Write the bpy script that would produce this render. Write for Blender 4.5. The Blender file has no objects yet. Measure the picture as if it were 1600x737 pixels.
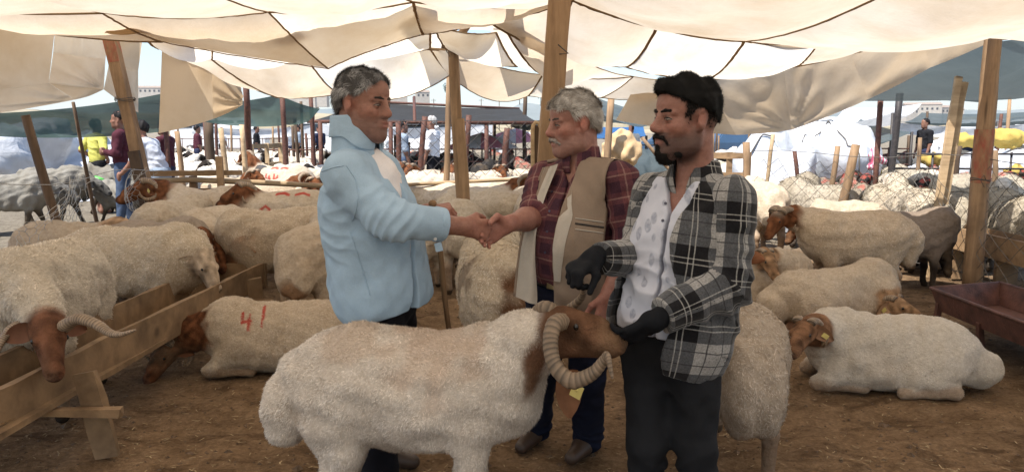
import bpy, bmesh, math, random, time
import numpy as np
from mathutils import Vector, Matrix, Euler

SC = bpy.context.scene
COL = SC.collection
R = math.radians
rng = np.random.default_rng(7)
random.seed(7)

# ------------------------------------------------------------------ camera, world, sun, exposure
CAM_H, PITCH, FPX = 1.5, R(7.74), 1200.0
cam_d = bpy.data.cameras.new('camera'); cam = bpy.data.objects.new('camera', cam_d); COL.objects.link(cam)
cam.location = (0, 0, CAM_H); cam.rotation_euler = (math.pi / 2 - PITCH, 0, 0)
cam_d.sensor_width = 36; cam_d.lens = 36 * FPX / 1600; cam_d.clip_start = 0.05; cam_d.clip_end = 20000
SC.camera = cam
SUN_AZ, SUN_EL = R(225), R(62)            # compass style: 0 = +Y, 90 = +X
world = bpy.data.worlds.new('World'); SC.world = world; world.use_nodes = True
wn = world.node_tree; bg = wn.nodes['Background']
sky = wn.nodes.new('ShaderNodeTexSky'); sky.sky_type = 'NISHITA'; sky.sun_disc = False
sky.sun_elevation = SUN_EL; sky.sun_rotation = SUN_AZ; sky.air_density = 1.1; sky.dust_density = 1.6; sky.altitude = 900
wn.links.new(sky.outputs[0], bg.inputs[0]); bg.inputs[1].default_value = 0.11
sun_d = bpy.data.lights.new('sun', 'SUN'); sun_d.energy = 4.6; sun_d.angle = R(0.5); sun_d.color = (1, 0.95, 0.87)
sun = bpy.data.objects.new('sun', sun_d); COL.objects.link(sun)
sdir = Vector((math.sin(SUN_AZ) * math.cos(SUN_EL), math.cos(SUN_AZ) * math.cos(SUN_EL), math.sin(SUN_EL)))
sun.rotation_euler = sdir.to_track_quat('Z', 'Y').to_euler()
SC.view_settings.view_transform = 'Standard'; SC.view_settings.look = 'None'
SC.view_settings.exposure = 1.08; SC.view_settings.gamma = 1
SC.cycles.max_bounces = 7; SC.cycles.diffuse_bounces = 4; SC.cycles.transmission_bounces = 5
SC.cycles.transparent_max_bounces = 12; SC.cycles.use_denoising = True
SC.cycles.sample_clamp_indirect = 8

# ------------------------------------------------------------------ picture to place
_F = np.array([0, math.cos(PITCH), -math.sin(PITCH)]); _U = np.array([0, math.sin(PITCH), math.cos(PITCH)])
def ray(px, py): return _F + np.array([(px - 800) / FPX, 0, 0]) + _U * ((368.5 - py) / FPX)
def W(px, py, Y):
    """point at distance Y ahead of the camera seen at photo pixel (px,py)"""
    d = ray(px, py); return np.array([0, 0, CAM_H]) + d * (Y / d[1])
def G(px, py, z=0.0):
    d = ray(px, py); return np.array([0, 0, CAM_H]) + d * ((z - CAM_H) / d[2])
def X_at(px, Y): return (px - 800) / FPX * Y      # near the horizon
def unit(v):
    v = np.asarray(v, float); return v / (np.linalg.norm(v) + 1e-12)
def A(*v): return np.array(v, float)

# ------------------------------------------------------------------ tagging and objects
def tag(o, label=None, cat=None, group=None, kind=None):
    if label: o['label'] = label
    if cat: o['category'] = cat
    if group: o['group'] = group
    if kind: o['kind'] = kind
    return o
def empty(name, loc=(0, 0, 0), rz=0.0, label=None, cat=None, group=None):
    o = bpy.data.objects.new(name, None); COL.objects.link(o); o.location = loc; o.rotation_euler = (0, 0, rz)
    o.empty_display_size = 0.1
    return tag(o, label, cat, group)
def link(name, me, mat=None, parent=None, loc=None):
    o = bpy.data.objects.new(name, me); COL.objects.link(o)
    if mat is not None and not me.materials: me.materials.append(mat)
    if parent is not None: o.parent = parent
    if loc is not None: o.location = loc
    return o
def np_mesh(name, V, Fq=None, Ft=None, smooth=True, col=None, uv=None, nrm=None):
    V = np.asarray(V, np.float32); me = bpy.data.meshes.new(name)
    idx = []; starts = []; n = 0
    for F_, k in ((Fq, 4), (Ft, 3)):
        if F_ is not None and len(F_):
            F_ = np.asarray(F_, np.int32); idx.append(F_.ravel()); starts.append(n + np.arange(len(F_)) * k); n += F_.size
    idx = np.concatenate(idx); starts = np.concatenate(starts).astype(np.int32)
    me.vertices.add(len(V)); me.vertices.foreach_set('co', V.ravel())
    me.loops.add(len(idx)); me.loops.foreach_set('vertex_index', idx)
    me.polygons.add(len(starts)); me.polygons.foreach_set('loop_start', starts)
    me.update(calc_edges=True)
    me.polygons.foreach_set('use_smooth', np.full(len(starts), smooth))
    if col is not None:
        a = me.color_attributes.new('Col', 'FLOAT_COLOR', 'POINT')
        c = np.ones((len(V), 4), np.float32); c[:, :3] = col; a.data.foreach_set('color', c.ravel())
    if uv is not None:
        l = me.uv_layers.new(name='UVMap'); l.data.foreach_set('uv', np.asarray(uv, np.float32).ravel())
    me.validate()
    if nrm is not None: me.normals_split_custom_set_from_vertices(np.asarray(nrm, float).tolist())
    return me
class MB:
    """collects simple shapes, then becomes ONE mesh"""
    def __init__(s): s.V = []; s.Q = []; s.T = []; s.n = 0
    def add(s, V, Q=(), T=()):
        V = np.asarray(V, float); s.V.append(V)
        s.Q += [[i + s.n for i in q] for q in Q]; s.T += [[i + s.n for i in t] for t in T]; s.n += len(V); return s
    def box(s, c, h, rot=None, jit=0.0):
        c = np.asarray(c, float); h = np.asarray(h, float)
        P = np.array([[x, y, z] for x in (-1, 1) for y in (-1, 1) for z in (-1, 1)], float) * h
        if jit: P += rng.normal(0, jit, P.shape)
        if rot is not None: P = P @ np.asarray(rot, float).T
        return s.add(P + c, [(0, 1, 3, 2), (4, 6, 7, 5), (0, 4, 5, 1), (2, 3, 7, 6), (0, 2, 6, 4), (1, 5, 7, 3)])
    def beam(s, a, b, w, t, up=(0, 0, 1), jit=0.0, seg=1, bend=0.0):
        """board from a to b: w across, t thick (t along the up axis)"""
        a = np.asarray(a, float); b = np.asarray(b, float); f = unit(b - a); sd = unit(np.cross(f, up)); u = np.cross(sd, f)
        V = []; Q = []
        for k in range(seg + 1):
            q = k / seg; p = a + (b - a) * q + u * bend * 4 * q * (1 - q)
            for (x, y) in ((-1, -1), (1, -1), (1, 1), (-1, 1)):
                V.append(p + sd * x * w / 2 + u * y * t / 2 + rng.normal(0, jit, 3) if jit else p + sd * x * w / 2 + u * y * t / 2)
        for k in range(seg):
            for j in range(4): Q.append((k * 4 + j, k * 4 + (j + 1) % 4, k * 4 + 4 + (j + 1) % 4, k * 4 + 4 + j))
        Q += [(3, 2, 1, 0), (seg * 4, seg * 4 + 1, seg * 4 + 2, seg * 4 + 3)]
        return s.add(V, Q)
    def tube(s, pts, rad, n=8, cap=True, wob=0.0, flat=1.0):
        pts = [np.asarray(p, float) for p in pts]; m = len(pts)
        rad = [rad] * m if np.isscalar(rad) else list(rad)
        V = []; Q = []; T = []; u = None
        for i, p in enumerate(pts):
            f = unit(pts[min(i + 1, m - 1)] - pts[max(i - 1, 0)])
            if u is None: u = unit(np.cross(f, (0.3, 0.9, 0.2) if abs(f[2]) > 0.8 else (0, 0, 1)))
            u = unit(u - f * np.dot(u, f)); w = np.cross(f, u)
            for j in range(n):
                a = 2 * math.pi * j / n; r = rad[i] * (1 + (rng.normal(0, wob) if wob else 0))
                V.append(p + u * math.cos(a) * r + w * math.sin(a) * r * flat)
        for i in range(m - 1):
            for j in range(n): Q.append((i * n + j, i * n + (j + 1) % n, (i + 1) * n + (j + 1) % n, (i + 1) * n + j))
        if cap:
            c0 = len(V); V.append(pts[0]); V.append(pts[-1])
            for j in range(n): T += [(c0, (j + 1) % n, j), (c0 + 1, (m - 1) * n + j, (m - 1) * n + (j + 1) % n)]
        return s.add(V, Q, T)
    def grid(s, P):
        """P: (a,b,3) lattice"""
        P = np.asarray(P, float); a, b = P.shape[:2]
        Q = [(i * b + j, (i + 1) * b + j, (i + 1) * b + j + 1, i * b + j + 1) for i in range(a - 1) for j in range(b - 1)]
        return s.add(P.reshape(-1, 3), Q)
    def ball(s, c, r, n=8, m=5):
        c = np.asarray(c, float); r = np.asarray(r, float) * np.ones(3); V = [c + r * A(0, 0, 1)]; Q = []; T = []
        for i in range(1, m):
            for j in range(n):
                t = math.pi * i / m; a = 2 * math.pi * j / n
                V.append(c + r * A(math.sin(t) * math.cos(a), math.sin(t) * math.sin(a), math.cos(t)))
        V.append(c - r * A(0, 0, 1)); L = len(V) - 1
        for j in range(n):
            k = (j + 1) % n; T += [(0, 1 + j, 1 + k), (L, 1 + (m - 2) * n + k, 1 + (m - 2) * n + j)]
            for i in range(m - 2): Q.append((1 + i * n + j, 1 + (i + 1) * n + j, 1 + (i + 1) * n + k, 1 + i * n + k))
        return s.add(V, Q, T)
    def mesh(s, name, smooth=False, off=None, col=None):
        V = np.concatenate(s.V);
        if off is not None: V = V - np.asarray(off, float)
        c = None if col is None else np.tile(np.asarray(col, float), (len(V), 1))
        return np_mesh(name, V, s.Q or None, s.T or None, smooth, c)
    def build(s, name, mat, parent=None, smooth=False, off=None, col=None):
        if off is None and parent is not None: off = np.array(parent.matrix_basis.translation) if parent.parent is None else None
        return link(name, s.mesh(name, smooth, off, col), mat, parent)
def copy_tree(o, parent=None, recolor=None):
    c = o.copy(); COL.objects.link(c); c.parent = parent
    for ch in list(o.children): copy_tree(ch, c)
    return c

# ------------------------------------------------------------------ implicit surfaces
def rotm(x=0, y=0, z=0): return np.array(Euler((R(x), R(y), R(z))).to_matrix())
class E:                                                   # ellipsoid
    def __init__(s, c, r, rot=None, k=0.05, op='u'):
        s.c = np.asarray(c, float); s.r = np.asarray(r, float) * np.ones(3); s.rot = rot; s.k = k; s.op = op; s.bc = s.c; s.br = s.r.max()
    def f(s, P):
        p = (P - s.c).astype(np.float32)
        if s.rot is not None: p = p @ s.rot.astype(np.float32)
        a = p / s.r.astype(np.float32); k0 = np.sqrt(np.einsum('ij,ij->i', a, a)) + 1e-9; a /= s.r.astype(np.float32); k1 = np.sqrt(np.einsum('ij,ij->i', a, a)) + 1e-9
        return (k0 * (k0 - 1) / k1).astype(float)
class C:                                                   # tapered capsule, optionally flattened along axis ax by factor sq
    def __init__(s, a, b, ra, rb=None, k=0.05, op='u', ax=None, sq=1.0):
        s.a = np.asarray(a, float); s.b = np.asarray(b, float); s.ra = ra; s.rb = ra if rb is None else rb; s.k = k; s.op = op
        s.ax = None if ax is None else unit(ax); s.sq = sq
        s.bc = (s.a + s.b) / 2; s.br = np.linalg.norm(s.b - s.a) / 2 + max(s.ra, s.rb)
        s.ba = s.b - s.a; s.bb = s.ba @ s.ba + 1e-12
    def f(s, P):
        p = (P - s.a).astype(np.float32); ba = s.ba.astype(np.float32); t = np.clip(p @ ba / np.float32(s.bb), 0, 1); p -= t[:, None] * ba
        if s.ax is not None: ax = s.ax.astype(np.float32); p = p + np.outer(p @ ax, ax) * np.float32(s.sq - 1)
        return (np.sqrt(np.einsum('ij,ij->i', p, p)) - (s.ra + (s.rb - s.ra) * t)).astype(float)
class B:                                                   # rounded box
    def __init__(s, c, h, rot=None, r=0.01, k=0.03, op='u'):
        s.c = np.asarray(c, float); s.h = np.asarray(h, float); s.rot = rot; s.r = r; s.k = k; s.op = op; s.bc = s.c; s.br = np.linalg.norm(s.h)
    def f(s, P):
        p = P - s.c
        if s.rot is not None: p = p @ s.rot
        q = np.abs(p) - (s.h - s.r); return np.sqrt((np.maximum(q, 0) ** 2).sum(1)) + np.minimum(q.max(1), 0) - s.r
class CUT:                                                 # keeps fn < 0
    def __init__(s, fn, k=0.004): s.fn = fn; s.k = k; s.op = 'i'; s.bc = None
    def f(s, P): return s.fn(P)
def xf(prims, M):
    """moves primitives by a rotation 3x3 and offset"""
    Rm, t = M
    for p in prims:
        if isinstance(p, C):
            if p.ax is not None: p.ax = Rm @ p.ax
            p.__init__(Rm @ p.a + t, Rm @ p.b + t, p.ra, p.rb, p.k, p.op, p.ax, p.sq)
        else:
            p.rot = Rm if p.rot is None else Rm @ p.rot; p.c = Rm @ p.c + t; p.bc = p.c
    return prims
def smin(a, b, k):
    h = np.maximum(k - np.abs(a - b), 0) / k; return np.minimum(a, b) - h * h * k * 0.25
def sdf(prims, P, disp=None, cull=True):
    d = np.full(len(P), 0.12)
    if cull: c = (P.min(0) + P.max(0)) / 2; rad = np.linalg.norm(P.max(0) - c)
    first = True
    for p in prims:
        if p.op == 'i': continue
        if cull and np.linalg.norm(p.bc - c) - p.br > rad + 0.1: continue
        if p.op == 'u': d = smin(d, p.f(P), p.k)
        else: d = -smin(-d, p.f(P), p.k)
    if disp is not None:
        m = np.abs(d) < .045
        if m.any(): d[m] += disp(P[m])
    for p in prims:
        if p.op == 'i': d = -smin(-d, -p.f(P), p.k)
    return d
_ED = [(0, 1), (2, 3), (4, 5), (6, 7), (0, 2), (1, 3), (4, 6), (5, 7), (0, 4), (1, 5), (2, 6), (3, 7)]
_CO = np.array([[i, j, k] for i in (0, 1) for j in (0, 1) for k in (0, 1)])
def polygonize(prims, h, disp=None, newton=1, shell=0.0):
    """sparse surface nets; returns verts, quads, normals"""
    us = [p for p in prims if p.op == 'u']
    lo = np.min([p.bc - p.br for p in us], 0) - 3 * h; hi = np.max([p.bc + p.br for p in us], 0) + 3 * h
    Bn = 8; nb = np.ceil((hi - lo) / (Bn * h)).astype(int) + 1
    if shell:
        base = lambda P, cull=True: (lambda d: np.maximum(d, -d - shell))(sdf([p for p in prims if p.op != 'i'], P, disp, cull))
        def ev(P, cull=True):
            d = base(P, cull)
            for p in prims:
                if p.op == 'i': d = -smin(-d, -p.f(P), p.k)
            return d
    else: ev = lambda P, cull=True: sdf(prims, P, disp, cull)
    gi = np.stack(np.meshgrid(*[np.arange(n) for n in nb], indexing='ij'), -1).reshape(-1, 3)
    sup = (gi // 3); order = np.lexsort(sup.T); gi = gi[order]; sup = sup[order]
    key = (sup[:, 0] * 4096 + sup[:, 1]) * 4096 + sup[:, 2]; cuts = np.flatnonzero(np.diff(key)) + 1
    rad = 0.5 * math.sqrt(3) * Bn * h * 1.3 + 0.012
    loc = np.stack(np.meshgrid(*[np.arange(Bn + 1)] * 3, indexing='ij'), -1).reshape(-1, 3)
    cv, ck, cs0 = [], [], []
    NY, NZ = nb[1] * Bn + 4, nb[2] * Bn + 4
    for g in np.split(gi, cuts):
        cen = lo + (g + 0.5) * Bn * h
        d = ev(cen)
        g = g[np.abs(d) < rad + shell]
        if not len(g): continue
        base_i = g[:, None, :] * Bn + loc[None]
        P = (lo + base_i.reshape(-1, 3) * h)
        D = ev(P).reshape(len(g), Bn + 1, Bn + 1, Bn + 1)
        corners = np.stack([D[:, i:i + Bn, j:j + Bn, k:k + Bn] for i, j, k in _CO], -1)
        s = corners < 0; act = s.any(-1) & ~s.all(-1)
        if not act.any(): continue
        bi, i, j, k = np.nonzero(act); cd = corners[act]; sg = s[act]
        cell = g[bi] * Bn + np.stack([i, j, k], 1)
        acc = np.zeros((len(cell), 3)); cnt = np.zeros(len(cell))
        for a, b in _ED:
            m = sg[:, a] != sg[:, b]; t = cd[m, a] / (cd[m, a] - cd[m, b])
            acc[m] += _CO[a] + t[:, None] * (_CO[b] - _CO[a]); cnt[m] += 1
        cv.append(lo + (cell + acc / cnt[:, None]) * h); ck.append(cell); cs0.append(sg[:, [0, 4, 2, 1]])
    V = np.concatenate(cv); cell = np.concatenate(ck) + 1; sg = np.concatenate(cs0)
    kf = lambda c: (c[:, 0] * NY + c[:, 1]) * NZ + c[:, 2]
    K = kf(cell); so = np.argsort(K); Ks = K[so]
    def look(c):
        q = kf(c); p = np.clip(np.searchsorted(Ks, q), 0, len(Ks) - 1); r = so[p]; r[Ks[p] != q] = -1; return r
    Qs = []
    for ax in range(3):
        m = sg[:, 0] != sg[:, ax + 1]; c = cell[m]; u = np.zeros(3, int); v = np.zeros(3, int); u[(ax + 1) % 3] = 1; v[(ax + 2) % 3] = 1
        q = np.stack([look(c - u - v), look(c - v), look(c), look(c - u)], 1)
        fl = ~sg[m, 0]; q[fl] = q[fl][:, ::-1]; Qs.append(q[(q >= 0).all(1)])
    Q = np.concatenate(Qs)
    # normals and one projection step, in spatial chunks so that far primitives are skipped
    N = np.zeros_like(V); e = h * 0.4
    kk = np.floor((V - lo) / (Bn * h * 2)).astype(int); kk = (kk[:, 0] * 4096 + kk[:, 1]) * 4096 + kk[:, 2]
    o = np.argsort(kk, kind='stable')
    for ch in np.split(o, np.flatnonzero(np.diff(kk[o])) + 1):
        P = V[ch]
        for it in range(newton):
            d0 = ev(P); g = np.stack([ev(P + e * np.eye(3)[a]) - d0 for a in range(3)], 1) / e
            gl = np.linalg.norm(g, axis=1)[:, None] + 1e-9
            P = P - np.clip(d0[:, None] / np.maximum(gl, .5), -h, h) * 0.9 * g / gl
        V[ch] = P; N[ch] = g / gl
    return V, Q, N
class Wob:
    """smooth pseudo noise from sines"""
    def __init__(s, freq, amp, seed=0, n=8, stretch=(1, 1, 1)):
        r = np.random.default_rng(seed); s.D = r.normal(0, 1, (n, 3)); s.D /= np.linalg.norm(s.D, axis=1)[:, None]
        s.D *= np.asarray(stretch) * freq * 2 * math.pi * r.uniform(.6, 1.5, (n, 1)); s.D = s.D.T.astype(np.float32); s.ph = r.uniform(0, 6.28, n).astype(np.float32); s.a = amp / math.sqrt(n)
    def __call__(s, P): return np.sin(np.asarray(P, np.float32) @ s.D + s.ph).sum(1).astype(float) * s.a * 1.4
def tri_sample(V, Q, n, mask=None, seed=1):
    r = np.random.default_rng(seed); T = np.concatenate([Q[:, :3], Q[:, [0, 2, 3]]])
    if mask is not None: T = T[mask[T].all(1)]
    a, b, c = V[T[:, 0]], V[T[:, 1]], V[T[:, 2]]
    ar = np.linalg.norm(np.cross(b - a, c - a), axis=1); cs = np.cumsum(ar); f = np.searchsorted(cs, r.uniform(0, cs[-1], n)); f = np.minimum(f, len(T) - 1)
    w = r.dirichlet((1, 1, 1), n); return T[f], w
def strands(name, V, Q, N, n, L, wd, flow, col, lift=0.35, mess=0.35, mask=None, seed=1, colj=0.1, tiplight=1.0):
    """many small tapered blades lying along a surface (wool, hair): ONE mesh"""
    r = np.random.default_rng(seed); T, w = tri_sample(V, Q, n, mask, seed)
    mix = lambda Aq: (Aq[T] * w[:, :, None]).sum(1)
    P = mix(V); n_ = mix(N); n_ /= np.linalg.norm(n_, axis=1)[:, None] + 1e-9; c = mix(col)
    fl = flow(P, n_) + r.normal(0, mess, P.shape); fl -= n_ * (fl * n_).sum(1)[:, None]; fl /= np.linalg.norm(fl, axis=1)[:, None] + 1e-9
    lf = lift * r.uniform(.4, 1.5, (n, 1)); dr = fl + n_ * lf; dr /= np.linalg.norm(dr, axis=1)[:, None]
    sd = np.cross(n_, fl); ln = L * r.uniform(.55, 1.3, (n, 1)); P0 = P - n_ * 0.002
    c = np.clip(c * r.normal(1, colj, (n, 1)), 0, 1)
    Vn = np.stack([P0 + sd * wd / 2, P0 - sd * wd / 2, P0 + dr * ln], 1).reshape(-1, 3)
    cc = np.stack([c, c, np.clip(c * tiplight, 0, 1)], 1).reshape(-1, 3)
    return np_mesh(name, Vn, None, np.arange(3 * n).reshape(-1, 3), True, cc, None, np.repeat(n_, 3, 0))

from mathutils.bvhtree import BVHTree
_bvh = {}
def on_surface(o, px, py, off, lift=.004):
    """point of mesh object o (built with offset off) seen at a pixel, lifted a little off its surface"""
    if o.name not in _bvh:
        me = o.data; n = len(me.vertices); v = np.empty(n * 3, np.float32); me.vertices.foreach_get('co', v)
        _bvh[o.name] = BVHTree.FromPolygons((v.reshape(-1, 3) + off).tolist(), [tuple(p.vertices) for p in me.polygons])
    d = Vector(unit(ray(px, py))); h, nn, i, t = _bvh[o.name].ray_cast(Vector((0, 0, CAM_H)), d)
    if h is None: return None, None
    if nn.dot(d) > 0: nn = -nn
    return np.array(h + nn * lift), np.array(nn)
# ------------------------------------------------------------------ materials
class NT:
    def __init__(s, name):
        s.m = bpy.data.materials.new(name); s.m.use_nodes = True; s.t = s.m.node_tree; s.N = s.t.nodes; s.p = s.N['Principled BSDF']; s.out = s.N['Material Output']
    def n(s, typ, **kw):
        o = s.N.new('ShaderNode' + typ)
        for k, v in kw.items():
            if k.startswith('_'): setattr(o, k[1:], v)
            else:
                i = o.inputs[k.replace('~', ' ')] if not k.startswith('i') or not k[1:].isdigit() else o.inputs[int(k[1:])]
                s.set(i, v)
        return o
    def set(s, i, v):
        if isinstance(v, bpy.types.NodeSocket): s.t.links.new(v, i)
        elif isinstance(v, (tuple, list)) and len(v) == 3 and i.type == 'RGBA': i.default_value = (*v, 1)
        else: i.default_value = v
    def P(s, **kw):
        for k, v in kw.items(): s.set(s.p.inputs[k.replace('_', ' ')], v)
    def noise(s, scale, vec=None, detail=4, rough=.6, dist=0.0):
        o = s.n('TexNoise', Scale=scale, Detail=detail, Roughness=rough, Distortion=dist)
        if vec is not None: s.set(o.inputs['Vector'], vec)
        return o.outputs['Fac']
    def ramp(s, fac, *stops):
        o = s.n('ValToRGB', Fac=fac); cr = o.color_ramp
        while len(cr.elements) < len(stops): cr.elements.new(0.5)
        for e, (p, c) in zip(cr.elements, stops): e.position = p; e.color = (*c, 1) if len(c) == 3 else c
        return o.outputs[0]
    def mix(s, f, a, b, mode='MIX'):
        o = s.n('MixRGB', _blend_type=mode, Fac=f, Color1=a, Color2=b); return o.outputs[0]
    def math(s, op, a, b=0.0):
        o = s.n('Math', _operation=op); s.set(o.inputs[0], a); s.set(o.inputs[1], b); return o.outputs[0]
    def co(s, kind='Object', scale=None):
        v = s.n('TexCoord').outputs[kind]
        if scale is not None: v = s.n('Mapping', Vector=v, Scale=scale).outputs[0]
        return v
    def attr(s, name='Col'): return s.n('Attribute', _attribute_name=name).outputs['Color']
    def bump(s, h, strength=.3, dist=.01):
        o = s.n('Bump', Strength=strength, Distance=dist, Height=h); s.set(s.p.inputs['Normal'], o.outputs[0])
    def rand(s): return s.n('ObjectInfo').outputs['Random']
G3 = lambda v: (v, v, v)
def vary(t, col, sc=6, lo=.8, hi=1.15, vec=None):
    return t.mix(1, col, t.ramp(t.noise(sc, vec), (.3, G3(lo)), (.7, G3(hi))), 'MULTIPLY')
def m_simple(name, col, rough=.7, sc=8, lo=.75, hi=1.2, bump=0, metal=0, bsc=60):
    t = NT(name); v = t.co(); t.P(Base_Color=vary(t, col, sc, lo, hi, v), Roughness=rough, Metallic=metal)
    if bump: t.bump(t.noise(bsc, v), bump, .01)
    return t.m
def m_attr(name, rough=.9, sc=9, lo=.86, hi=1.1, bump=0.0, bsc=70, spec=.2, sheen=0):
    t = NT(name); v = t.co(); c = vary(t, t.attr(), sc, lo, hi, v)
    t.P(Base_Color=c, Roughness=rough, Specular_IOR_Level=spec)
    if sheen: t.P(Sheen_Weight=sheen)
    if bump: t.bump(t.noise(bsc, v, 3), bump, .01)
    return t.m
def m_wool():
    t = NT('wool'); v = t.co(); c = t.attr()
    c = t.mix(1, c, t.ramp(t.noise(5, v, 5), (.3, (.88, .85, .81)), (.7, G3(1.08))), 'MULTIPLY')
    c = t.mix(1, c, t.ramp(t.rand(), (0, (.88, .84, .78)), (1, G3(1.06))), 'MULTIPLY')
    c = t.mix(t.ramp(t.noise(2.3, v, 3), (.52, G3(0)), (.75, G3(.55))), c, (.30, .21, .13))
    t.P(Base_Color=c, Roughness=.95, Specular_IOR_Level=.1)
    c2 = t.noise(38, v, 5, .75); t.bump(t.math('ADD', t.noise(85, v, 4, .7), t.math('MULTIPLY', c2, 1.6)), .75, .016); t.P(Base_Color=t.mix(1, c, t.ramp(c2, (.32, (.80, .77, .73)), (.62, G3(1.07))), 'MULTIPLY')); return t.m
def m_fleece():
    t = NT('fleece'); v = t.co(); c = t.mix(1, t.attr(), t.ramp(t.noise(6, v, 4), (.3, (.90, .88, .85)), (.7, G3(1.06))), 'MULTIPLY')
    c = t.mix(1, c, t.ramp(t.noise(32, v, 5, .7), (.32, (.88, .86, .84)), (.62, G3(1.06))), 'MULTIPLY')
    c = t.mix(t.ramp(t.noise(2.6, v, 5, .7), (.54, G3(0)), (.76, G3(.5))), c, (.32, .22, .14))
    t.P(Base_Color=c, Roughness=.95, Specular_IOR_Level=.08); return t.m
def m_woolly():
    t = NT('long_wool'); v = t.co(); c = t.attr()
    vo = t.n('TexVoronoi', Scale=60, Vector=v, _feature='F1').outputs['Distance']
    c = t.mix(1, c, t.ramp(t.noise(6, v, 5), (.3, (.84, .80, .74)), (.7, G3(1.06))), 'MULTIPLY')
    c = t.mix(1, c, t.ramp(t.rand(), (0, (.82, .79, .74)), (1, G3(1.08))), 'MULTIPLY')
    t.P(Base_Color=c, Roughness=1, Specular_IOR_Level=.05)
    t.bump(t.math('ADD', t.math('MULTIPLY', vo, -.8), t.noise(70, v, 4)), .5, .012); return t.m
def m_skin():
    t = NT('skin'); v = t.co(); c = t.attr()
    c = t.mix(1, c, t.ramp(t.noise(38, v, 6, .7), (.3, (.76, .70, .70)), (.7, (1.14, 1.16, 1.16))), 'MULTIPLY')
    t.P(Base_Color=c, Roughness=.52, Specular_IOR_Level=.4, Subsurface_Weight=.08, Subsurface_Scale=.02)
    t.bump(t.math('ADD', t.noise(160, v, 4, .7), t.math('MULTIPLY', t.noise(60, t.co('Object', (.5, .5, 2.2)), 3), 1.5)), .35, .004); return t.m
def m_hair(name='hair'):
    t = NT(name); t.P(Base_Color=t.attr(), Roughness=.7, Specular_IOR_Level=.18); return t.m
def m_horn():
    t = NT('horn'); v = t.co(); c = vary(t, t.attr(), 22, .7, 1.2, v); t.P(Base_Color=c, Roughness=.62); t.bump(t.noise(80, v), .3, .004); return t.m
def m_wood(name, c1, c2, grain=(1, 1, 1), sc=6, rough=.85, bump=.5):
    t = NT(name); v = t.co('Object', grain); f = t.noise(sc, v, 7, .65, .4)
    c = t.ramp(f, (.25, c1), (.7, c2)); w = t.noise(2.2, t.co(), 4)
    c = t.mix(1, c, t.ramp(w, (.3, G3(.62)), (.68, G3(1.18))), 'MULTIPLY')
    c = t.mix(1, c, t.ramp(t.rand(), (0, G3(.78)), (1, G3(1.2))), 'MULTIPLY')
    kn = t.n('TexVoronoi', Scale=sc * .35, Vector=v).outputs['Distance']
    c = t.mix(t.ramp(kn, (.05, G3(.7)), (.14, G3(0))), c, (.05, .028, .015))
    t.P(Base_Color=c, Roughness=rough); t.bump(f, bump, .006); return t.m
def m_canvas(name, col, trans=.55, dirt=.5, rough=.95, tr_tint=(1, .93, .82)):
    """woven cloth that lets part of the light through"""
    t = NT(name); v = t.co('Object'); c = t.mix(1, col, t.ramp(t.rand(), (0, (.82, .79, .74)), (1, G3(1.05))), 'MULTIPLY')
    c = t.mix(1, c, t.ramp(t.noise(1.1, v, 6, .65), (.30, (.84, .77, .67)), (.60, G3(1.03))), 'MULTIPLY')
    sp = t.noise(16, v, 4, .75); c = t.mix(t.ramp(sp, (.70, G3(0)), (.78, G3(dirt))), c, (.25, .15, .08))
    wv = t.n('TexWave', Scale=120, Vector=v, Distortion=2.0).outputs['Fac']
    c = t.mix(.06, c, t.ramp(wv, (.3, G3(.5)), (.7, G3(1))), 'MULTIPLY')
    b = t.n('Bump', Strength=.22, Distance=.012, Height=t.math('ADD', t.noise(30, v, 4), t.math('MULTIPLY', t.noise(4, t.co('Object', (1, .25, 1)), 3, .5, .6), 2.0))).outputs[0]
    d = t.n('BsdfDiffuse', Color=c, Normal=b).outputs[0]
    tr = t.n('BsdfTranslucent', Color=t.mix(1, c, tr_tint, 'MULTIPLY'), Normal=b).outputs[0]
    mx = t.n('MixShader', i0=trans, i1=d, i2=tr).outputs[0]; t.set(t.out.inputs[0], mx); t.N.remove(t.p); return t.m
def m_tarp(name, col, rough=.45, trans=.2, sc=3, bump=.4, holes=0.0):
    t = NT(name); v = t.co(); c = vary(t, col, sc, .8, 1.1, v)
    b = t.n('Bump', Strength=bump, Distance=.03, Height=t.noise(5, v, 6, .6, .5)).outputs[0]
    t.P(Base_Color=c, Roughness=rough, Normal=b)
    tr = t.n('BsdfTranslucent', Color=c).outputs[0]
    mx = t.n('MixShader', i0=trans, i1=t.p.outputs[0], i2=tr).outputs[0]
    if holes: mx = t.n('MixShader', i0=holes, i1=mx, i2=t.n('BsdfTransparent').outputs[0]).outputs[0]      # open knit of a shade net
    t.set(t.out.inputs[0], mx); return t.m
def m_cloth(name, col, sc=90, rough=.9, lo=.86, hi=1.1, bump=.25, weave=True):
    t = NT(name); v = t.co(); c = vary(t, col, 5, lo, hi, v)
    c = t.mix(1, c, t.ramp(t.noise(260, v, 2), (.3, G3(.95)), (.7, G3(1.04))), 'MULTIPLY')
    c = t.mix(t.ramp(t.noise(3.1, v, 6, .7), (.55, G3(0)), (.78, G3(.35))), c, tuple(x * .55 + .02 for x in col))
    t.P(Base_Color=c, Roughness=rough, Specular_IOR_Level=.12)
    t.bump(t.math('ADD', t.noise(sc * 3, v, 2), t.math('MULTIPLY', t.noise(14, v, 5), 3.0)), bump, .006); return t.m
def band(t, x, lo, hi):
    """1 where frac(x) lies between lo and hi"""
    f = t.math('FRACT', x); return t.math('MULTIPLY', t.math('GREATER_THAN', f, lo), t.math('LESS_THAN', f, hi))
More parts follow.
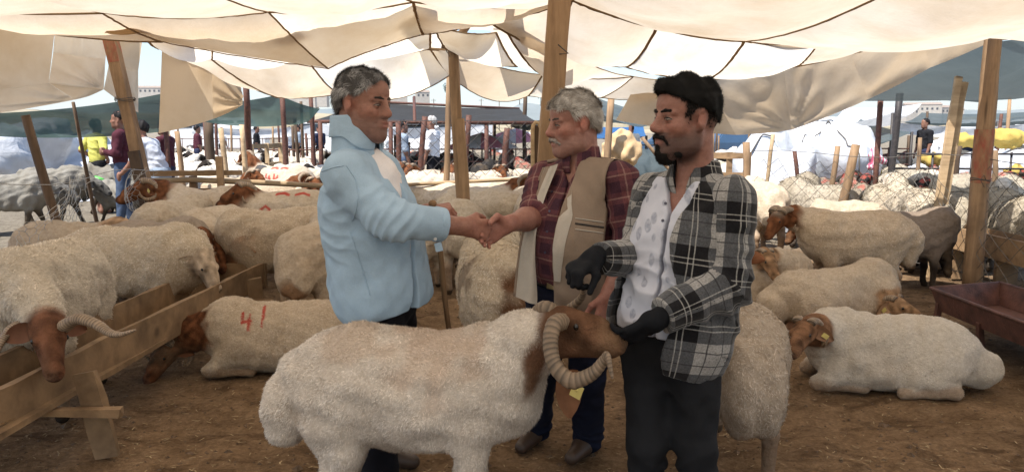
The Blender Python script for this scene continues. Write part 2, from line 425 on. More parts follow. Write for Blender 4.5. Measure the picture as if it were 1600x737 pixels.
def m_flannel():
    t = NT('plaid_flannel'); uv = t.n('SeparateXYZ', Vector=t.co('UV')); u = t.math('MULTIPLY', uv.outputs[0], 5.0); v = t.math('MULTIPLY', uv.outputs[1], 5.0)
    bu, bv = band(t, u, 0, .48), band(t, v, 0, .48); s = t.math('ADD', bu, bv)
    c = t.ramp(t.math('MULTIPLY', s, .5), (.2, (.265, .26, .255)), (.5, (.070, .073, .080)), (.9, (.008, .008, .010)))
    t.N.remove  # keep
    for (x, q) in ((u, .74), (v, .74)):
        c = t.mix(t.math('MULTIPLY', band(t, x, q - .12, q - .10), .8), c, (.03, .03, .035))
        c = t.mix(t.math('MULTIPLY', band(t, x, q + .10, q + .12), .8), c, (.03, .03, .035))
    for x in (u, v):
        for q in (.20, .28): c = t.mix(t.math('MULTIPLY', band(t, x, q - .009, q + .009), .42), c, (.50, .49, .47))
    c = t.mix(1, c, t.ramp(t.noise(180, t.co(), 3), (.3, G3(.65)), (.7, G3(1.3))), 'MULTIPLY')
    t.P(Base_Color=c, Roughness=.95, Specular_IOR_Level=.1, Sheen_Weight=.2); t.bump(t.noise(30, t.co(), 5), .25, .01); return t.m
def m_burgundy():
    t = NT('burgundy_check'); uv = t.n('SeparateXYZ', Vector=t.co('UV')); u = t.math('MULTIPLY', uv.outputs[0], 11.5); v = t.math('MULTIPLY', uv.outputs[1], 11.5)
    c = (.085, .030, .036)
    s = t.math('ADD', band(t, u, .0, .5), band(t, v, 0, .5)); c = t.ramp(t.math('MULTIPLY', s, .5), (.1, (.125, .045, .050)), (.5, (.095, .036, .045)), (.9, (.052, .022, .034)))
    for x in (u, v): c = t.mix(t.math('MULTIPLY', band(t, x, .71, .78), .36), c, (.36, .235, .20))
    c = t.mix(1, c, t.ramp(t.noise(200, t.co(), 2), (.3, G3(.75)), (.7, G3(1.2))), 'MULTIPLY')
    t.P(Base_Color=c, Roughness=.88, Specular_IOR_Level=.15); t.bump(t.noise(20, t.co(), 5), .2, .01); return t.m
def m_leafprint():
    t = NT('leaf_print'); v = t.co('Object'); vo = t.n('TexVoronoi', Scale=21, Vector=t.n('Mapping', Vector=v, Scale=(1.7, 1, .75), Rotation=(0, .7, 0)).outputs[0]); d = vo.outputs['Distance']
    m = t.ramp(d, (.36, G3(1)), (.44, G3(0))); vn = t.math('GREATER_THAN', t.n('SeparateXYZ', Vector=vo.outputs['Color']).outputs[0], .30)
    m = t.math('MULTIPLY', m, vn); m = t.math('MULTIPLY', m, t.ramp(t.noise(55, v, 4), (.35, G3(.25)), (.6, G3(.9))))
    c = t.mix(m, (.50, .52, .60), (.27, .29, .36)); c = vary(t, c, 4, .9, 1.06, v)
    t.P(Base_Color=c, Roughness=.9, Specular_IOR_Level=.1); t.bump(t.noise(16, v, 5), .25, .012); return t.m
def m_ground():
    t = NT('trodden_earth'); v = t.co('Object')
    big = t.noise(.7, v, 6, .6); mid = t.noise(6, v, 8, .72); fine = t.noise(48, v, 6, .75)
    c = t.ramp(mid, (.28, (.148, .093, .053)), (.52, (.248, .160, .092)), (.75, (.335, .225, .135)))
    c = t.mix(1, c, t.ramp(big, (.32, G3(.66)), (.66, G3(1.2))), 'MULTIPLY')
    c = t.mix(1, c, t.ramp(fine, (.3, G3(.72)), (.7, G3(1.25))), 'MULTIPLY')
    st = t.noise(3.0, t.co('Object', (1, 1.6, 1)), 7, .7, 1.0); c = t.mix(t.ramp(st, (.50, G3(0)), (.62, G3(.55))), c, (.052, .030, .017))
    y = t.n('SeparateXYZ', Vector=v)
    r2 = t.math('ADD', t.math('POWER', y.outputs[0], 2.0), t.math('POWER', t.math('SUBTRACT', y.outputs[1], 3.0), 2.0))
    out = t.ramp(t.math('ADD', t.math('MULTIPLY', r2, 1 / 110.0), t.math('MULTIPLY', t.math('SUBTRACT', big, .5), .7)), (.42, G3(0)), (.75, G3(1)))
    dry = t.ramp(mid, (.3, (.15, .125, .095)), (.6, (.27, .235, .185)), (.8, (.36, .32, .26)))
    c = t.mix(out, c, t.mix(1, dry, t.ramp(fine, (.3, G3(.6)), (.7, G3(1.25))), 'MULTIPLY'))
    t.P(Base_Color=c, Roughness=1, Specular_IOR_Level=.05)
    t.bump(t.math('ADD', t.math('MULTIPLY', mid, 2.2), fine), .75, .035); return t.m
def m_red():
    t = NT('worn_red_paint'); v = t.co('Object', (1, 1, .35)); w = t.ramp(t.noise(30, v, 5), (.3, (.17, .10, .05)), (.7, (.34, .21, .11)))
    c = t.mix(t.ramp(t.noise(14, v, 6, .75), (.40, G3(.0)), (.68, G3(.7))), w, (.36, .045, .035)); t.P(Base_Color=c, Roughness=.8); t.bump(t.noise(40, v, 4), .3, .006); return t.m
def m_mark(name, col, rough=.6): return m_simple(name, col, rough)
def m_emitless(name, col): return m_simple(name, col)

M = dict(
    wool=m_wool(), long_wool=m_woolly(), fleece=m_fleece(), skin=m_skin(), hair=m_hair(), horn=m_horn(),
    eye=m_simple('eye', (.012, .009, .007), .15), sclera=m_simple('sclera', (.20, .165, .145), .4),
    lash=m_simple('lash', (.012, .008, .007), .6),
    tag=m_simple('tag_yellow', (.56, .46, .15), .5), ear=m_attr('ear_skin', .85, 14, .75, 1.15),
    post=m_wood('round_timber', (.175, .105, .055), (.345, .222, .125), (1, 1, .10), 26),
    post_dark=m_wood('weathered_timber', (.055, .033, .020), (.125, .078, .046), (1, 1, .10), 26),
    board=m_wood('sawn_board', (.17, .10, .05), (.33, .21, .11), (.6, 1, 1), 12),
    board_y=m_wood('feed_board', (.13, .08, .042), (.27, .175, .095), (1, 1, 1), 9),
    rail=m_wood('peeled_pole', (.30, .20, .11), (.52, .38, .23), (.12, 1, 1), 18),
    stick=m_wood('walking_stick', (.16, .09, .045), (.30, .18, .09), (1, 1, .15), 24),
    red_paint=m_red(),
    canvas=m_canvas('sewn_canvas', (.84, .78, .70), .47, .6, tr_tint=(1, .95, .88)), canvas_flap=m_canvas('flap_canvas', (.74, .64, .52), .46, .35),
    canvas_white=m_canvas('bleached_canvas', (.90, .87, .82), .6, .3, tr_tint=(1, .97, .92)),
    seam=m_canvas('seam_cloth', (.46, .34, .22), .34, .2), rope=m_simple('rope', (.10, .09, .08), .9),
    tarp_green=m_tarp('green_shade_net', (.045, .085, .076), .8, .4, 2, .4, .06), tarp_white=m_tarp('white_plastic', (.60, .62, .66), .4, .10, 2, .9),
    tarp_black=m_tarp('black_shade_net', (.02, .019, .018), .9, .06), tarp_blue=m_tarp('blue_plastic', (.03, .12, .30), .45, .2),
    tarp_grey=m_tarp('grey_shade_net', (.075, .10, .108), .8, .28, 2, .4, .10), sheet_white=m_tarp('white_sheet', (.68, .69, .71), .6, .3),
    rust=m_simple('rusty_iron', (.10, .038, .024), .75, 24, .55, 1.4, .3), iron=m_simple('dark_iron', (.035, .028, .026), .6, 20, .6, 1.4, .2),
    wire=m_simple('galvanised_wire', (.36, .35, .33), .45, 40, .7, 1.2, 0, .5), wire_dark=m_simple('oxidised_wire', (.10, .09, .08), .6, 40),
    trough=m_simple('rusted_trough', (.085, .035, .026), .7, 9, .5, 1.5, .4),
    blue_shirt=m_cloth('blue_cotton', (.33, .455, .585)), tee_white=m_cloth('white_cotton', (.74, .71, .72)), trousers=m_cloth('black_trousers', (.014, .014, .019)),
    navy=m_cloth('navy_trousers', (.012, .015, .032)), jeans=m_cloth('black_denim', (.016, .017, .020)), vest=m_cloth('beige_vest', (.255, .195, .15)),
    lining=m_cloth('pale_lining', (.46, .42, .37)), flannel=m_flannel(), burgundy=m_burgundy(), leaf=m_leafprint(), collar_black=m_cloth('black_knit', (.012, .012, .015)),
    glove=m_cloth('black_glove', (.009, .010, .013), 120, .8), shoe=m_simple('brown_shoe', (.05, .03, .02), .5), belt=m_simple('black_belt', (.015, .013, .012), .4),
    buckle=m_simple('brass_buckle', (.45, .36, .2), .3, 8, .8, 1.1, 0, .9), button=m_simple('white_button', (.75, .75, .74), .3), button_dark=m_simple('dark_button', (.05, .05, .09), .3),
    ground=m_ground(),
)
# ------------------------------------------------------------------ sheep
CREAM = A(.54, .45, .345); WHITE = A(.64, .60, .54); BROWN = A(.150, .062, .030); TAN = A(.34, .215, .13); GREY = A(.30, .255, .215); DARK = A(.022, .018, .016)
HORNC = A(.27, .195, .13)
def sstep(a, b, x): t = np.clip((x - a) / (b - a), 0, 1); return t * t * (3 - 2 * t)
def ortho(f, up, roll=0.0):
    f = unit(f); l = unit(np.cross(up, f)); u = np.cross(f, l)
    if roll: c, s = math.cos(R(roll)), math.sin(R(roll)); l, u = l * c + u * s, u * c - l * s
    return f, l, u
def horn_path(base, f, l, u, side, size=1.0, turn=300, a0=80, rc=.095, spread=.13, n=110):
    cen = base - u * rc * size; P = []
    for i in range(n):
        t = i / (n - 1); a = R(a0 + turn * t); r = rc * size * (1.0 - .30 * t)
        P.append(cen + f * math.cos(a) * r + u * math.sin(a) * r + l * side * size * (.012 + spread * t ** 1.25))
    return P
def horn_obj(P, r0, parent, col=HORNC, rings=34, tip=.12, flat=.78):
    m = MB(); n = len(P); rad = []; 
    for i in range(n):
        t = i / (n - 1); r = r0 * (1 - t) ** .75 + r0 * tip * t
        rad.append(r * (1 + (.10 + .05 * math.sin(t * 31)) * ((t ** .9 * rings + .3 * math.sin(t * 23)) % 1.0) * (1 - t * .7)))
    m.tube(P, rad, 10, flat=flat, wob=.015); me = m.mesh('horn', True)
    c = np.zeros((len(me.vertices), 3)); k = np.arange(len(c)); seg = np.minimum(k // 10, n - 1) / (n - 1)
    ring = ((seg ** .9 * rings + .3 * np.sin(seg * 23)) % 1.0); c[:] = col * (0.28 + .95 * ring ** .8)[:, None]; c *= (1 + .25 * seg)[:, None]
    a = me.color_attributes.new('Col', 'FLOAT_COLOR', 'POINT'); a.data.foreach_set('color', np.c_[c, np.ones(len(c))].astype(np.float32).ravel())
    return link('horn', me, M['horn'], parent)
def ear_obj(p, d, nrm, parent, col, L=.14, w=.05):
    """drooping leaf-shaped ear"""
    d = unit(d); s = unit(np.cross(nrm, d)); nn = np.cross(d, s); rows = []
    for i in range(7):
        t = i / 6; ww = w * (math.sin(math.pi * min(1, .18 + .82 * t) ** .9) ** .7 if t < 1 else .02); ww = max(ww, .004)
        c = p + d * L * t + nn * (-.02 * t * t)
        rows.append([c + s * ww * x + nn * (.018 * abs(x) ** 2 * (1 - t * .5)) for x in (-1, -.5, 0, .5, 1)])
    top = np.array(rows); m = MB().grid(top).grid((top - nn * .005)[::-1]); me = m.mesh('ear', True, col=col); return link('ear', me, M['ear'], parent)
def sheep(name, loc, rz, label, group=None, cat='sheep', pose='stand', head=(.55, 0, .98), hdir=(.93, 0, -.35), roll=0, horns=0.0, body=CREAM, hcol=BROWN, neckbrown=.5,
          legc=None, h=.0095, size=1.0, fat=1.0, fleece=0, flen=.022, fwid=.005, ears=True, eartag=False, mat='wool', headfur=0, marks=(), horn_kw=None, horn_paths=None, legs=None, spots=(), facewhite=0.0,
          fluff=0.0, seed=1, eyes=True, chest=1.0, root=None, hornc=HORNC, belly=0.0, hornr=.034, redback=0, neckbase=None, bend=0.0, ear_kw=None, sx=1.0, under=0.0, slim=1.0):
    """one animal; local +X is its front. Children: body, fleece, horn, ear, eye, ear_tag"""
    r = root or empty(name, loc, rz, label, cat, group); r.scale = (size * sx, size, size)
    body = A(*body); body = (body * .86 + body.mean() * .14) * 1.04
    rs = np.random.default_rng(seed); Hp = A(*head); f, l, u = ortho(hdir, (0, 0, 1), roll)
    P = []; legp = []; z0 = 0.0
    if pose == 'stand':
        P += [E((0, 0, .565 + under * .5), (.46, .205, .22 - under * .5), k=.1), E((.27, 0, .56 + under * .4), (.19 * chest, .165, .215 - under * .4), k=.1), E((-.26, 0, .585), (.225, .195, .2), k=.1), E((.02, 0, .46 - belly + under), (.30, .185, .14 + belly - under * .3), k=.1)]
        nb = A(.34, 0, .66)
        L = legs or {}
        for i, s in enumerate((1, -1)):
            fx = L.get('f', (0, 0))[i]; hx = L.get('h', (0, 0))[i]
            legp += [C((.25, s * .10, .50), (.235, s * .12, .36), .085, .06, .06), C((.235, s * .12, .36), (.25 + fx * .5, s * .115, .205), .048, .034, .03), C((.25 + fx * .5, s * .115, .205), (.245 + fx, s * .115, .06), .031, .025, .015), C((.245 + fx, s * .115, .075), (.265 + fx, s * .115, .022), .027, .031, .012),
                     E((-.27, s * .115, .47), (.135, .085, .16), k=.06), C((-.23, s * .13, .40), (-.335 + hx * .5, s * .125, .245), .07, .037, .04), C((-.335 + hx * .5, s * .125, .245), (-.315 + hx, s * .12, .06), .034, .026, .015), C((-.315 + hx, s * .12, .075), (-.29 + hx, s * .12, .022), .028, .031, .012)]
        if fat: P += [E((-.465, .05, .475), (.085 * fat, .09, .135 * fat), k=.07), E((-.465, -.05, .475), (.085 * fat, .09, .135 * fat), k=.035), C((-.49, 0, .40), (-.49, 0, .33), .03, .014, .04)]
        else: P += [C((-.44, 0, .62), (-.52, 0, .42), .035, .018, .04)]
    else:
        z0 = -.30
        P += [E((0, 0, .225), (.45, .235, .225), k=.1), E((.27, .0, .245), (.2, .18, .22), k=.1), E((-.27, 0, .225), (.23, .225, .20), k=.1), E((0, 0, .13), (.40, .25, .12), k=.1)]
        nb = A(.36, 0, .33)
        for s in (1, -1):
            legp += [C((.27, s * .14, .2), (.40, s * .17, .075), .085, .05, .05), C((.40, s * .17, .07), (.45, s * .16, .05), .042, .036, .03), C((.45, s * .16, .045), (.24, s * .17, .035), .036, .025, .02), C((.24, s * .17, .035), (.19, s * .17, .03), .027, .03, .01),
                     E((-.20, s * .19, .16), (.18, .075, .13), (rotm(0, 20, 0)), k=.06), C((-.10, s * .22, .12), (-.30, s * .24, .05), .06, .04, .04), C((-.30, s * .24, .045), (-.06, s * .255, .035), .035, .026, .02), C((-.06, s * .255, .035), (-.01, s * .255, .03), .028, .03, .01)]
        if fat: P += [E((-.50, .04, .14), (.11 * fat, .11, .12), k=.05), E((-.50, -.05, .13), (.10 * fat, .10, .12), k=.03)]
    if slim != 1:
        if fat and pose == 'stand': P.pop()
        for p in P + legp:
            if isinstance(p, E): p.c = A(p.c[0], p.c[1], .81 - (.81 - p.c[2]) * slim); p.r = p.r * A(1 if p in P else .86, .93, slim); p.bc = p.c
            elif p.a[2] > .3: p.a = p.a + A(0, 0, .03); p.__init__(p.a, p.b, p.ra, p.rb, p.k)
    if neckbase is not None: nb = A(*neckbase)
    nk = [C(nb, (nb * .45 + (Hp - f * .05) * .55), .155, .105, .10), C(nb * .45 + (Hp - f * .05) * .55, Hp - f * .03 - u * .015, .10, .072, .05)]
    hp = [E(Hp + f * .03, (.075, .056, .066), np.stack([f, l, u], 1), k=.04), C(Hp + f * .03 - u * .008, Hp + f * .205 - u * .026, .060, .036, .03), E(Hp + f * .11 + u * .022, (.085, .03, .028), np.stack([f, l, u], 1), k=.03),
          E(Hp + f * .228 - u * .03, (.036, .034, .036), np.stack([f, l, u], 1), k=.02), C(Hp + f * .02 - u * .05, Hp + f * .195 - u * .055, .036, .022, .03)]
    for s in (1, -1):
        hp += [E(Hp + f * .085 + l * s * .046 + u * .022, (.024, .016, .020), np.stack([f, l, u], 1), k=.015), E(Hp + f * .252 + l * s * .016 - u * .018, .009, k=.006, op='s')]
    hp.append(C(Hp + f * .262 - u * .052 + l * .025, Hp + f * .262 - u * .052 - l * .025, .006, k=.008, op='s'))
    prims = P + legp + nk + hp
    if bend:                                               # spine curved sideways
        pass
    wob = Wob(2.2, .008, seed); wob2 = Wob(9, .0035 + fluff * .005, seed + 1); wob3 = Wob(4, fluff * .010, seed + 2)
    def disp(Q):
        hd_ = np.linalg.norm(Q - (Hp + f * .1), axis=1); m = sstep(.12, .3, hd_) * sstep(.22 + z0, .42 + z0, Q[:, 2]); return (wob(Q) + wob2(Q) + (wob3(Q) if fluff else 0)) * m - fluff * .03 * m
    V, F, N = polygonize(prims, h, disp)
    # coat colours
    def col_at(V):
        nz = Wob(7, .5, seed + 3)(V); n2 = Wob(16, .5, seed + 5)(V); dh = sdf(hp, V, cull=False); dn = sdf(nk, V, cull=False)
        along = ((V - nb) @ unit(Hp - nb)) / np.linalg.norm(Hp - nb)
        mh = sstep(.055, .015, dh + nz * .012)
        mn = sstep(.07, .02, dn) * sstep(1.05 - neckbrown * 1.25, 1.2 - neckbrown * 1.25, along + nz * .10) if neckbrown > 0 else 0
        c = np.tile(body, (len(V), 1))
        if legc is not None or True:
            lc = legc if legc is not None else body * A(.62, .52, .45); lo = (.36 if pose == 'stand' else .09)
            ml = sstep(lo, lo - .14, V[:, 2] + nz * .03) if pose == 'stand' else sstep(.03, .0, sdf(legp, V, cull=False) + (V[:, 2] - .06) * .5)
            c = c * (1 - ml[:, None]) + lc * ml[:, None]
            ho = sstep(.05, .035, V[:, 2])[:, None] if pose == 'stand' else 0
            c = c * (1 - ho) + A(.05, .035, .025) * ho
        for (p, rad, sc) in spots:
            ms = sstep(rad, rad * .55, np.linalg.norm(V - A(*p), axis=1) + nz * rad * .35)[:, None]; c = c * (1 - ms) + sc * ms
        hv = np.maximum(mh, mn); hc = hcol * np.clip(1 + .42 * n2 + .35 * Wob(11, .5, seed + 8)(V), .45, 1.7)[:, None]
        c = c * (1 - hv[:, None]) + hc * hv[:, None]
        if facewhite: 
            mw = (mh * sstep(.0, .05, (V - Hp) @ u + nz * .02) * sstep(.09, .0, (V - Hp) @ f) * facewhite)[:, None]; c = c * (1 - mw) + WHITE * mw
        t = (V - Hp) @ f; mz = (mh * sstep(.235, .262, t) * .55)[:, None]; c = c * (1 - mz) + A(.06, .035, .03) * mz
        if redback:
            mr = (sstep(.70, .76, V[:, 2]) * sstep(-.1, .25, nz + n2 * .8))[:, None] * redback; c = c * (1 - mr) + A(.45, .10, .08) * mr
        for (side, strokes, wd, rc) in marks:
            q = V[:, [0, 2]]; dm = np.full(len(V), 9.0)
            for st in strokes:
                for a, b in zip(st[:-1], st[1:]):
                    a_, b_ = A(*a), A(*b); t_ = np.clip((q - a_) @ (b_ - a_) / ((b_ - a_) @ (b_ - a_) + 1e-9), 0, 1); dm = np.minimum(dm, np.linalg.norm(q - a_ - t_[:, None] * (b_ - a_), axis=1))
            mm = (sstep(wd, wd * .6, dm + n2 * wd * .12) * (V[:, 1] * side > .02))[:, None] * .9; c = c * (1 - mm) + A(*rc) * mm
        return np.clip(c, 0, 1)
    col = col_at(V)
    me = np_mesh('body', V, F, None, True, col); b = link('body', me, M[mat], r)
    if fleece:
        dh = sdf(hp, V, cull=False); msk = (dh > .02) & (V[:, 2] > (.30 if pose == 'stand' else .03))
        def flow(p, n): return np.tile(A(-.55, 0, -.6), (len(p), 1))
        if marks:      # blades take their colour where they grow, painted numbers included
            T, w = tri_sample(V, F, fleece, msk, seed)
        s = strands('fleece', V, F, N, fleece, flen, fwid, flow, col * 1.04, .38, .5, msk, seed, .13, 1.12)
        o = link('fleece', s, M['fleece'], r); o['kind'] = 'stuff'
    if headfur:
        dh = sdf(hp, V, cull=False); o = link('face_hair', strands('face_hair', V, F, N, headfur, .010, .0028, lambda p, n: np.tile(f * .8 - u * .25, (len(p), 1)), col, .22, .3, (dh < .02) & ((V - Hp) @ f < .245), seed + 4, .3, 1.2), M['fleece'], r); o['kind'] = 'stuff'
    if horns:
        for i, s in enumerate((1, -1)):
            base = Hp - f * .005 + l * s * .028 + u * .055
            pth = horn_paths[i] if horn_paths else horn_path(base, f, l, u, s, horns, **(horn_kw or {}))
            horn_obj(pth, hornr * min(1, horns), r, hornc)
    ek = ear_kw or {}
    if ears:
        for i, s in enumerate((1, -1)):
            d_ = ek.get('dirs', [None, None])[i]
            d_ = unit(l * s * .75 - u * .62 - f * .12) if d_ is None else A(*d_)
            p = Hp + l * s * .052 - f * .012 + u * .005; e = ear_obj(p, d_, unit(f * .7 + u * .5) if 'nrm' not in ek else A(*ek['nrm']), r, hcol * 1.25 if ek.get('col') is None else ek['col'], ek.get('L', .13), ek.get('w', .042))
            if eartag and (eartag is True or eartag == s):
                d = d_; m = MB(); f2, s2, u2 = ortho(d, f); m.box(p + d * .075 + s2 * 0 + unit(f * .7 + u * .5) * .010, (.018, .014, .002), np.stack([d, unit(np.cross(d, unit(f * .7 + u * .5))), unit(f * .7 + u * .5)], 1)); m.build('ear_tag', M['tag'], r, off=(0, 0, 0))
    if eyes:
        for s in (1, -1): MB().ball(Hp + f * .09 + l * s * .056 + u * .022, .011, 8, 6).build('eye', M['eye'], r, True, off=(0, 0, 0))
    return r
# ------------------------------------------------------------------ people
def bez(*p): return p
def frame(fwd, up): 
    u = unit(up); f = unit(np.asarray(fwd, float) - u * np.dot(fwd, u)); l = np.cross(u, f); return np.stack([f, l, u], 1)     # columns: forward, left, up
def head_prims(c, Rm, s=1.0, nose=1.0, jaw=1.0, nosebridge=1.0):
    """c: midpoint between the eyes pushed back to the skull axis. local x forward, y left, z up (metres)"""
    T = lambda *v: c + Rm @ (A(*v) * s)
    e = lambda p, r, k=.02, rot=None, op='u': E(T(*p), A(*r) * s, Rm if rot is None else Rm @ rot, k * s, op)
    cp = lambda a, b, ra, rb=None, k=.015, op='u', ax=None, sq=1: C(T(*a), T(*b), ra * s, (ra if rb is None else rb) * s, k * s, op, None if ax is None else Rm @ A(*ax), sq)
    H = [e((-.012, 0, .048), (.097, .076, .082), .03), e((-.03, 0, .02), (.080, .070, .075), .03), e((.034, 0, -.038), (.052, .060, .078), .03), e((.045, 0, .045), (.045, .060, .05), .03),
         cp((-.005, .058, -.045), (.002, .052, -.078), .018, .016, .03), cp((-.005, -.058, -.045), (.002, -.052, -.078), .018, .016, .03),
         cp((.0, .050, -.080), (.066, .016, -.106 * jaw), .018, .017, .035), cp((.0, -.050, -.080), (.066, -.016, -.106 * jaw), .018, .017, .035),
         e((.074, 0, -.104 * jaw), (.021, .022, .019), .025), e((.05, 0, -.07), (.042, .042, .04), .03),
         e((.058, .043, -.022), (.026, .022, .020), .025), e((.058, -.043, -.022), (.026, .022, .020), .025)]
    for y in (1, -1):
        H += [e((.093, y * .036, .001), (.015, .018, .011), .014, None, 's')]
        H += [e((.0735, y * .033, .000), (.0155, .0165, .0135), .004)]                      # closed-ish lids over the ball
        H += [cp((.086, y * .012, .017), (.074, y * .050, .020), .0085, .007, .012)]         # brow
        H += [e((.099, y * .0128, -.036), (.010, .0078, .008), .008)]
        H += [e((-.012, y * .080, .000), (.022, .0085, .034), .008, rotm(0, -12, y * 24)), e((-.003, y * .0925, .006), (.0145, .0105, .023), .003, rotm(0, -12, y * 24), 's'), cp((-.010, y * .084, .006), (-.002, y * .083, -.012), .0035, .004, .004), e((-.002, y * .077, -.030), (.009, .007, .011), .008), cp((-.004, y * .079, .0), (-.001, y * .079, -.012), .005, .006, .006)]
    H += [cp((.078, 0, .014), (.084, 0, -.030), .0125, .018, .012), cp((.092, 0, .004), (.097, 0, -.028), .0085, .013, .010)]
    H += [cp((.088, 0, .012), (.112 * nosebridge, 0, -.024), .0085, .0098, .012), e((.1085 * nose, 0, -.031), (.0125, .0115, .0095), .01),
          e((.090, 0, -.060), (.014, .026, .0075), .010), e((.089, 0, -.073), (.0135, .023, .008), .010), cp((.105, .024, -.0665), (.105, -.024, -.0665), .0035, .0035, .005, 's'),
          cp((.099, 0, -.045), (.099, 0, -.056), .004, .004, .008), cp((.101, .021, -.040), (.086, .036, -.066), .0035, .003, .008, 's'), cp((.101, -.021, -.040), (.086, -.036, -.066), .0035, .003, .008, 's')]
    return H
def hand_prims(w, d, n, side, curl=(.3, .3, .35, .4), thumb=.5, s=1.0, spread=.06, thumb_out=.6, rr=1.0):
    """w wrist, d finger direction, n outward normal of the back of the hand; side +1: thumb lies towards d x n"""
    d = unit(d); n = unit(n - d * np.dot(n, d)); t = np.cross(d, n) * side
    H = [C(w - d * .015, w + d * .012, .029 * s, .030 * s, .02, ax=n, sq=1.35)]
    knuck = []
    for i, (yo, lx, L, rad) in enumerate(((.030, .092, .078, .0092), (.010, .098, .086, .0095), (-.011, .094, .080, .0090), (-.031, .084, .064, .0080))):
        kn = w + d * lx * s + t * yo * s; knuck.append(kn); rad *= s * rr
        H.append(C(w + d * .018 * s + t * yo * .55 * s, kn, .0155 * s * rr, .0125 * s * rr, .014))
        a = curl[i] * 1.45; p = kn; dirn = unit(d + t * (1.5 - i) * spread)
        for j, fr in enumerate((.46, .30, .24)):
            ang = a * (.75, 1.75, 2.3)[j]; q = p + (dirn * math.cos(ang) - n * math.sin(ang)) * L * fr * s
            H.append(C(p, q, rad * (1 - .08 * j), rad * (.92 - .08 * j), .004)); p = q
    b = w + d * .022 * s + t * .026 * s - n * .008 * s
    dt = unit(d * (1 - thumb_out * .6) + t * thumb_out - n * thumb * .5); m = b + dt * .042 * s; d2 = unit(d * 1.0 + t * .12 * thumb_out - n * thumb); e1 = m + d2 * .034 * s; e2 = e1 + unit(d - n * thumb * 1.2) * .026 * s
    H += [C(b, m, .0165 * s * rr, .0125 * s * rr, .014), C(m, e1, .0118 * s * rr, .0105 * s * rr, .005), C(e1, e2, .0105 * s * rr, .0088 * s * rr, .004)]
    return H
def bone_uv(V, F, bones):
    """texture coordinates in metres: along and around the nearest bone (a, b, ref, radius)"""
    fc = V[F].mean(1); best = np.full(len(F), 9e9); bi = np.zeros(len(F), int)
    for i, (a, b, ref, rad, *_) in enumerate(bones):
        ba = b - a; t = np.clip((fc - a) @ ba / (ba @ ba), 0, 1); d = np.linalg.norm(fc - a - t[:, None] * ba, axis=1) / rad
        m = d < best; best[m] = d[m]; bi[m] = i
    uv = np.zeros((len(F), 4, 2))
    for i, (a, b, ref, rad, *v0) in enumerate(bones):
        m = bi == i
        if not m.any(): continue
        ax = unit(b - a); x = unit(ref - ax * np.dot(ref, ax)); y = np.cross(ax, x); p = V[F[m]] - a
        ang = np.arctan2(p @ y, p @ x); a0 = np.arctan2((fc[m] - a) @ y, (fc[m] - a) @ x)[:, None]; ang = a0 + (ang - a0 + math.pi) % (2 * math.pi) - math.pi
        uv[m, :, 0] = ang * bones[0][3] + .137 * len(bones); uv[m, :, 1] = p @ ax + (v0[0] if v0 else 0)
    return uv
def cloth_obj(name, prims, h, mat, parent, off, disp=None, shell=0.0, bones=None, newton=1):
    V, F, N = polygonize(prims, h, disp, newton, shell)
    uv = bone_uv(V, F, bones) if bones else None
    return link(name, np_mesh(name, V - off, F, None, True, None, uv), M[mat], parent)
class Folds:
    """cloth creases: ridged waves across given bones plus fine unevenness"""
    def __init__(s, items, seed=0, fine=.0016): s.items = items; s.f1 = Wob(5, .003, seed); s.f2 = Wob(13, fine, seed + 1); s.ph = Wob(3.5, 1.6, seed + 2)
    def __call__(s, P):
        d = s.f1(P) + s.f2(P); ph = s.ph(P)
        for (c, rad, dirn, wl, amp) in s.items:          # around c within rad, waves travel along dirn
            q = P - c; w = sstep(rad, rad * .2, np.linalg.norm(q, axis=1)); x = (q @ dirn) / wl * 2 * math.pi + ph * 1.3
            d = d - w * amp * (1 - np.abs(np.sin(x * .5)) * 2 ** .5)
        return d
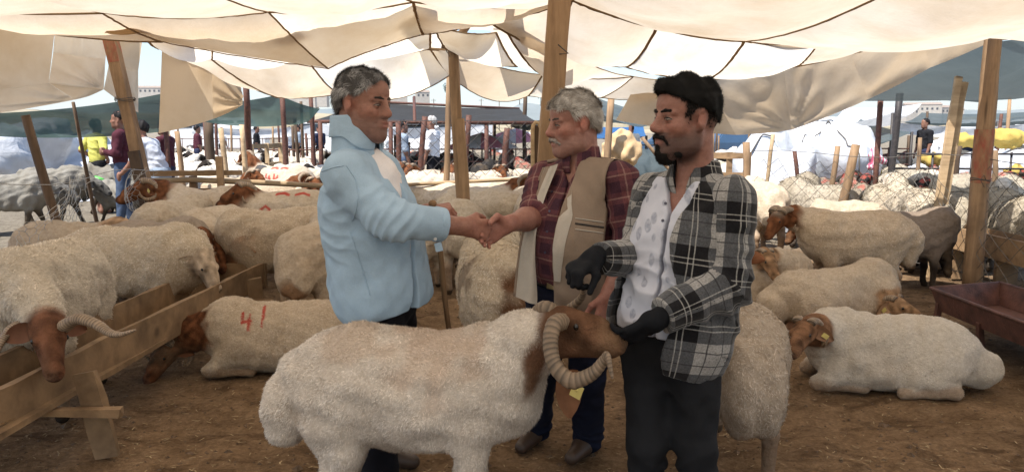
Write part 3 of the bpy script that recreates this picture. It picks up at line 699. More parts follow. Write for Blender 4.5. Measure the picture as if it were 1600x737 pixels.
def paint_head(V, c, Rm, s, skin, stub=0.0, stubc=A(.05, .045, .045), lips=A(.30, .11, .09), red=.25, fade=0.0, fadec=A(.02, .018, .018), lidc=A(.10, .05, .035)):
    q = (V - c) @ Rm / s; col = np.tile(skin, (len(V), 1)); nz = Wob(14, .5, 4)(V); x, y, z = q.T; near = (np.abs(z) < .2) & (np.linalg.norm(q, axis=1) < .22)
    def bl(m, cc): nonlocal col; m = (m * near)[:, None]; col = col * (1 - m) + cc * m
    g = lambda p, r: np.exp(-(((q - A(*p)) / A(*r)) ** 2).sum(1))
    ya = np.stack([x, np.abs(y), z], 1); ga = lambda p, r: np.exp(-(((ya - A(*p)) / A(*r)) ** 2).sum(1))
    bl(ga((.065, .045, -.025), (.03, .025, .02)) * red, A(.42, .14, .10)); bl(g((.115, 0, -.03), (.02, .02, .018)) * red, A(.42, .15, .11)); bl(ga((-.005, .08, 0), (.03, .02, .04)) * red * 1.3, A(.42, .14, .10))
    if stub:
        m = sstep(-.035, -.062, z + nz * .006) * sstep(-.155, -.125, z) * sstep(-.03, .0, x) * (1 - .75 * ga((.098, 0, -.066), (.02, .024, .011)))
        m = np.maximum(m, sstep(-.036, -.044, z) * sstep(-.062, -.054, z) * sstep(.07, .09, x)); m = np.maximum(m, sstep(-.03, .0, x) * sstep(.035, .01, x) * sstep(-.01, -.04, z) * sstep(-.15, -.12, z) * .8)
        bl(m * stub, stubc)
    bl(g((.102, 0, -.0605), (.012, .022, .0055)) * .8, lips); bl(g((.101, 0, -.0735), (.012, .020, .0065)) * .75, lips * 1.15)
    bl(ga((.088, .033, .0105), (.012, .019, .0034)) * .85, lidc); bl(ga((.086, .033, -.010), (.014, .018, .004)) * .5, skin * .55)
    if fade:
        m = sstep(-.035, .03, z) * sstep(.052, .03, x) * sstep(-.13, -.1, z) * fade; m = np.maximum(m, sstep(-.06, .03, z) * sstep(-.02, -.05, x) * fade); m *= 1 - ga((-.005, .085, 0), (.035, .018, .045)); bl(np.clip(m, 0, 1), fadec)
    return col
def hair_obj(name, prims, h, parent, off, col, n, L, wd, flow, lift=.35, mess=.3, disp=None, seed=3, colj=.25, greys=None, mask=None, tip=1.15):
    """a base shell plus strands, joined as one hair piece"""
    V, F, N = polygonize(prims, h, disp)
    base = np.tile(col * .8, (len(V), 1)); me = np_mesh(name, V - off, F, None, True, base)
    o = link(name, me, M['hair'], parent)
    cc = np.tile(col, (len(V), 1))
    if greys is not None: w = sstep(-.25, .35, Wob(22, .5, seed)(V))[:, None]; cc = cc * (1 - w) + greys * w
    s = strands('hair_strands', V - off, F, N, n, L, wd, lambda p, q: flow(p + off, q), cc, lift, mess, None if mask is None else mask(V), seed, colj, tip)
    so = link('hair_strands', s, M['hair'], o); so['kind'] = 'stuff'; return o
def limb(a, b, ra, rb, k=.03): return C(a, b, ra, rb, k)
def eyes(c, Rm, s, parent, off, gaze=(1, 0, -.15), open_=1.0):
    for y in (1, -1):
        p = c + Rm @ (A(.0762, y * .0335, .0005) * s); g = unit(Rm @ unit(A(*gaze)))
        m = MB().ball((0, 0, 0), (.0148 * s, .0158 * s, .0078 * s * open_), 14, 10); V = np.concatenate(m.V) @ Rm.T + p
        eo = link('eye', np_mesh('eye', V - off, m.Q, m.T, True), M['sclera'], parent)
        q = p + g * .0082 * s
        m = MB().ball((0, 0, 0), (.0066 * s, .0078 * s, .0072 * s * open_), 10, 8); V = np.concatenate(m.V) @ Rm.T + q
        link('iris', np_mesh('iris', V - off, m.Q, m.T, True), M['eye'], eo)
        T = lambda x, yy, z: c + Rm @ (A(x, yy * y, z) * s)
        MB().tube([T(.0885, .0175, .0005), T(.0915, .026, .0062 * open_), T(.0905, .034, .0080 * open_), T(.0855, .043, .0060 * open_), T(.079, .0505, -.001)], [.0008, .0017, .0020, .0019, .0008], 6).build('lash_line', M['lash'], eo, True, off)
def shoe_prims(ank, toe, gz=0.0):
    d = unit(A(toe[0] - ank[0], toe[1] - ank[1], 0)); b = A(ank[0], ank[1], gz)
    return [C(b - d * .05 + A(0, 0, .045), b + d * .06 + A(0, 0, .05), .043, .042, .03), C(b + d * .06 + A(0, 0, .04), b + d * .17 + A(0, 0, .03), .043, .032, .03), C(b + A(0, 0, .06), b + A(0, 0, .12), .045, .045, .03), CUT(lambda P: gz + .001 - P[:, 2])]

def sleeve_bones(s, e, w, rad):
    hinge = np.cross(e - s, w - e); hinge = unit(hinge) if np.linalg.norm(hinge) > 1e-5 else A(0, 0, 1); return [(s, e, hinge, rad, 0.0), (e, w, hinge, rad, np.linalg.norm(e - s))]
def seg_d(P, a, b): return np.linalg.norm((P - a) - np.clip((P - a) @ (b - a) / ((b - a) @ (b - a)), 0, 1)[:, None] * (b - a), axis=1)
# ------------------------------------------------------------------ the three men
def torso(pel, nk, fwd, lat=.19, dep=.135, belly=.0, infl=0.0):
    Rt = frame(fwd, nk - pel); L = np.linalg.norm(nk - pel); f, l, u = Rt.T; i = infl
    return Rt, [E(pel + u * L * .64, (dep + i, lat - .012 + i, L * .33), Rt, k=.08), E(pel + u * L * .36 + f * belly * .5, (dep + belly + i, lat - .01 + i, L * .36), Rt, k=.1), E(pel + u * .02, (dep + i, lat - .015 + i, .17), Rt, k=.1)]
def yoke(nk, sR, sL, u, r=.065, i=0.0):
    return [C(nk - u * .035, sR, .062 + i, r + i, k=.07), C(nk - u * .035, sL, .062 + i, r + i, k=.07)]
def skin_body(name, root, off, head, neck, arms, hands, core, legs, skin, hc, hR, hs, h=.0045, **paint):
    V, F, N = polygonize(head + neck + arms + hands + core, h)
    col = paint_head(V, hc, hR, hs, skin, **paint)
    if hands:
        dh = sdf(hands, V, cull=False); m = (sstep(.02, .0, dh) * .25)[:, None]; col = col * (1 - m) + skin * A(1.15, .85, .8) * m
    return link(name, np_mesh('body', V - off, F, None, True, col), M['skin'], root)
def button(parent, p, n, off, mat='button', r=.006):
    f, l, u = ortho(n, (0, 0, 1)); m = MB().tube([p, p + f * .003], r, 8); m.build('button', M[mat], parent, off=off)
def legs_prims(hip, knee, ank, rh=.088, rk=.062, ra=.045):
    return [C(hip, knee, rh, rk, k=.05), C(knee, ank, rk * .95, ra, k=.03)]
def man_left():
    D = 2.85; f = unit(A(.965, -.262, 0)); l = unit(A(.262, .965, 0)); up = A(0, 0, 1)
    pel = W(596, 446, D + .08); nk = W(556, 238, D + .01); base = A(pel[0], pel[1], 0)
    root = empty('person', base, 0, 'man with short grey hair in a long light blue shirt and black trousers', 'person', 'three men in the pen'); off = base
    sR, eR, wR = W(538, 268, 2.69), W(612, 344, 2.63), W(727, 354, 2.78)
    sL, eL, wL = W(590, 268, 3.04), W(632, 345, 3.12), W(668, 330, 3.04)
    hc = W(568, 164, D - .01); hR = frame(A(.90, -.43, -.10), A(.06, 0, 1))
    hipR, hipL = pel - l * .10 - up * .04, pel + l * .10 - up * .04; aR = W(590, 775, 2.93); aL = G(600, 727) + A(-.03, .02, .08)
    kR, kL = (hipR + aR) / 2 + f * .03, (hipL + aL) / 2 + f * .04
    head = head_prims(hc, hR, 1.0, 1.0, 1.04)
    neck = [C(hc - up * .065 - f * .042, nk - up * .03 - f * .02, .054, .064, k=.03)]
    arms = [limb(sR, eR, .055, .045), limb(eR, eR * .6 + wR * .4, .045, .046, .02), limb(eR * .6 + wR * .4, wR, .045, .030, .02), limb(sL, eL, .055, .045), limb(eL, wL, .043, .031)]
    hands = hand_prims(wR, unit(W(772, 362, 2.85) - wR), unit(A(-.2, -.95, .25)), -1, (.55, .62, .68, .72), .5, 1.0, .02, .5, 1.08)
    hands += hand_prims(wL, unit(W(700, 326, 3.02) - wL), unit(A(0, -.4, .9)), 1, (.95, 1, 1, 1), .8, .95)
    Rt, core = torso(pel, nk, f, .15, .10, .01)
    skin = A(.265, .130, .094)
    legs = legs_prims(hipR, kR, aR, .08, .055, .04) + legs_prims(hipL, kL, aL, .08, .055, .04)
    body = skin_body('body', root, off, head, neck, arms, hands, core, legs, skin, hc, hR, 1.0, stub=.38, stubc=A(.075, .062, .06), red=.22)
    eyes(hc, hR, 1.0, root, off, (1, 0, -.10), .62)
    # shirt
    u = Rt[:, 2]
    Rt, st = torso(pel, nk, f, .205, .150, .025, .006)
    st += yoke(nk, sR - u * .012, sL - u * .012, u, .066, .004) + [C(sR - u * .01, eR, .074, .068, .05), C(eR, eR * .32 + wR * .68, .066, .056, .04), C(sL, eL, .080, .068, .05), C(eL, eL * .75 + wL * .25, .066, .058, .04), E(pel - u * .03, (.172, .205, .16), Rt, k=.10)]
    hem = lambda P: -(((P - pel) @ u) + .078 + .018 * np.clip(((P - pel) @ f / .17) ** 2, 0, 1.3) - .03 * np.clip((P - pel) @ f / .17, -1, 1))
    cutR = lambda P: np.where((seg_d(P, eR, wR) < .09) & ((P - eR) @ unit(wR - eR) > 0), (P - (eR * .35 + wR * .65)) @ unit(wR - eR), -1.)
    cutL = lambda P: np.where((seg_d(P, eL, wL) < .09) & ((P - eL) @ unit(wL - eL) > 0), (P - (eL * .6 + wL * .4)) @ unit(wL - eL), -1.)
    nkc = lambda P: ((P - (nk + u * .035)) @ u)
    opening = lambda P: -np.maximum(np.abs((P - nk) @ l + .0) - (.012 + .20 * np.clip(((P - nk) @ u) + .20, 0, .3)), -((P - nk) @ f - .02))
    fold = Folds([(eR, .14, unit(wR - sR), .036, .008), (pel + u * .22 - l * .17 - f * .03, .16, unit(A(.5, 0, 1)), .05, .004), (sR * .3 + eR * .7, .12, unit(eR - sR), .04, .004), (nk - u * .2 + f * .05 - l * .12, .14, unit(A(1, .2, -.7)), .045, .0035), (sR * .5 + eR * .5 + u * .02, .16, unit(A(.6, .1, -.8)), .07, .005), (sR - u * .14 - f * .06, .2, unit(A(.6, 0, -1)), .08, .006), (pel + u * .12 - l * .15, .26, unit(A(.35, 0, 1)), .12, .005), (pel - l * .1 - f * .1, .2, unit(A(1, .3, .2)), .08, .004)], 11)
    sh = cloth_obj('shirt', st + [CUT(hem), CUT(cutR), CUT(cutL), CUT(nkc), CUT(opening, .006)], .005, 'blue_shirt', root, off, fold)
    # rolled cuff, collar, tee, buttons
    c0, c1 = eR * .42 + wR * .58, eR * .31 + wR * .69; ax = unit(wR - eR)
    cloth_obj('cuff', [C(c0, c1, .064, .062, .01), CUT(lambda P: (P - c1) @ ax), CUT(lambda P: -((P - c0) @ ax))], .0045, 'blue_shirt', sh, off, Folds([], 3))
    f2, l2, u2 = ortho(ax, up); button(sh, (c0 * .5 + c1 * .5) - u2 * .045 - unit(A(.1, 1, 0)) * .048, A(0, -1, -.6), off)
    MB().beam(c0 * .55 + c1 * .45 - u2 * .062 + A(.005, -.03, 0), c0 * .55 + c1 * .45 - u2 * .093 + A(.015, -.022, 0), .026, .004, (0, 1, 0)).build('cuff_tab', M['blue_shirt'], sh, off=off)
    cu = unit(A(-.06, 0, 1)); cb = nk + u * .005 + f * .004
    top = lambda P: .128 - .05 * sstep(.02, .07, (P - cb) @ f)
    collar = [C(cb - cu * .05, cb + cu * .16, .094, .080, .01), CUT(lambda P: (P - cb) @ cu - top(P)), CUT(lambda P: -((P - cb) @ cu) - .03), CUT(lambda P: np.where((P - cb) @ f > 0, .022 + .28 * (((P - cb) @ cu) - .01) * .25 - np.abs((P - cb) @ l), -1.) )]
    cloth_obj('collar', collar, .004, 'blue_shirt', sh, off, Folds([], 5, .0006), shell=.010)
    leaf = [C(cb + cu * .03, cb + cu * .155, .0985, .083, .01), CUT(lambda P: (P - cb) @ cu - top(P) - .004), CUT(lambda P: -((P - cb) @ cu) + .055 - .055 * sstep(-.02, .08, (P - cb) @ f)), CUT(lambda P: np.where((P - cb) @ f > 0, .024 + .07 * (((P - cb) @ cu) - .01) - np.abs((P - cb) @ l), -1.))]
    cloth_obj('collar_leaf', leaf, .004, 'blue_shirt', sh, off, Folds([], 5, .0006), shell=.009)
    for nm, pts in (('armhole_seam', [(541, 258), (556, 280), (560, 305), (556, 330), (549, 350)]), ('yoke_seam', [(503, 268), (520, 262), (541, 258)]), ('side_seam', [(547, 362), (560, 400), (572, 440), (580, 466)])):
        q = []
        for (x0, y0), (x1, y1) in zip(pts[:-1], pts[1:]):
            for t in np.linspace(0, 1, 6)[:-1]:
                h_ = on_surface(sh, x0 + (x1 - x0) * t, y0 + (y1 - y0) * t, off, .0008)[0]
                if h_ is not None: q.append(h_)
        if len(q) > 3: MB().tube(q, .0022, 5).build(nm, M['blue_shirt'], sh, True, off)
    tee = [E(pel + u * .36 * 1, (.12, .15, .26), Rt, k=.05), C(nk - u * .06, nk - u * .0, .085, .072, .05), CUT(lambda P: (P - (nk + u * .002)) @ u)]
    Rt2, tt = torso(pel, nk, f, .18, .138, .02, .004); cloth_obj('undershirt', tt + [C(nk - u * .09 + f * .02, nk - u * .01, .10, .076, .08), CUT(lambda P: (P - (nk + u * .004)) @ u), CUT(lambda P: -((P - pel) @ u) + .05)], .007, 'tee_white', root, off, Folds([], 8))
    tr = legs_prims(hipR, kR, aR, .095, .086, .075) + legs_prims(hipL, kL, aL, .095, .086, .075) + [E(pel - up * .06, (.120, .150, .14), Rt, k=.06)]
    cloth_obj('trousers', tr, .008, 'trousers', root, off, Folds([(kR, .25, up, .09, .010), (kL, .25, up, .09, .010)], 21))
    for a in (aR, aL): cloth_obj('shoe', shoe_prims(a, a + f), .007, 'shoe', root, off)
    # hair
    base = head_prims(hc, hR, 1.0)[:4]; T = lambda P: (P - hc) @ hR
    for p in base: p.r = p.r + .0072
    hl = lambda P: (lambda q: np.maximum.reduce([q[:, 0] * .62 - q[:, 2] + .020, q[:, 0] - .078, np.where(q[:, 2] < .075, q[:, 0] - .050 + np.abs(q[:, 1] * .0) - .25 * np.clip(q[:, 2] - .03, 0, .05), -1), -(q[:, 2] + .075) - .9 * np.clip(-q[:, 0] - .03, -.2, .0) * 0]))(T(P)) * .8
    ear = [CUT(lambda P: .044 - np.linalg.norm((T(P) - A(-.002, -.078, -.008)) * A(1.15, 1, .95), axis=1)), CUT(lambda P: .044 - np.linalg.norm((T(P) - A(-.002, .078, -.008)) * A(1.15, 1, .95), axis=1))]
    side = CUT(lambda P: (lambda q: np.where(q[:, 0] > -.04, -(q[:, 2] + .012 + .3 * np.clip(-q[:, 0], 0, .04)), -(q[:, 2] + .085)))(T(P)))
    hp = base + [CUT(hl), side] + ear
    flow = lambda p, n: (T(p)[:, 2:3] > .06) * (hR @ A(.65, -.5, .2)) + (T(p)[:, 2:3] <= .06) * (hR @ A(-.5, 0, -.9))
    hair_obj('hair', hp, .005, root, off, A(.075, .072, .072), 17000, .024, .0017, flow, .26, .22, Wob(16, .0025, 3), 5, .3, A(.30, .30, .305))
    brows(root, off, hc, hR, 1.0, A(.045, .036, .032), .85)
    return root
def brows(root, off, hc, hR, s, col, w=1.0):
    for y in (1, -1):
        T = lambda x, yy, z: hc + hR @ (A(x, yy * y, z) * s)
        pr = [C(T(.0955, .012, .0235), T(.0915, .028, .0275), .0030 * w, .0042 * w, .004), C(T(.0915, .028, .0275), T(.0835, .043, .0265), .0042 * w, .0034 * w, .004), C(T(.0835, .043, .0265), T(.072, .055, .0185), .0034 * w, .0014 * w, .004)]
        hair_obj('eyebrow', pr, .0026, root, off, col, 500, .008, .0011, lambda p, n, y=y: np.tile(hR @ A(-.3, y * 1.0, .12), (len(p), 1)), .35, .3, None, 4, .3)
def man_old():
    D = 3.15; f = unit(A(-.53, -.85, 0)); l = A(.85, -.53, 0); up = A(0, 0, 1)
    pel = W(893, 452, D + .02); nk = W(909, 256, D); base = A(pel[0], pel[1], 0)
    root = empty('person', base, 0, 'older man with white hair and moustache in a burgundy checked shirt and beige vest', 'person', 'three men in the pen'); off = base
    sR, eR, wR = W(852, 284, 3.27), W(838, 338, 3.12), W(794, 350, 2.905)
    sL, eL, wL = W(968, 284, 3.03), W(985, 378, 3.0), W(950, 462, 2.93)
    hc = W(897, 194, D - .02); hR = frame(A(-.955, -.29, -.03), A(-.10, 0, 1))
    hipR, hipL = pel - l * .10 - up * .04, pel + l * .10 - up * .04; aR = G(829, 690) + A(.03, .02, .07); aL = G(912, 708) + A(.02, .03, .07)
    kR, kL = (hipR + aR) / 2 + f * .03, (hipL + aL) / 2 + f * .03
    head = head_prims(hc, hR, 1.0, 1.0, 1.0, 1.02) 
    neck = [C(hc - up * .065 - hR[:, 0] * .042, nk - up * .03 - hR[:, 0] * .01, .055, .064, k=.03)]
    arms = [limb(sR, eR, .055, .045), limb(eR, eR * .6 + wR * .4, .046, .046, .02), limb(eR * .6 + wR * .4, wR, .045, .030, .02), limb(sL, eL, .055, .044), limb(eL, wL, .043, .030)]
    hands = hand_prims(wR, unit(W(745, 376, 2.835) - wR), unit(A(.12, .95, .3)), -1, (.36, .36, .36, .36), .55, .97, .01, .75, 1.1)
    hands += hand_prims(wL, unit(A(-.25, -.15, -1)), unit(A(.5, -.8, 0)), 1, (.3, .35, .4, .45), .4)
    Rt, core = torso(pel, nk, f, .145, .095, .03)
    legs = legs_prims(hipR, kR, aR, .08, .055, .04) + legs_prims(hipL, kL, aL, .08, .055, .04)
    skin = A(.305, .150, .116)
    skin_body('body', root, off, head, neck, arms, hands, core, legs, skin, hc, hR, 1.0, stub=.22, stubc=A(.20, .17, .16), red=.5)
    eyes(hc, hR, 1.0, root, off, (1, 0, -.05), .6); u = Rt[:, 2]
    bones = [(pel, nk, f, .17), (sR, eR, f, .07), (eR, wR, f, .06), (sL, eL, f, .07), (eL, wL, f, .06)]
    Rt, st = torso(pel, nk, f, .185, .128, .045, .004); st += yoke(nk, sR, sL, u, .07); slR = [C(sR + u * .01, eR, .080, .074, .05), C(eR, eR * .9 + wR * .1, .072, .068, .03), CUT(lambda P: hemR(P))]; slL = [C(sL + u * .01, eL, .076, .068, .05), C(eL, eL * .85 + wL * .15, .066, .062, .03), CUT(lambda P: hemL(P))]
    seg = lambda P, a, b: np.linalg.norm((P - a) - np.clip((P - a) @ (b - a) / ((b - a) @ (b - a)), 0, 1)[:, None] * (b - a), axis=1)
    hemL = lambda P: np.where(seg(P, eL, wL) < .085, (P - (eL * .80 + wL * .20)) @ unit(wL - eL), -1.); hemR = lambda P: np.where((seg(P, eR, wR) < .080) & ((P - eR) @ unit(wR - eR) > .0), (P - (eR * .78 + wR * .22)) @ unit(wR - eR), -1.)
    vee = lambda P: -np.maximum(np.abs((P - nk) @ l + .012) - (.004 + .62 * np.clip(((P - nk) @ u) + .075, 0, .3)), -((P - nk) @ f - .02))
    fo1 = Folds([(sR * .4 + eR * .6, .14, unit(eR - sR), .05, .008), (sL * .4 + eL * .6, .2, unit(eL - sL + A(.05, 0, 0)), .07, .008), (pel + u * .2 + f * .1, .25, unit(A(.4, 0, 1)), .10, .006)], 31)
    sh = cloth_obj('shirt', st + [CUT(lambda P: (P - (nk + u * .022)) @ u), CUT(vee), CUT(lambda P: -((P - pel) @ u) + .035)], .007, 'burgundy', root, off, fo1, 0, bones[:1])
    cloth_obj('sleeve', slR, .007, 'burgundy', sh, off, fo1, 0, sleeve_bones(sR, eR, wR, .075)); cloth_obj('sleeve', slL, .007, 'burgundy', sh, off, fo1, 0, sleeve_bones(sL, eL, wL, .07))
    cb = nk + u * .004; cu = unit(A(0.02, .10, 1)); fo = unit(f + A(-.25, .2, 0))
    for sgn in (1, -1):
        p = [C(cb, cb + cu * .075, .085, .074, .01), CUT(lambda P: (P - cb) @ cu - .068), CUT(lambda P: -((P - cb) @ cu) - .018 - .03 * np.clip(((P - cb) @ fo) / .08, 0, 1)), CUT(lambda P: -((P - cb) @ l) * sgn + .012 * ((P - cb) @ fo > 0) - .004 * ((P - cb) @ fo <= 0))]
        cloth_obj('collar', p, .004, 'burgundy', sh, off, Folds([], 3, .0006), .009, [(cb, cb + cu, f, .08)])
    for px, py in ((863, 300), (859, 330), (855, 362), (852, 394)):
        q, n_ = on_surface(sh, px, py, off, .001)
        if q is not None: button(sh, q, n_, off, 'button_dark', .005)
    # vest
    Rt, vt = torso(pel, nk, f, .205, .150, .045, .012); vt += yoke(nk, sR, sL, u, .088, .010) + [E(pel - u * .02, (.165, .198, .15), Rt, k=.08)]
    op = lambda P: (lambda x, y, z: -np.maximum(np.maximum(y - (.028 + .16 * np.clip(z - .28, 0, .3) - .05 * np.clip(.2 - z, 0, .3)), -(y + .17 + .1 * np.clip(.3 - z, 0, .3))), -(x - .0)))((P - pel) @ f, (P - pel) @ l, (P - pel) @ u)
    arm = lambda c, ax: (lambda P: .082 - np.linalg.norm((P - c) - ((P - c) @ ax)[:, None] * ax * .75, axis=1))
    aLx, aRx = unit(l + u * .15), unit(-l + u * .15)
    vcut = [CUT(op, .006), CUT(lambda P: -((P - pel) @ u) - .085), CUT(lambda P: (P - (nk + u * .035)) @ u), CUT(lambda P: .070 - np.linalg.norm((P - nk) - ((P - nk) @ u)[:, None] * u, axis=1)),
            CUT(arm(sL + l * .045 - u * .045, aLx)), CUT(arm(sR - l * .045 - u * .045, aRx)), CUT(lambda P: (P - sL) @ l + .020), CUT(lambda P: -((P - sR) @ l) + .020)]
    vs = cloth_obj('vest', vt + vcut, .0065, 'vest', root, off, Folds([(pel + l * .12 + u * .1, .3, unit(A(.5, 0, 1)), .12, .008), (nk - u * .15 + l * .1, .2, unit(A(1, 0, .2)), .08, .005)], 41), .013)
    # pale lining turned out along the near front, then the loose far front
    rows = []
    for k in range(26):
        t = k / 25; y = 238 + t * 200; wdt = 5 + 15 * math.sin(math.pi * (.15 + .75 * t)); x0 = None
        for px in np.arange(845, 950, 1.5):
            if on_surface(vs, px, y, off)[0] is not None: x0 = px; break
        if x0 is None: continue
        row = [on_surface(vs, x0 + .5 + wdt * s_, y + 2 * s_, off, (.006, .009, .007, .003)[i])[0] for i, s_ in enumerate((0, .3, .7, 1))]
        if all(q is not None for q in row): rows.append(row)
    if len(rows) > 3:
        g = np.array(rows); g[1:-1] = (g[:-2] + g[1:-1] * 2 + g[2:]) / 4; MB().grid(g[:, ::-1]).build('lapel_lining', M['lining'], vs, True, off)
    rows = []
    for k in range(26):
        t = k / 25; a = W(850 - 3 * math.sin(t * 3.1), 262, 3.17) * (1 - t) + W(804, 462, 3.02) * t; b = W(872, 256, 3.10) * (1 - t) + W(838 + 8 * math.sin(3 * t), 476, 2.99) * t
        a = a + A(-.02 * math.sin(math.pi * t), 0, 0); b = b + A(-.055 * math.sin(math.pi * t) ** 1.2, 0, 0)
        rows.append([a * (1 - s_) + b * s_ + A(0, -.02 * math.sin(math.pi * s_) + .006 * math.sin(9 * s_ + 5 * t), 0) for s_ in np.linspace(0, 1, 9)])
    g = np.array(rows); MB().grid(g[:, ::-1]).build('vest_lining', M['lining'], vs, True, off); MB().grid(g + A(-.004, .010, 0)).build('vest_front', M['vest'], vs, True, off)
    ed = [g[k, 0] for k in range(26)]; MB().tube(ed, .006, 6).build('vest_edge', M['vest'], vs, True, off)
    pz = pel + u * .22 + l * .13 + f * .145; ln = unit(l + f * -.35)
    for nm, y0, r_, mt_ in (('pocket_zip', 349, .004, 'iron'), ('pocket_seam', 341, .0022, 'lining'), ('pocket_seam', 358, .0022, 'lining')):
        q = [on_surface(vs, x, y0 + (x - 899) * .14, off, .002)[0] for x in range(899, 947, 4)]; q = [p for p in q if p is not None]
        if len(q) > 2: MB().tube(q, r_, 5).build(nm, M[mt_], vs, True, off)
    # belt, trousers, shoes
    bz = pel + u * .045; cloth_obj('belt', [C(bz - u * .019, bz + u * .019, .178, .178, .01, ax=f, sq=1.18), CUT(lambda P: np.abs((P - bz) @ u) - .019)], .006, 'belt', root, off)
    MB().box(bz + f * .153 - l * .01, (.005, .024, .018), Rt).build('belt_buckle', M['buckle'], root, off=off)
    tr = legs_prims(hipR, kR, aR, .105, .082, .072) + legs_prims(hipL, kL, aL, .105, .082, .072) + [E(pel - up * .03, (.138, .165, .13), Rt, k=.06), CUT(lambda P: (P - pel) @ u - .05)]
    cloth_obj('trousers', tr, .008, 'navy', root, off, Folds([(kR, .3, unit(A(.5, 0, 1)), .13, .005), (kL, .3, unit(A(-.5, 0, 1)), .13, .005), (aL, .2, up, .06, .008), (aR, .2, up, .06, .008)], 51))
    cloth_obj('shoe', shoe_prims(aR, aR + A(-.45, -.9, 0)), .007, 'shoe', root, off); cloth_obj('shoe', shoe_prims(aL, aL + A(-.5, -.85, 0)), .007, 'shoe', root, off)
    T = lambda P: (P - hc) @ hR; base_ = head_prims(hc, hR, 1.0)[:4]
    for p in base_: p.r = p.r + .0072
    hl = lambda P: (lambda q: np.maximum.reduce([q[:, 0] * .55 - q[:, 2] + .014, q[:, 0] - .088, np.where(q[:, 2] < .068, q[:, 0] - .030 - .55 * np.clip(q[:, 2] - .03, 0, .05), -1)]))(T(P)) * .8
    ear = [CUT(lambda P, y=y: .044 - np.linalg.norm((T(P) - A(-.002, y, -.008)) * A(1.15, 1, .95), axis=1)) for y in (.078, -.078)]
    side = CUT(lambda P: (lambda q: np.where(q[:, 0] > -.04, -(q[:, 2] + .008), -(q[:, 2] + .08)))(T(P)))
    flow = lambda p, n: (T(p)[:, 2:3] > .055) * (hR @ A(.75, .4, .1)) + (T(p)[:, 2:3] <= .055) * (hR @ A(-.6, 0, -.8))
    hair_obj('hair', base_ + [CUT(hl), side] + ear, .005, root, off, A(.34, .315, .29), 18000, .030, .0018, flow, .24, .2, Wob(16, .003, 3), 6, .28, A(.50, .48, .46))
    brows(root, off, hc, hR, 1.0, A(.10, .085, .08), .8)
    Th = lambda x, y, z: hc + hR @ A(x, y, z); pr = []
    for y in (1, -1): pr += [C(Th(.106, y * .003, -.052), Th(.095, y * .024, -.058), .0065, .006, .006), C(Th(.095, y * .024, -.058), Th(.082, y * .034, -.070), .006, .003, .004)]
    hair_obj('moustache', pr, .003, root, off, A(.34, .30, .28), 1600, .010, .0012, lambda p, n: np.sign((p - hc) @ hR[:, 1])[:, None] * (hR @ A(-.2, .8, 0)) + hR @ A(0, 0, -.6), .3, .3, Wob(40, .001, 2), 9, .25)
    return root
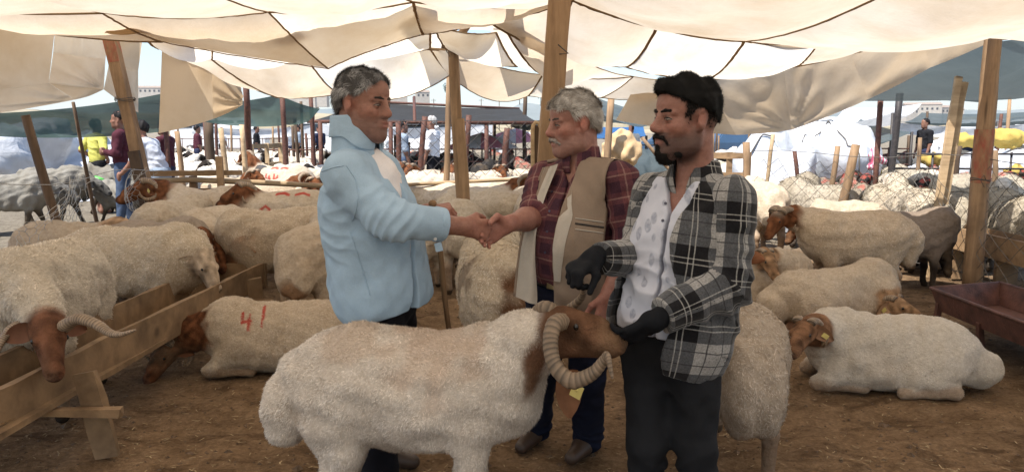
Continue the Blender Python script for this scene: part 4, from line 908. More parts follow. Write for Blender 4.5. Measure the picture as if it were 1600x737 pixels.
def man_young():
    D = 2.5; f = unit(A(-.66, -.75, 0)); l = unit(A(.75, -.66, 0)); up = A(0, 0, 1)
    pel = W(1047, 512, D); nk = W(1082, 282, D + .02); base = A(pel[0], pel[1], 0)
    root = empty('person', base, 0, 'young man with black beard in an open black and white plaid shirt', 'person', 'three men in the pen'); off = base
    sR, eR, wR = W(1022, 303, 2.65), W(1003, 402, 2.62), W(928, 402, 2.46)
    sL, eL, wL = W(1142, 318, 2.41), W(1132, 448, 2.37), W(1024, 500, 2.27)
    hc = W(1071, 187, D - .02); hR = frame(A(-.94, -.34, .02), A(.0, 0, 1))
    hipR, hipL = pel - l * .09 - up * .05, pel + l * .09 - up * .05; aR = W(1008, 862, 2.52); aL = W(1072, 872, 2.46); aR[2] = aL[2] = .08
    aR = W(1008, 862, 2.52); aL = W(1096, 872, 2.47); aR[2] = aL[2] = .08; kR, kL = W(1011, 690, 2.47), W(1089, 695, 2.43)
    head = head_prims(hc, hR, 1.0, 1.02, 1.02, 1.05)
    neck = [C(hc - up * .065 - hR[:, 0] * .040, nk - up * .05 - hR[:, 0] * .01, .055, .064, k=.03)]
    arms = [limb(sR, eR, .052, .042), limb(eR, wR, .042, .029), limb(sL, eL, .052, .042), limb(eL, wL, .042, .029)]
    Rt, core = torso(pel, nk, f, .14, .085, .0)
    legs = legs_prims(hipR, kR, aR, .08, .055, .04) + legs_prims(hipL, kL, aL, .08, .055, .04)
    skin = A(.262, .126, .096)
    skin_body('body', root, off, head, neck, arms, [], core, legs, skin, hc, hR, 1.0, stub=.72, stubc=A(.028, .022, .022), red=.18, fade=.85, lips=A(.26, .09, .08))
    eyes(hc, hR, 1.0, root, off, (1, 0, -.03), .8); u = Rt[:, 2]
    gR = hand_prims(wR, unit(W(893, 428, 2.40) - wR), unit(A(-.25, -.35, .9)), -1, (.85, .9, .95, .95), .7, 1.0, .04, .6, 1.15)
    gL = hand_prims(wL, unit(W(978, 528, 2.30) - wL), unit(A(.25, -.75, -.55)), -1, (.25, .3, .35, .4), .3, 1.0, .05, .6, 1.15)
    for g_, w_, e_ in ((gR, wR, eR), (gL, wL, eL)):
        cloth_obj('glove', g_ + [C(w_, w_ + unit(e_ - w_) * .05, .034, .038, .02)], .0045, 'glove', root, off, Wob(18, .0018, 5))
    bones = [(pel, nk, f, .17), (sR, eR, f, .07), (eR, wR, up, .055), (sL, eL, f, .07), (eL, wL, up, .055)]
    Rt, st = torso(pel, nk, f, .172, .118, .0, .006); st += [E(pel - u * .0, (.14, .168, .10), Rt, k=.08), C(nk - u * .11, nk - u * .04, .10, .075, .06)] + yoke(nk, sR, sL, u, .055, -.004)
    vee = lambda P: -np.maximum(np.abs((P - nk) @ l + .01) - (.006 + .40 * np.clip(((P - nk) @ u) + .115, 0, .3)), -((P - nk) @ f - .02))
    tee = cloth_obj('t_shirt', st + [CUT(lambda P: (P - (nk + u * .0)) @ u), CUT(vee), CUT(lambda P: -((P - pel) @ u) - .015)], .006, 'leaf', root, off, Folds([(pel + u * .1 + f * .1, .25, unit(A(.5, 0, 1)), .07, .012), (pel + u * .25 + f * .1, .22, unit(A(-.4, 0, 1)), .12, .006)], 61))
    for px, py in ((1040, 318), (1036, 345)):
        q, n_ = on_surface(tee, px, py, off, .001)
        if q is not None: button(tee, q, n_, off, 'button_dark', .005)
    Rt, ft = torso(pel, nk, f, .198, .142, .0, .012); slR = [C(sR, eR, .078, .074, .05), C(eR, eR * .1 + wR * .9, .074, .054, .04), CUT(lambda P: cR(P))]; slL = [C(sL + u * .005, eL, .082, .076, .05), C(eL, eL * .12 + wL * .88, .076, .058, .04), CUT(lambda P: cL(P))]; ft += yoke(nk, sR, sL, u, .064, .008) + [E(pel - u * .03, (.165, .20, .2), Rt, k=.08)]
    op = lambda P: (lambda x, y, z: -np.maximum(np.maximum(y - (.082 - .02 * np.clip(z - .1, 0, 1) + .02 * np.sin(z * 16)), -(y + .185)), -(x - .0)))((P - pel) @ f, (P - pel) @ l, (P - pel) @ u)
    cR = lambda P: np.where(np.linalg.norm(P - wR, axis=1) < .2, (P - (eR * .08 + wR * .92)) @ unit(wR - eR), -1.); cL = lambda P: np.where(np.linalg.norm(P - wL, axis=1) < .2, (P - (eL * .1 + wL * .9)) @ unit(wL - eL), -1.)
    armk = lambda P: np.minimum.reduce([np.linalg.norm((P - a) - np.clip((P - a) @ (b - a) / ((b - a) @ (b - a)), 0, 1)[:, None] * (b - a), axis=1) for a, b in ((sR, eR), (eR, wR), (sL, eL), (eL, wL))])
    op2 = op
    hem = lambda P: -((P - pel) @ u) - .115 - .03 * np.clip((P - pel) @ l / .2, -1, 1)
    fold = Folds([(eL, .2, unit(wL - sL), .06, .012), (eR, .18, unit(wR - sR), .05, .010), (sL * .5 + eL * .5, .18, unit(eL - sL), .09, .006), (pel + l * .15 + u * .1, .25, unit(A(1, 0, .5)), .10, .009), (sL - u * .1 - l * .08, .15, unit(A(1, 0, 1)), .06, .008)], 71)
    fs = cloth_obj('plaid_shirt', ft + [CUT(op2, .006), CUT(hem), CUT(lambda P: (P - (nk + u * .035)) @ u), CUT(lambda P: .070 - np.linalg.norm((P - nk) - ((P - nk) @ u)[:, None] * u, axis=1))], .007, 'flannel', root, off, fold, .013, bones[:1])
    cloth_obj('sleeve', slR, .007, 'flannel', fs, off, fold, 0, sleeve_bones(sR, eR, wR, .075)); cloth_obj('sleeve', slL, .007, 'flannel', fs, off, fold, 0, sleeve_bones(sL, eL, wL, .075))
    cb = nk + u * .004 - f * .01; cu = unit(A(.05, .12, 1))
    for sgn, mm, r0, r1, ht in ((1, 'flannel', .100, .082, .060), (-1, 'flannel', .100, .082, .060), (1, 'collar_black', .088, .072, .062), (-1, 'collar_black', .088, .072, .062)):
        p = [C(cb, cb + cu * .055, r0, r1, .01), CUT(lambda P: (P - cb) @ cu - ht), CUT(lambda P: -((P - cb) @ cu) - .02 - .05 * np.clip(((P - cb) @ f) / .08, 0, 1)), CUT(lambda P: -((P - cb) @ l) * sgn + np.where((P - cb) @ f > 0, .024 + .25 * ((P - cb) @ cu + .02), -.004))]
        cloth_obj('collar', p, .004, mm, fs if mm == 'flannel' else tee, off, Folds([], 3, .0006), .009, [(cb, cb + cu, f, .09)])
    tr = legs_prims(hipR, kR, aR, .092, .068, .062) + legs_prims(hipL, kL, aL, .092, .068, .062) + [E(pel - up * .04, (.125, .158, .13), Rt, k=.05), CUT(lambda P: (P - pel) @ u - .045)]
    cloth_obj('jeans', tr, .007, 'jeans', root, off, Folds([(kR, .3, unit(A(.5, 0, 1)), .10, .005), (kL, .3, unit(A(-.5, 0, 1)), .10, .005), (hipR, .16, unit(A(1, 0, .6)), .06, .006), (hipL, .16, unit(A(1, 0, -.6)), .06, .006)], 81))
    for a in (aR, aL): cloth_obj('shoe', shoe_prims(a, a + f), .008, 'shoe', root, off)
    # hair: long on top, faded sides
    T = lambda P: (P - hc) @ hR; hb = head_prims(hc, hR, 1.0)[:4]
    for p in hb: p.r = p.r + .005
    Th = lambda x, y, z: hc + hR @ A(x, y, z)
    hb += [E(Th(-.012, 0, .066), (.100, .0765, .070), hR, k=.03), E(Th(.058, .0, .096), (.044, .052, .032), hR, k=.03)]
    hl = lambda P: (lambda q: np.maximum.reduce([q[:, 0] * .45 - q[:, 2] + .040, q[:, 0] - .112, np.where(q[:, 2] < .070, q[:, 0] - .052, -1), np.where(q[:, 0] > -.055, .026 - q[:, 2], -.005 - q[:, 2] - 1.6 * (-.055 - q[:, 0]))]))(T(P)) * .8
    flow = lambda p, n: hR @ A(.7, 0, .5) * (T(p)[:, 2:3] > .08) + (hR @ A(-.4, 0, -.8)) * (T(p)[:, 2:3] <= .08)
    hair_obj('hair', hb + [CUT(hl)], .005, root, off, A(.0035, .0033, .0035), 18000, .016, .002, flow, .4, .6, Wob(14, .0032, 3), 7, .3)
    brows(root, off, hc, hR, 1.0, A(.010, .008, .008), 1.15)
    pr = []
    for y in (1, -1): pr += [C(Th(.106, y * .003, -.0515), Th(.095, y * .024, -.057), .0066, .0064, .006), C(Th(.095, y * .024, -.057), Th(.083, y * .033, -.075), .006, .004, .004)]
    hair_obj('moustache', pr, .003, root, off, A(.010, .008, .008), 1600, .010, .0012, lambda p, n: np.sign((p - hc) @ hR[:, 1])[:, None] * (hR @ A(-.2, .8, 0)) + hR @ A(0, 0, -.6), .3, .3, Wob(40, .001, 2), 9, .3)
    fp = head_prims(hc, hR, 1.0)[:8]
    for p in fp[:4]: p.r = p.r + .0035
    V, F, N = polygonize(fp, .005)
    q = T(V); pz = sstep(-.075, .035, q[:, 2]) * sstep(.058, .035, q[:, 0]) * (q[:, 2] < .075) * (np.linalg.norm((np.stack([q[:, 0], np.abs(q[:, 1]), q[:, 2]], 1) - A(-.006, .08, -.004)) * A(1.2, 1, .9), axis=1) > .034)
    pz = np.maximum(pz, (q[:, 2] > .055) * (q[:, 2] < .11) * (q[:, 0] > .03) * sstep(.085, .055, q[:, 0] - q[:, 2] * .35 + .02) * .8)
    mk = rng.random(len(V)) < pz; so = link('scalp_fade', strands('scalp_fade', V - off, F, N, 11000, .007, .0015, lambda p, n: np.tile(hR @ A(.1, 0, -1), (len(p), 1)), np.tile(A(.009, .008, .008), (len(V), 1)), .3, .4, mk, 12, .3), M['hair'], root); so['kind'] = 'stuff'
    pr = [E(Th(.076, 0, -.109), (.023, .025, .021), hR, k=.02), E(Th(.094, 0, -.090), (.010, .013, .010), hR, k=.012), C(Th(.045, .040, -.108), Th(.075, .014, -.118), .009, .016, .025), C(Th(.045, -.040, -.108), Th(.075, -.014, -.118), .009, .016, .025)]
    hair_obj('beard', pr, .004, root, off, A(.009, .008, .008), 5000, .011, .0014, lambda p, n: np.tile(hR @ A(.4, 0, -1), (len(p), 1)), .5, .5, Wob(25, .003, 4), 8, .3)
    return root
# ------------------------------------------------------------------ ground, hills
def spaced(lo, mid0, mid1, hi, step, grow=1.16):
    c = list(np.arange(mid0, mid1 + 1e-6, step)); d = step; x = mid1
    while x < hi: d *= grow; x += d; c.append(min(x, hi))
    d = step; x = mid0
    while x > lo: d *= grow; x -= d; c.insert(0, max(x, lo))
    return np.array(c)
_gw = Wob(.55, .012, 5); _gw2 = Wob(2.4, .006, 6); _gw3 = Wob(7, .004, 8)
def ground_z(x, y):
    P = np.stack([np.asarray(x, float).ravel(), np.asarray(y, float).ravel(), np.zeros(np.size(x))], 1)
    return (np.minimum(0.004, _gw(P) * .6 + _gw2(P) + _gw3(P) - .012) * (np.hypot(P[:, 0], P[:, 1] - 4) < 40)).reshape(np.shape(x))
gx = spaced(-3000, -4.5, 5, 3000, .055); gy = spaced(-30, 2.2, 8.5, 4000, .055)
GX, GY = np.meshgrid(gx, gy, indexing='ij'); m = MB(); m.V = [np.stack([GX, GY, ground_z(GX, GY)], -1).reshape(-1, 3)]; a_, b_ = GX.shape
ii, jj = np.meshgrid(np.arange(a_ - 1), np.arange(b_ - 1), indexing='ij'); ii = ii.ravel(); jj = jj.ravel()
gq = np.stack([ii * b_ + jj, (ii + 1) * b_ + jj, (ii + 1) * b_ + jj + 1, ii * b_ + jj + 1], 1)
tag(link('ground', np_mesh('ground', m.V[0], gq, None, True), M['ground']), kind='structure')
def scatter(name, n, mat, maker, xr, yr, label=None):
    V = []; Q = []; k = 0
    for _ in range(n):
        y = yr[0] + (yr[1] - yr[0]) * rng.random() ** 1.7; x = rng.uniform(*xr) * (0.45 + y / yr[1]); z = float(ground_z(np.array([x]), np.array([y]))[0])
        v, q = maker(A(x, y, z)); V.append(v); Q.append(np.array(q) + k); k += len(v)
    o = link(name, np_mesh(name, np.concatenate(V), np.concatenate(Q) if Q[0].shape[1] == 4 else None, np.concatenate(Q) if Q[0].shape[1] == 3 else None, False), mat); o['kind'] = 'stuff'; return o
def straw_bit(p):
    a = rng.uniform(0, 6.28); d = A(math.cos(a), math.sin(a), rng.uniform(-.05, .12)); s = A(-d[1], d[0], 0) * rng.uniform(.0012, .0028); L = rng.uniform(.010, .040); p = p + A(0, 0, .007)
    return np.array([p - s, p + s, p + s + d * L, p - s + d * L]), [(0, 1, 2, 3)]
_ico = np.array([(1, 0, 0), (-1, 0, 0), (0, 1, 0), (0, -1, 0), (0, 0, 1), (0, 0, -1)], float); _icf = [(0, 2, 4), (2, 1, 4), (1, 3, 4), (3, 0, 4), (2, 0, 5), (1, 2, 5), (3, 1, 5), (0, 3, 5)]
def clod(p):
    r = rng.uniform(.004, .013) * (1 + (rng.random() < .06) * 1.6); return p + _ico * r * rng.uniform(.5, 1.2, (6, 3)) * A(1, 1, .6), _icf
m_straw = m_simple('straw', (.36, .265, .145), .9, 30, .5, 1.5); m_clod = m_simple('dung_and_clods', (.10, .064, .038), 1, 30, .5, 1.6)
scatter('straw', 9000, m_straw, straw_bit, (-5, 6), (1.9, 9))
scatter('dung_pellets', 12000, m_clod, clod, (-5, 6), (1.9, 9))
def hill(name, Y, x0, x1, prof, depth, mat, seed):
    n = 90; xs = np.linspace(x0, x1, n); w = Wob(.004, 1, seed); w2 = Wob(.02, .25, seed + 1); rows = []
    for j in range(14):
        t = j / 13; y = Y + depth * t; P = np.stack([xs, np.full(n, y), np.zeros(n)], 1)
        z = np.interp(xs, *prof) * math.sin(math.pi * min(1, t * 1.0) * .5) * (1 + .10 * w(P) + .10 * w2(P)) - 2
        rows.append(np.stack([xs * (1 + .0 * t), np.full(n, y), z], 1))
    return tag(MB().grid(np.array(rows)[:, ::-1]).build(name, mat, smooth=True), kind='structure')
def m_hill(name, c1, c2, sc):
    t = NT(name); v = t.co(); t.P(Base_Color=t.ramp(t.noise(sc, v, 8, .7), (.35, c1), (.62, c2)), Roughness=1, Specular_IOR_Level=0); return t.m
hill('hills', 700, -900, 1200, ((-900, -420, -240, -60, 20, 140, 260, 420, 800, 1200), (30, 30, 31, 27, 15, 24, 26, 22, 25, 24)), 500, m_hill('dry_hillside', (.13, .12, .07), (.40, .33, .22), .012), 3)
hill('hills', 2600, -1400, 2600, ((-1400, -700, -60, 40, 180, 300, 420, 700, 1300, 2600), (80, 90, 70, 112, 122, 128, 100, 80, 95, 80)), 900, m_hill('far_mountains', (.10, .13, .12), (.20, .22, .20), .003), 9)

# ------------------------------------------------------------------ canopy of sewn canvas
canopy = empty('shade_canopy', (0, 4.5, 0), 0, 'large canopy of sewn cream canvas sheets with hanging side flaps over the pen', 'canopy')
_cOff = A(0, 4.5, 0); _seams = {}
def edge_curve(a, b, n, sag):
    t = np.linspace(0, 1, n)[:, None]; L = np.linalg.norm(b - a); return a + (b - a) * t - A(0, 0, 1) * (4 * t * (1 - t) * sag * L)
def panel(c, mat='canvas', sag=.035, bulge=.04, n=22, wr=.010, focus=None, name='canvas_panel', seams=True, seed=0, sags=None, parent=None, off=None, out=None):
    """one sewn sheet between four corners; edges hang in shallow curves"""
    a, b, c_, d = [np.asarray(q, float) for q in c]; sg = sags or (sag,) * 4; s = np.linspace(0, 1, n)
    e0 = edge_curve(a, b, n, sg[0]); e1 = edge_curve(d, c_, n, sg[2]); f0 = edge_curve(a, d, n, sg[3]); f1 = edge_curve(b, c_, n, sg[1])
    S, T = np.meshgrid(s, s, indexing='ij'); S3, T3 = S[..., None], T[..., None]
    P = (1 - T3) * e0[:, None] + T3 * e1[:, None] + (1 - S3) * f0[None] + S3 * f1[None] - ((1 - S3) * (1 - T3) * a + S3 * (1 - T3) * b + S3 * T3 * c_ + (1 - S3) * T3 * d)
    L = (np.linalg.norm(b - a) + np.linalg.norm(d - a)) / 2; N = unit(np.cross(b - a, d - a)); N = N if N[2] < 0 else -N
    win = (16 * S * (1 - S) * T * (1 - T)); o = N if out is None else unit(out); P = P + o * (win * bulge * L)[..., None]
    Q = P.reshape(-1, 3); e_ = np.sqrt(np.clip(win, 0, 1)).ravel()
    w1 = Wob(.9, wr * 1.6, seed + 11)(Q); w2 = Wob(2.2, wr, seed + 12, stretch=(1, .35, 1))(Q); w3 = Wob(5.5, wr * .35, seed + 13, stretch=(1, .3, .6))(Q)
    Q = Q + N * ((w1 + w2 + w3) * e_)[:, None]
    if focus is not None:
        for (pt, cnt, amp, rad) in focus:
            v = Q - pt; r = np.linalg.norm(v, axis=1) + 1e-6; x = unit(b - a); y = np.cross(N, x); ang = np.arctan2(v @ y, v @ x)
            Q = Q + N * (np.sin(ang * cnt + 1.3 * np.sin(ang * cnt * .37)) * amp * np.exp(-(r / rad) ** 2) * np.minimum(1, r / .12) * np.minimum(1, e_ * 2.5))[:, None]
    pa = parent or canopy; of = _cOff if off is None else off
    mb = MB().grid(Q.reshape(n, n, 3)); ob = mb.build(name, M[mat] if isinstance(mat, str) else mat, pa, True, of)
    if seams:
        for (u, v, cu) in ((a, b, e0), (b, c_, f1), (d, c_, e1), (a, d, f0)):
            k = tuple(sorted((tuple(np.round(u, 2)), tuple(np.round(v, 2))))); _seams.setdefault(k, cu)
    return ob
def nodes(**kw): return {k: W(*v) for k, v in kw.items()}
N_ = nodes(a0=(-400, -36, 5.0), a1=(159, 19, 5.0), a2=(293, 21, 5.05), a3=(420, 18, 5.1), a4=(560, 5, 5.2), a5=(645, 2, 5.4), a6=(781, -6, 5.6), a7=(894, 0, 5.6), a8=(1028, 39, 6.0), a9=(1163, 64, 6.4), a10=(1280, 64, 6.4), a11=(1393, 63, 6.6), a12=(1545, 20, 7.0), a13=(1720, -14, 7.0),
            b0=(-320, -57, 5.5), b1=(254, 65, 5.6), b3=(512, 106, 5.8), b5=(661, 53, 6.2), b6=(760, 31, 6.0), b7=(855, 78, 7.0), b8=(979, 104, 7.6), b9=(1105, 123, 7.9), b10=(1241, 104, 7.6), b11=(1330, 83, 7.2),
            s1=(205, 16, 5.25), s2=(330, 12, 5.25), s3=(470, 8, 5.3), s5=(672, -6, 5.5), t1=(254, 74, 7.6), t2=(331, 93, 7.9), t4=(480, 91, 8.0), t5=(672, 76, 7.9), f2=(339, 109, 8.4), f3=(434, 152, 9.0), f4=(529, 146, 9.2), f6=(703, 117, 8.4),
            g1=(707, 80, 7.7), g2=(848, 116, 8.6), g3=(826, 149, 9.2), h1=(765, -6, 5.7), h2=(860, 60, 6.8), h3=(990, 119, 8.4), i1=(940, 152, 9.1), j1=(1105, 125, 8.1), j2=(1030, 152, 8.6), k1=(676, 36, 6.0), k2=(775, 50, 7.0), k3=(808, 104, 8.1))
for i, k in enumerate(['a0', 'a1', 'a3', 'a5', 'a7', 'a9', 'a11', 'a13']):       # overhead and behind the camera
    q = N_[k]; N_['o%d' % i] = A(q[0] * 1.02, 2.6, 2.42 + .05 * math.sin(i * 2)); N_['p%d' % i] = A(q[0] * 1.02, -.4, 2.30 + .05 * math.cos(i * 2)); N_['q%d' % i] = A(q[0] * 1.02, -3.6, 2.35)
PAN = []
for i in range(7):
    PAN += [(('o%d' % i, 'o%d' % (i + 1), 'p%d' % (i + 1), 'p%d' % i), {}), (('p%d' % i, 'p%d' % (i + 1), 'q%d' % (i + 1), 'q%d' % i), {})]
for i, (x, y) in enumerate((('a0', 'a1'), ('a1', 'a3'), ('a3', 'a5'), ('a5', 'a7'), ('a7', 'a9'), ('a9', 'a11'), ('a11', 'a13'))): PAN.append((('o%d' % i, 'o%d' % (i + 1), y, x), {}))
W_ = dict(mat='canvas_white')
PAN += [(('a0', 'a1', 'b1', 'b0'), dict(sags=(.02, .03, .05, .02))), (('a1', 'a3', 'b3', 'b1'), dict(sags=(.02, .02, .01, .03), bulge=.05)), (('a3', 'a5', 'b5', 'b3'), dict(mat='canvas_white', sags=(.02, .02, -.02, .02))), (('a5', 'a7', 'b6', 'b5'), {}),
        (('a6', 'a7', 'b7', 'b6'), dict(sags=(.02, .03, .02, .02))), (('a7', 'a8', 'b8', 'b7'), dict(bulge=.05)), (('a8', 'a9', 'b9', 'b8'), dict(mat='canvas_white', bulge=.05, wr=.02)), (('a9', 'a10', 'b10', 'b9'), W_), (('a10', 'a11', 'b11', 'b10'), dict(sag=.02)),
        (('s1', 's2', 't2', 't1'), W_), (('s2', 's3', 't4', 't2'), W_), (('s3', 's5', 't5', 't4'), W_), (('t1', 't2', 'f3', 'f2'), {}), (('t2', 't4', 'f4', 'f3'), dict(bulge=.05)), (('t4', 't5', 'f6', 'f4'), dict(mat='canvas_white', sags=(.02, .02, .10, .02), bulge=.07)),
        (('g1', 'g2', 'g3', 'f6'), dict(sags=(.03, .02, .13, .02), bulge=.06)), (('h1', 'h2', 'h3', 'g2'), dict(wr=.02)), (('g2', 'h3', 'i1', 'g3'), dict(mat='canvas_white', sag=.03)), (('h3', 'j1', 'j2', 'i1'), dict(sag=.03)), (('k1', 'k2', 'k3', 'g1'), W_)]
N_.update(nodes(l1=(-420, -70, 5.25), l2=(300, 34, 5.3), l3=(262, 58, 9.0), l4=(-400, -46, 8.0), m1=(610, 12, 5.65), m2=(810, -4, 5.65), m3=(812, 48, 7.0), m4=(640, 40, 7.2), n1=(765, 28, 6.9), n2=(880, 60, 7.3), n3=(866, 119, 9.0), n4=(772, 92, 8.6), n5=(648, 28, 6.9), n6=(702, 28, 6.9), n7=(712, 92, 8.5), n8=(652, 88, 8.5)))
PAN += [(('l1', 'l2', 'l3', 'l4'), dict(sag=.01, bulge=.0, seams=False)), (('m1', 'm2', 'm3', 'm4'), dict(mat='canvas_white', sag=.01, bulge=.0, seams=False)), (('n1', 'n2', 'n3', 'n4'), dict(mat='canvas_white', sag=.01, bulge=.0, seams=False)), (('n5', 'n6', 'n7', 'n8'), dict(mat='canvas_white', sag=.01, bulge=.0, seams=False)), (('t5', 'g1', 'f6', 'f6'), dict(mat='canvas_white', sag=.02, bulge=.0, seams=False))]  # extra backing sheets, mostly unseen, added to block sun patches and sky slits
for i, (ks, kw) in enumerate(PAN): panel([N_[k] for k in ks], seed=i * 3, **kw)
# side flaps
H_ = lambda *v: W(*v)
tipR = H_(1237, 203, 8.0); tipL = H_(117, 156, 8.05); tipM = H_(216, 176, 9.0); tipK = H_(162, 140, 8.4)
fl = [((H_(985, 148, 8.75), H_(1105, 126, 8.1), H_(1150, 211, 8.3), H_(962, 188, 8.75)), {}), ((H_(1105, 126, 8.1), H_(1225, 108, 7.7), tipR, H_(1150, 211, 8.3)), dict(focus=[(tipR, 14, .02, .6)])), ((H_(1225, 108, 7.7), H_(1330, 85, 7.25), H_(1357, 155, 7.6), tipR), dict(focus=[(tipR, 16, .03, .8)])),
      ((H_(1330, 85, 7.25), H_(1440, 48, 7.0), H_(1453, 106, 7.4), H_(1357, 155, 7.6)), dict(focus=[(tipR, 18, .03, 1.4)])), ((H_(1440, 48, 7.0), H_(1545, 24, 7.08), H_(1545, 67, 7.3), H_(1453, 106, 7.4)), {}), ((H_(1545, 24, 7.08), H_(1670, 4, 7.1), H_(1670, 42, 7.3), H_(1545, 67, 7.3)), {})]
for i, (c, kw) in enumerate(fl): panel(c, 'canvas_flap', name='side_flap', seams=False, seed=70 + i, out=(0, 1, -.3), **{'wr': .012, 'sag': .015, 'bulge': .02, **kw})
fl = [((H_(-160, -14, 7.3), H_(86, 44, 8.0), H_(76, 130, 8.0), H_(-160, 150, 7.3)), dict(mat='canvas')), ((H_(-160, 150, 7.3), H_(76, 130, 8.0), tipL, H_(-160, 196, 7.3)), dict(mat='canvas', focus=[(tipL, 12, .03, .6)])), ((H_(86, 44, 8.0), H_(168, 52, 8.4), H_(165, 92, 8.4), H_(83, 82, 8.0)), dict(mat='canvas_white', focus=[(H_(130, -60, 8.3), 40, .02, 1.4)])),
      ((H_(83, 82, 8.0), H_(165, 92, 8.4), tipK, H_(76, 130, 8.0)), dict(mat='canvas', focus=[(tipK, 12, .03, .6)])), ((H_(76, 130, 8.0), tipK, H_(140, 150, 8.3), tipL), dict(mat='canvas', sag=.01)), ((H_(170, 52, 8.6), H_(223, 58, 9.0), H_(216, 110, 9.0), H_(170, 100, 8.6)), dict(mat='canvas')), ((H_(170, 100, 8.6), H_(216, 110, 9.0), tipM, tipK), dict(mat='canvas', focus=[(tipM, 14, .035, .7)])),
      ((H_(253, 75, 7.6), H_(331, 108, 8.3), H_(333, 186, 8.3), H_(248, 208, 7.6)), dict(mat='canvas_flap')), ((H_(331, 108, 8.3), H_(376, 128, 8.9), H_(379, 164, 8.9), H_(333, 186, 8.3)), dict(mat='canvas_flap', focus=[(H_(379, 164, 8.9), 12, .03, .6)]))]
for i, (c, kw) in enumerate(fl): panel(c, kw.pop('mat'), name='side_flap', seams=False, seed=90 + i, out=(0, 1, -.3), **{'wr': .012, 'sag': .015, 'bulge': .02, **kw})
for k, cu in _seams.items():
    mb = MB().tube(cu + rng.normal(0, .0015, cu.shape) - A(0, 0, .006), rng.uniform(.008, .014), 6, flat=.5); mb.build('seam', M['seam'], canopy, True, _cOff)
# small tears and patches sewn on the cloth
for (px, py, Y, w_, h_) in ((190, 40, 5.25, .30, .05), (440, 42, 5.35, .22, .06), (590, 52, 6.4, .07, .05), (575, 76, 7.6, .10, .05), (625, 68, 7.3, .12, .02)):
    c = W(px, py, Y) - A(0, 0, .035); g = np.array([[c + A(w_ * (x - .5) + .04 * y, .10 * y, -.02 * math.sin(3 * x) - h_ * .3 * y + w_ * .18 * x) for y in (0, .5, 1)] for x in np.linspace(0, 1, 7)]); g[0, :, 1] = g[0, 1, 1]; MB().grid(g).build('torn_patch', M['seam'], canopy, True, _cOff)
# ------------------------------------------------------------------ timber
def pole(name, a, b, r0, r1, mat, label, cat='post', group=None, n=9, seg=10, bend=.0, wob=.03, square=False, parts=(), parent=None, sub=None):
    a = np.asarray(a, float); b = np.asarray(b, float); root = parent or empty(name, a, 0, label, cat, group); off = a if parent is None else sub
    m = MB(); side = unit(np.cross(b - a, (0.2, 1, .1)))
    pts = [a + (b - a) * (i / seg) + side * (bend * math.sin(math.pi * i / seg) + rng.normal(0, .004)) for i in range(seg + 1)]
    if square:
        m.beam(a, b, r0 * 2, r1 * 2, (0, 1, .0), .0025, seg)
    else: m.tube(pts, [r0 + (r1 - r0) * i / seg for i in range(seg + 1)], n, True, wob)
    m.build('shaft', M[mat], root, not square, off); return root
def band_on(root, a, b, t0, t1, r, mat, name='paint_band', n=10):
    a = np.asarray(a, float); b = np.asarray(b, float); MB().tube([a + (b - a) * t0, a + (b - a) * (t0 * .5 + t1 * .5), a + (b - a) * t1], r, n, False).build(name, M[mat], root, True, np.array(root.location))
def tie(root, p, r, n=3, name='rope_tie'):
    m = MB()
    for k in range(n):
        pts = [p + A(math.cos(t) * r, math.sin(t) * r, .012 * k + .01 * math.sin(t * 2 + k)) for t in np.linspace(0, 6.28, 12)]; m.tube(pts, .004, 5, False)
    m.tube([p + A(0, -r, 0), p + A(-.03, -r - .01, .05), p + A(-.06, -r - .01, .01), p + A(-.02, -r - .01, -.06)], .003, 5); m.build(name, M['rope'], root, True, np.array(root.location))
GB = lambda px, py, Y: A(X_at(px, Y), Y, 0)
a, b = A(W(828, 687, 3.62)[0], 3.62, 0), W(878, -70, 3.62)
pr = pole('canopy_post', a, b, .05, .05, 'post', 'broad pale sawn timber post rising behind the older man', 'post', 'timber posts carrying the canopy', square=True, seg=12)
m = MB().tube([W(872, 70, 3.55), W(888, 84, 3.54), W(874, 85, 3.54)], .003, 5); m.build('bent_nail', M['iron'], pr, True, np.array(pr.location))
a, b = A(W(734, 400, 7.5)[0], 7.5, 0), W(707, 72, 7.5)
p2 = pole('canopy_post', a, b, .062, .05, 'post', 'round timber post under the roof pole between the left man and older man', 'post', 'timber posts carrying the canopy', bend=.02)
MB().beam(A(W(738, 400, 7.42)[0], 7.42, 0), W(718, 185, 7.42), .085, .05, (0, 1, 0), .003, 6).build('splint_board', M['post'], p2, False, np.array(p2.location)); tie(p2, W(707, 80, 7.5), .06)
MB().beam(W(690, 73, 7.45), W(724, 79, 7.45), .03, .03, (0, 1, 0), .002, 2).build('cross_piece', M['post_dark'], p2, False, np.array(p2.location))
a, b = A(W(1518, 447, 7.0)[0], 7.0, 0), W(1554, 22, 7.0)
p3 = pole('canopy_post', a, b, .085, .07, 'post', 'thick timber post with a faded red band at the right edge of the pen', 'post', 'timber posts carrying the canopy', bend=0, wob=.012)
band_on(p3, a, b, .41, .60, .0835, 'red_paint'); tie(p3, a + (b - a) * .42, .085, 2, 'wire_tie')
a, b = GB(250, 400, 8.35), W(171, 54, 8.15)
p4 = pole('canopy_post', a, b, .055, .055, 'post', 'leaning square timber post with a red painted top on the left', 'post', 'timber posts carrying the canopy', square=True, seg=10)
d_ = b - a; MB().beam(b - d_ * .11, b + d_ * .004, .116, .116, (0, 1, 0), .001, 2).build('paint_band', M['red_paint'], p4, False, np.array(p4.location)); tie(p4, a + d_ * .73, .1)
MB().beam(a + A(.0, -.095, 0), a + d_ * .52 + A(.0, -.08, 0), .115, .045, (0, 1, 0), .003, 5).build('splint_board', M['post_dark'], p4, False, np.array(p4.location))
pole('roof_pole', W(704, 74, 7.5), W(800, -24, 5.3), .035, .03, 'post', 'bare wooden roof pole running from the middle post up under the canvas', 'roof pole', bend=.03)
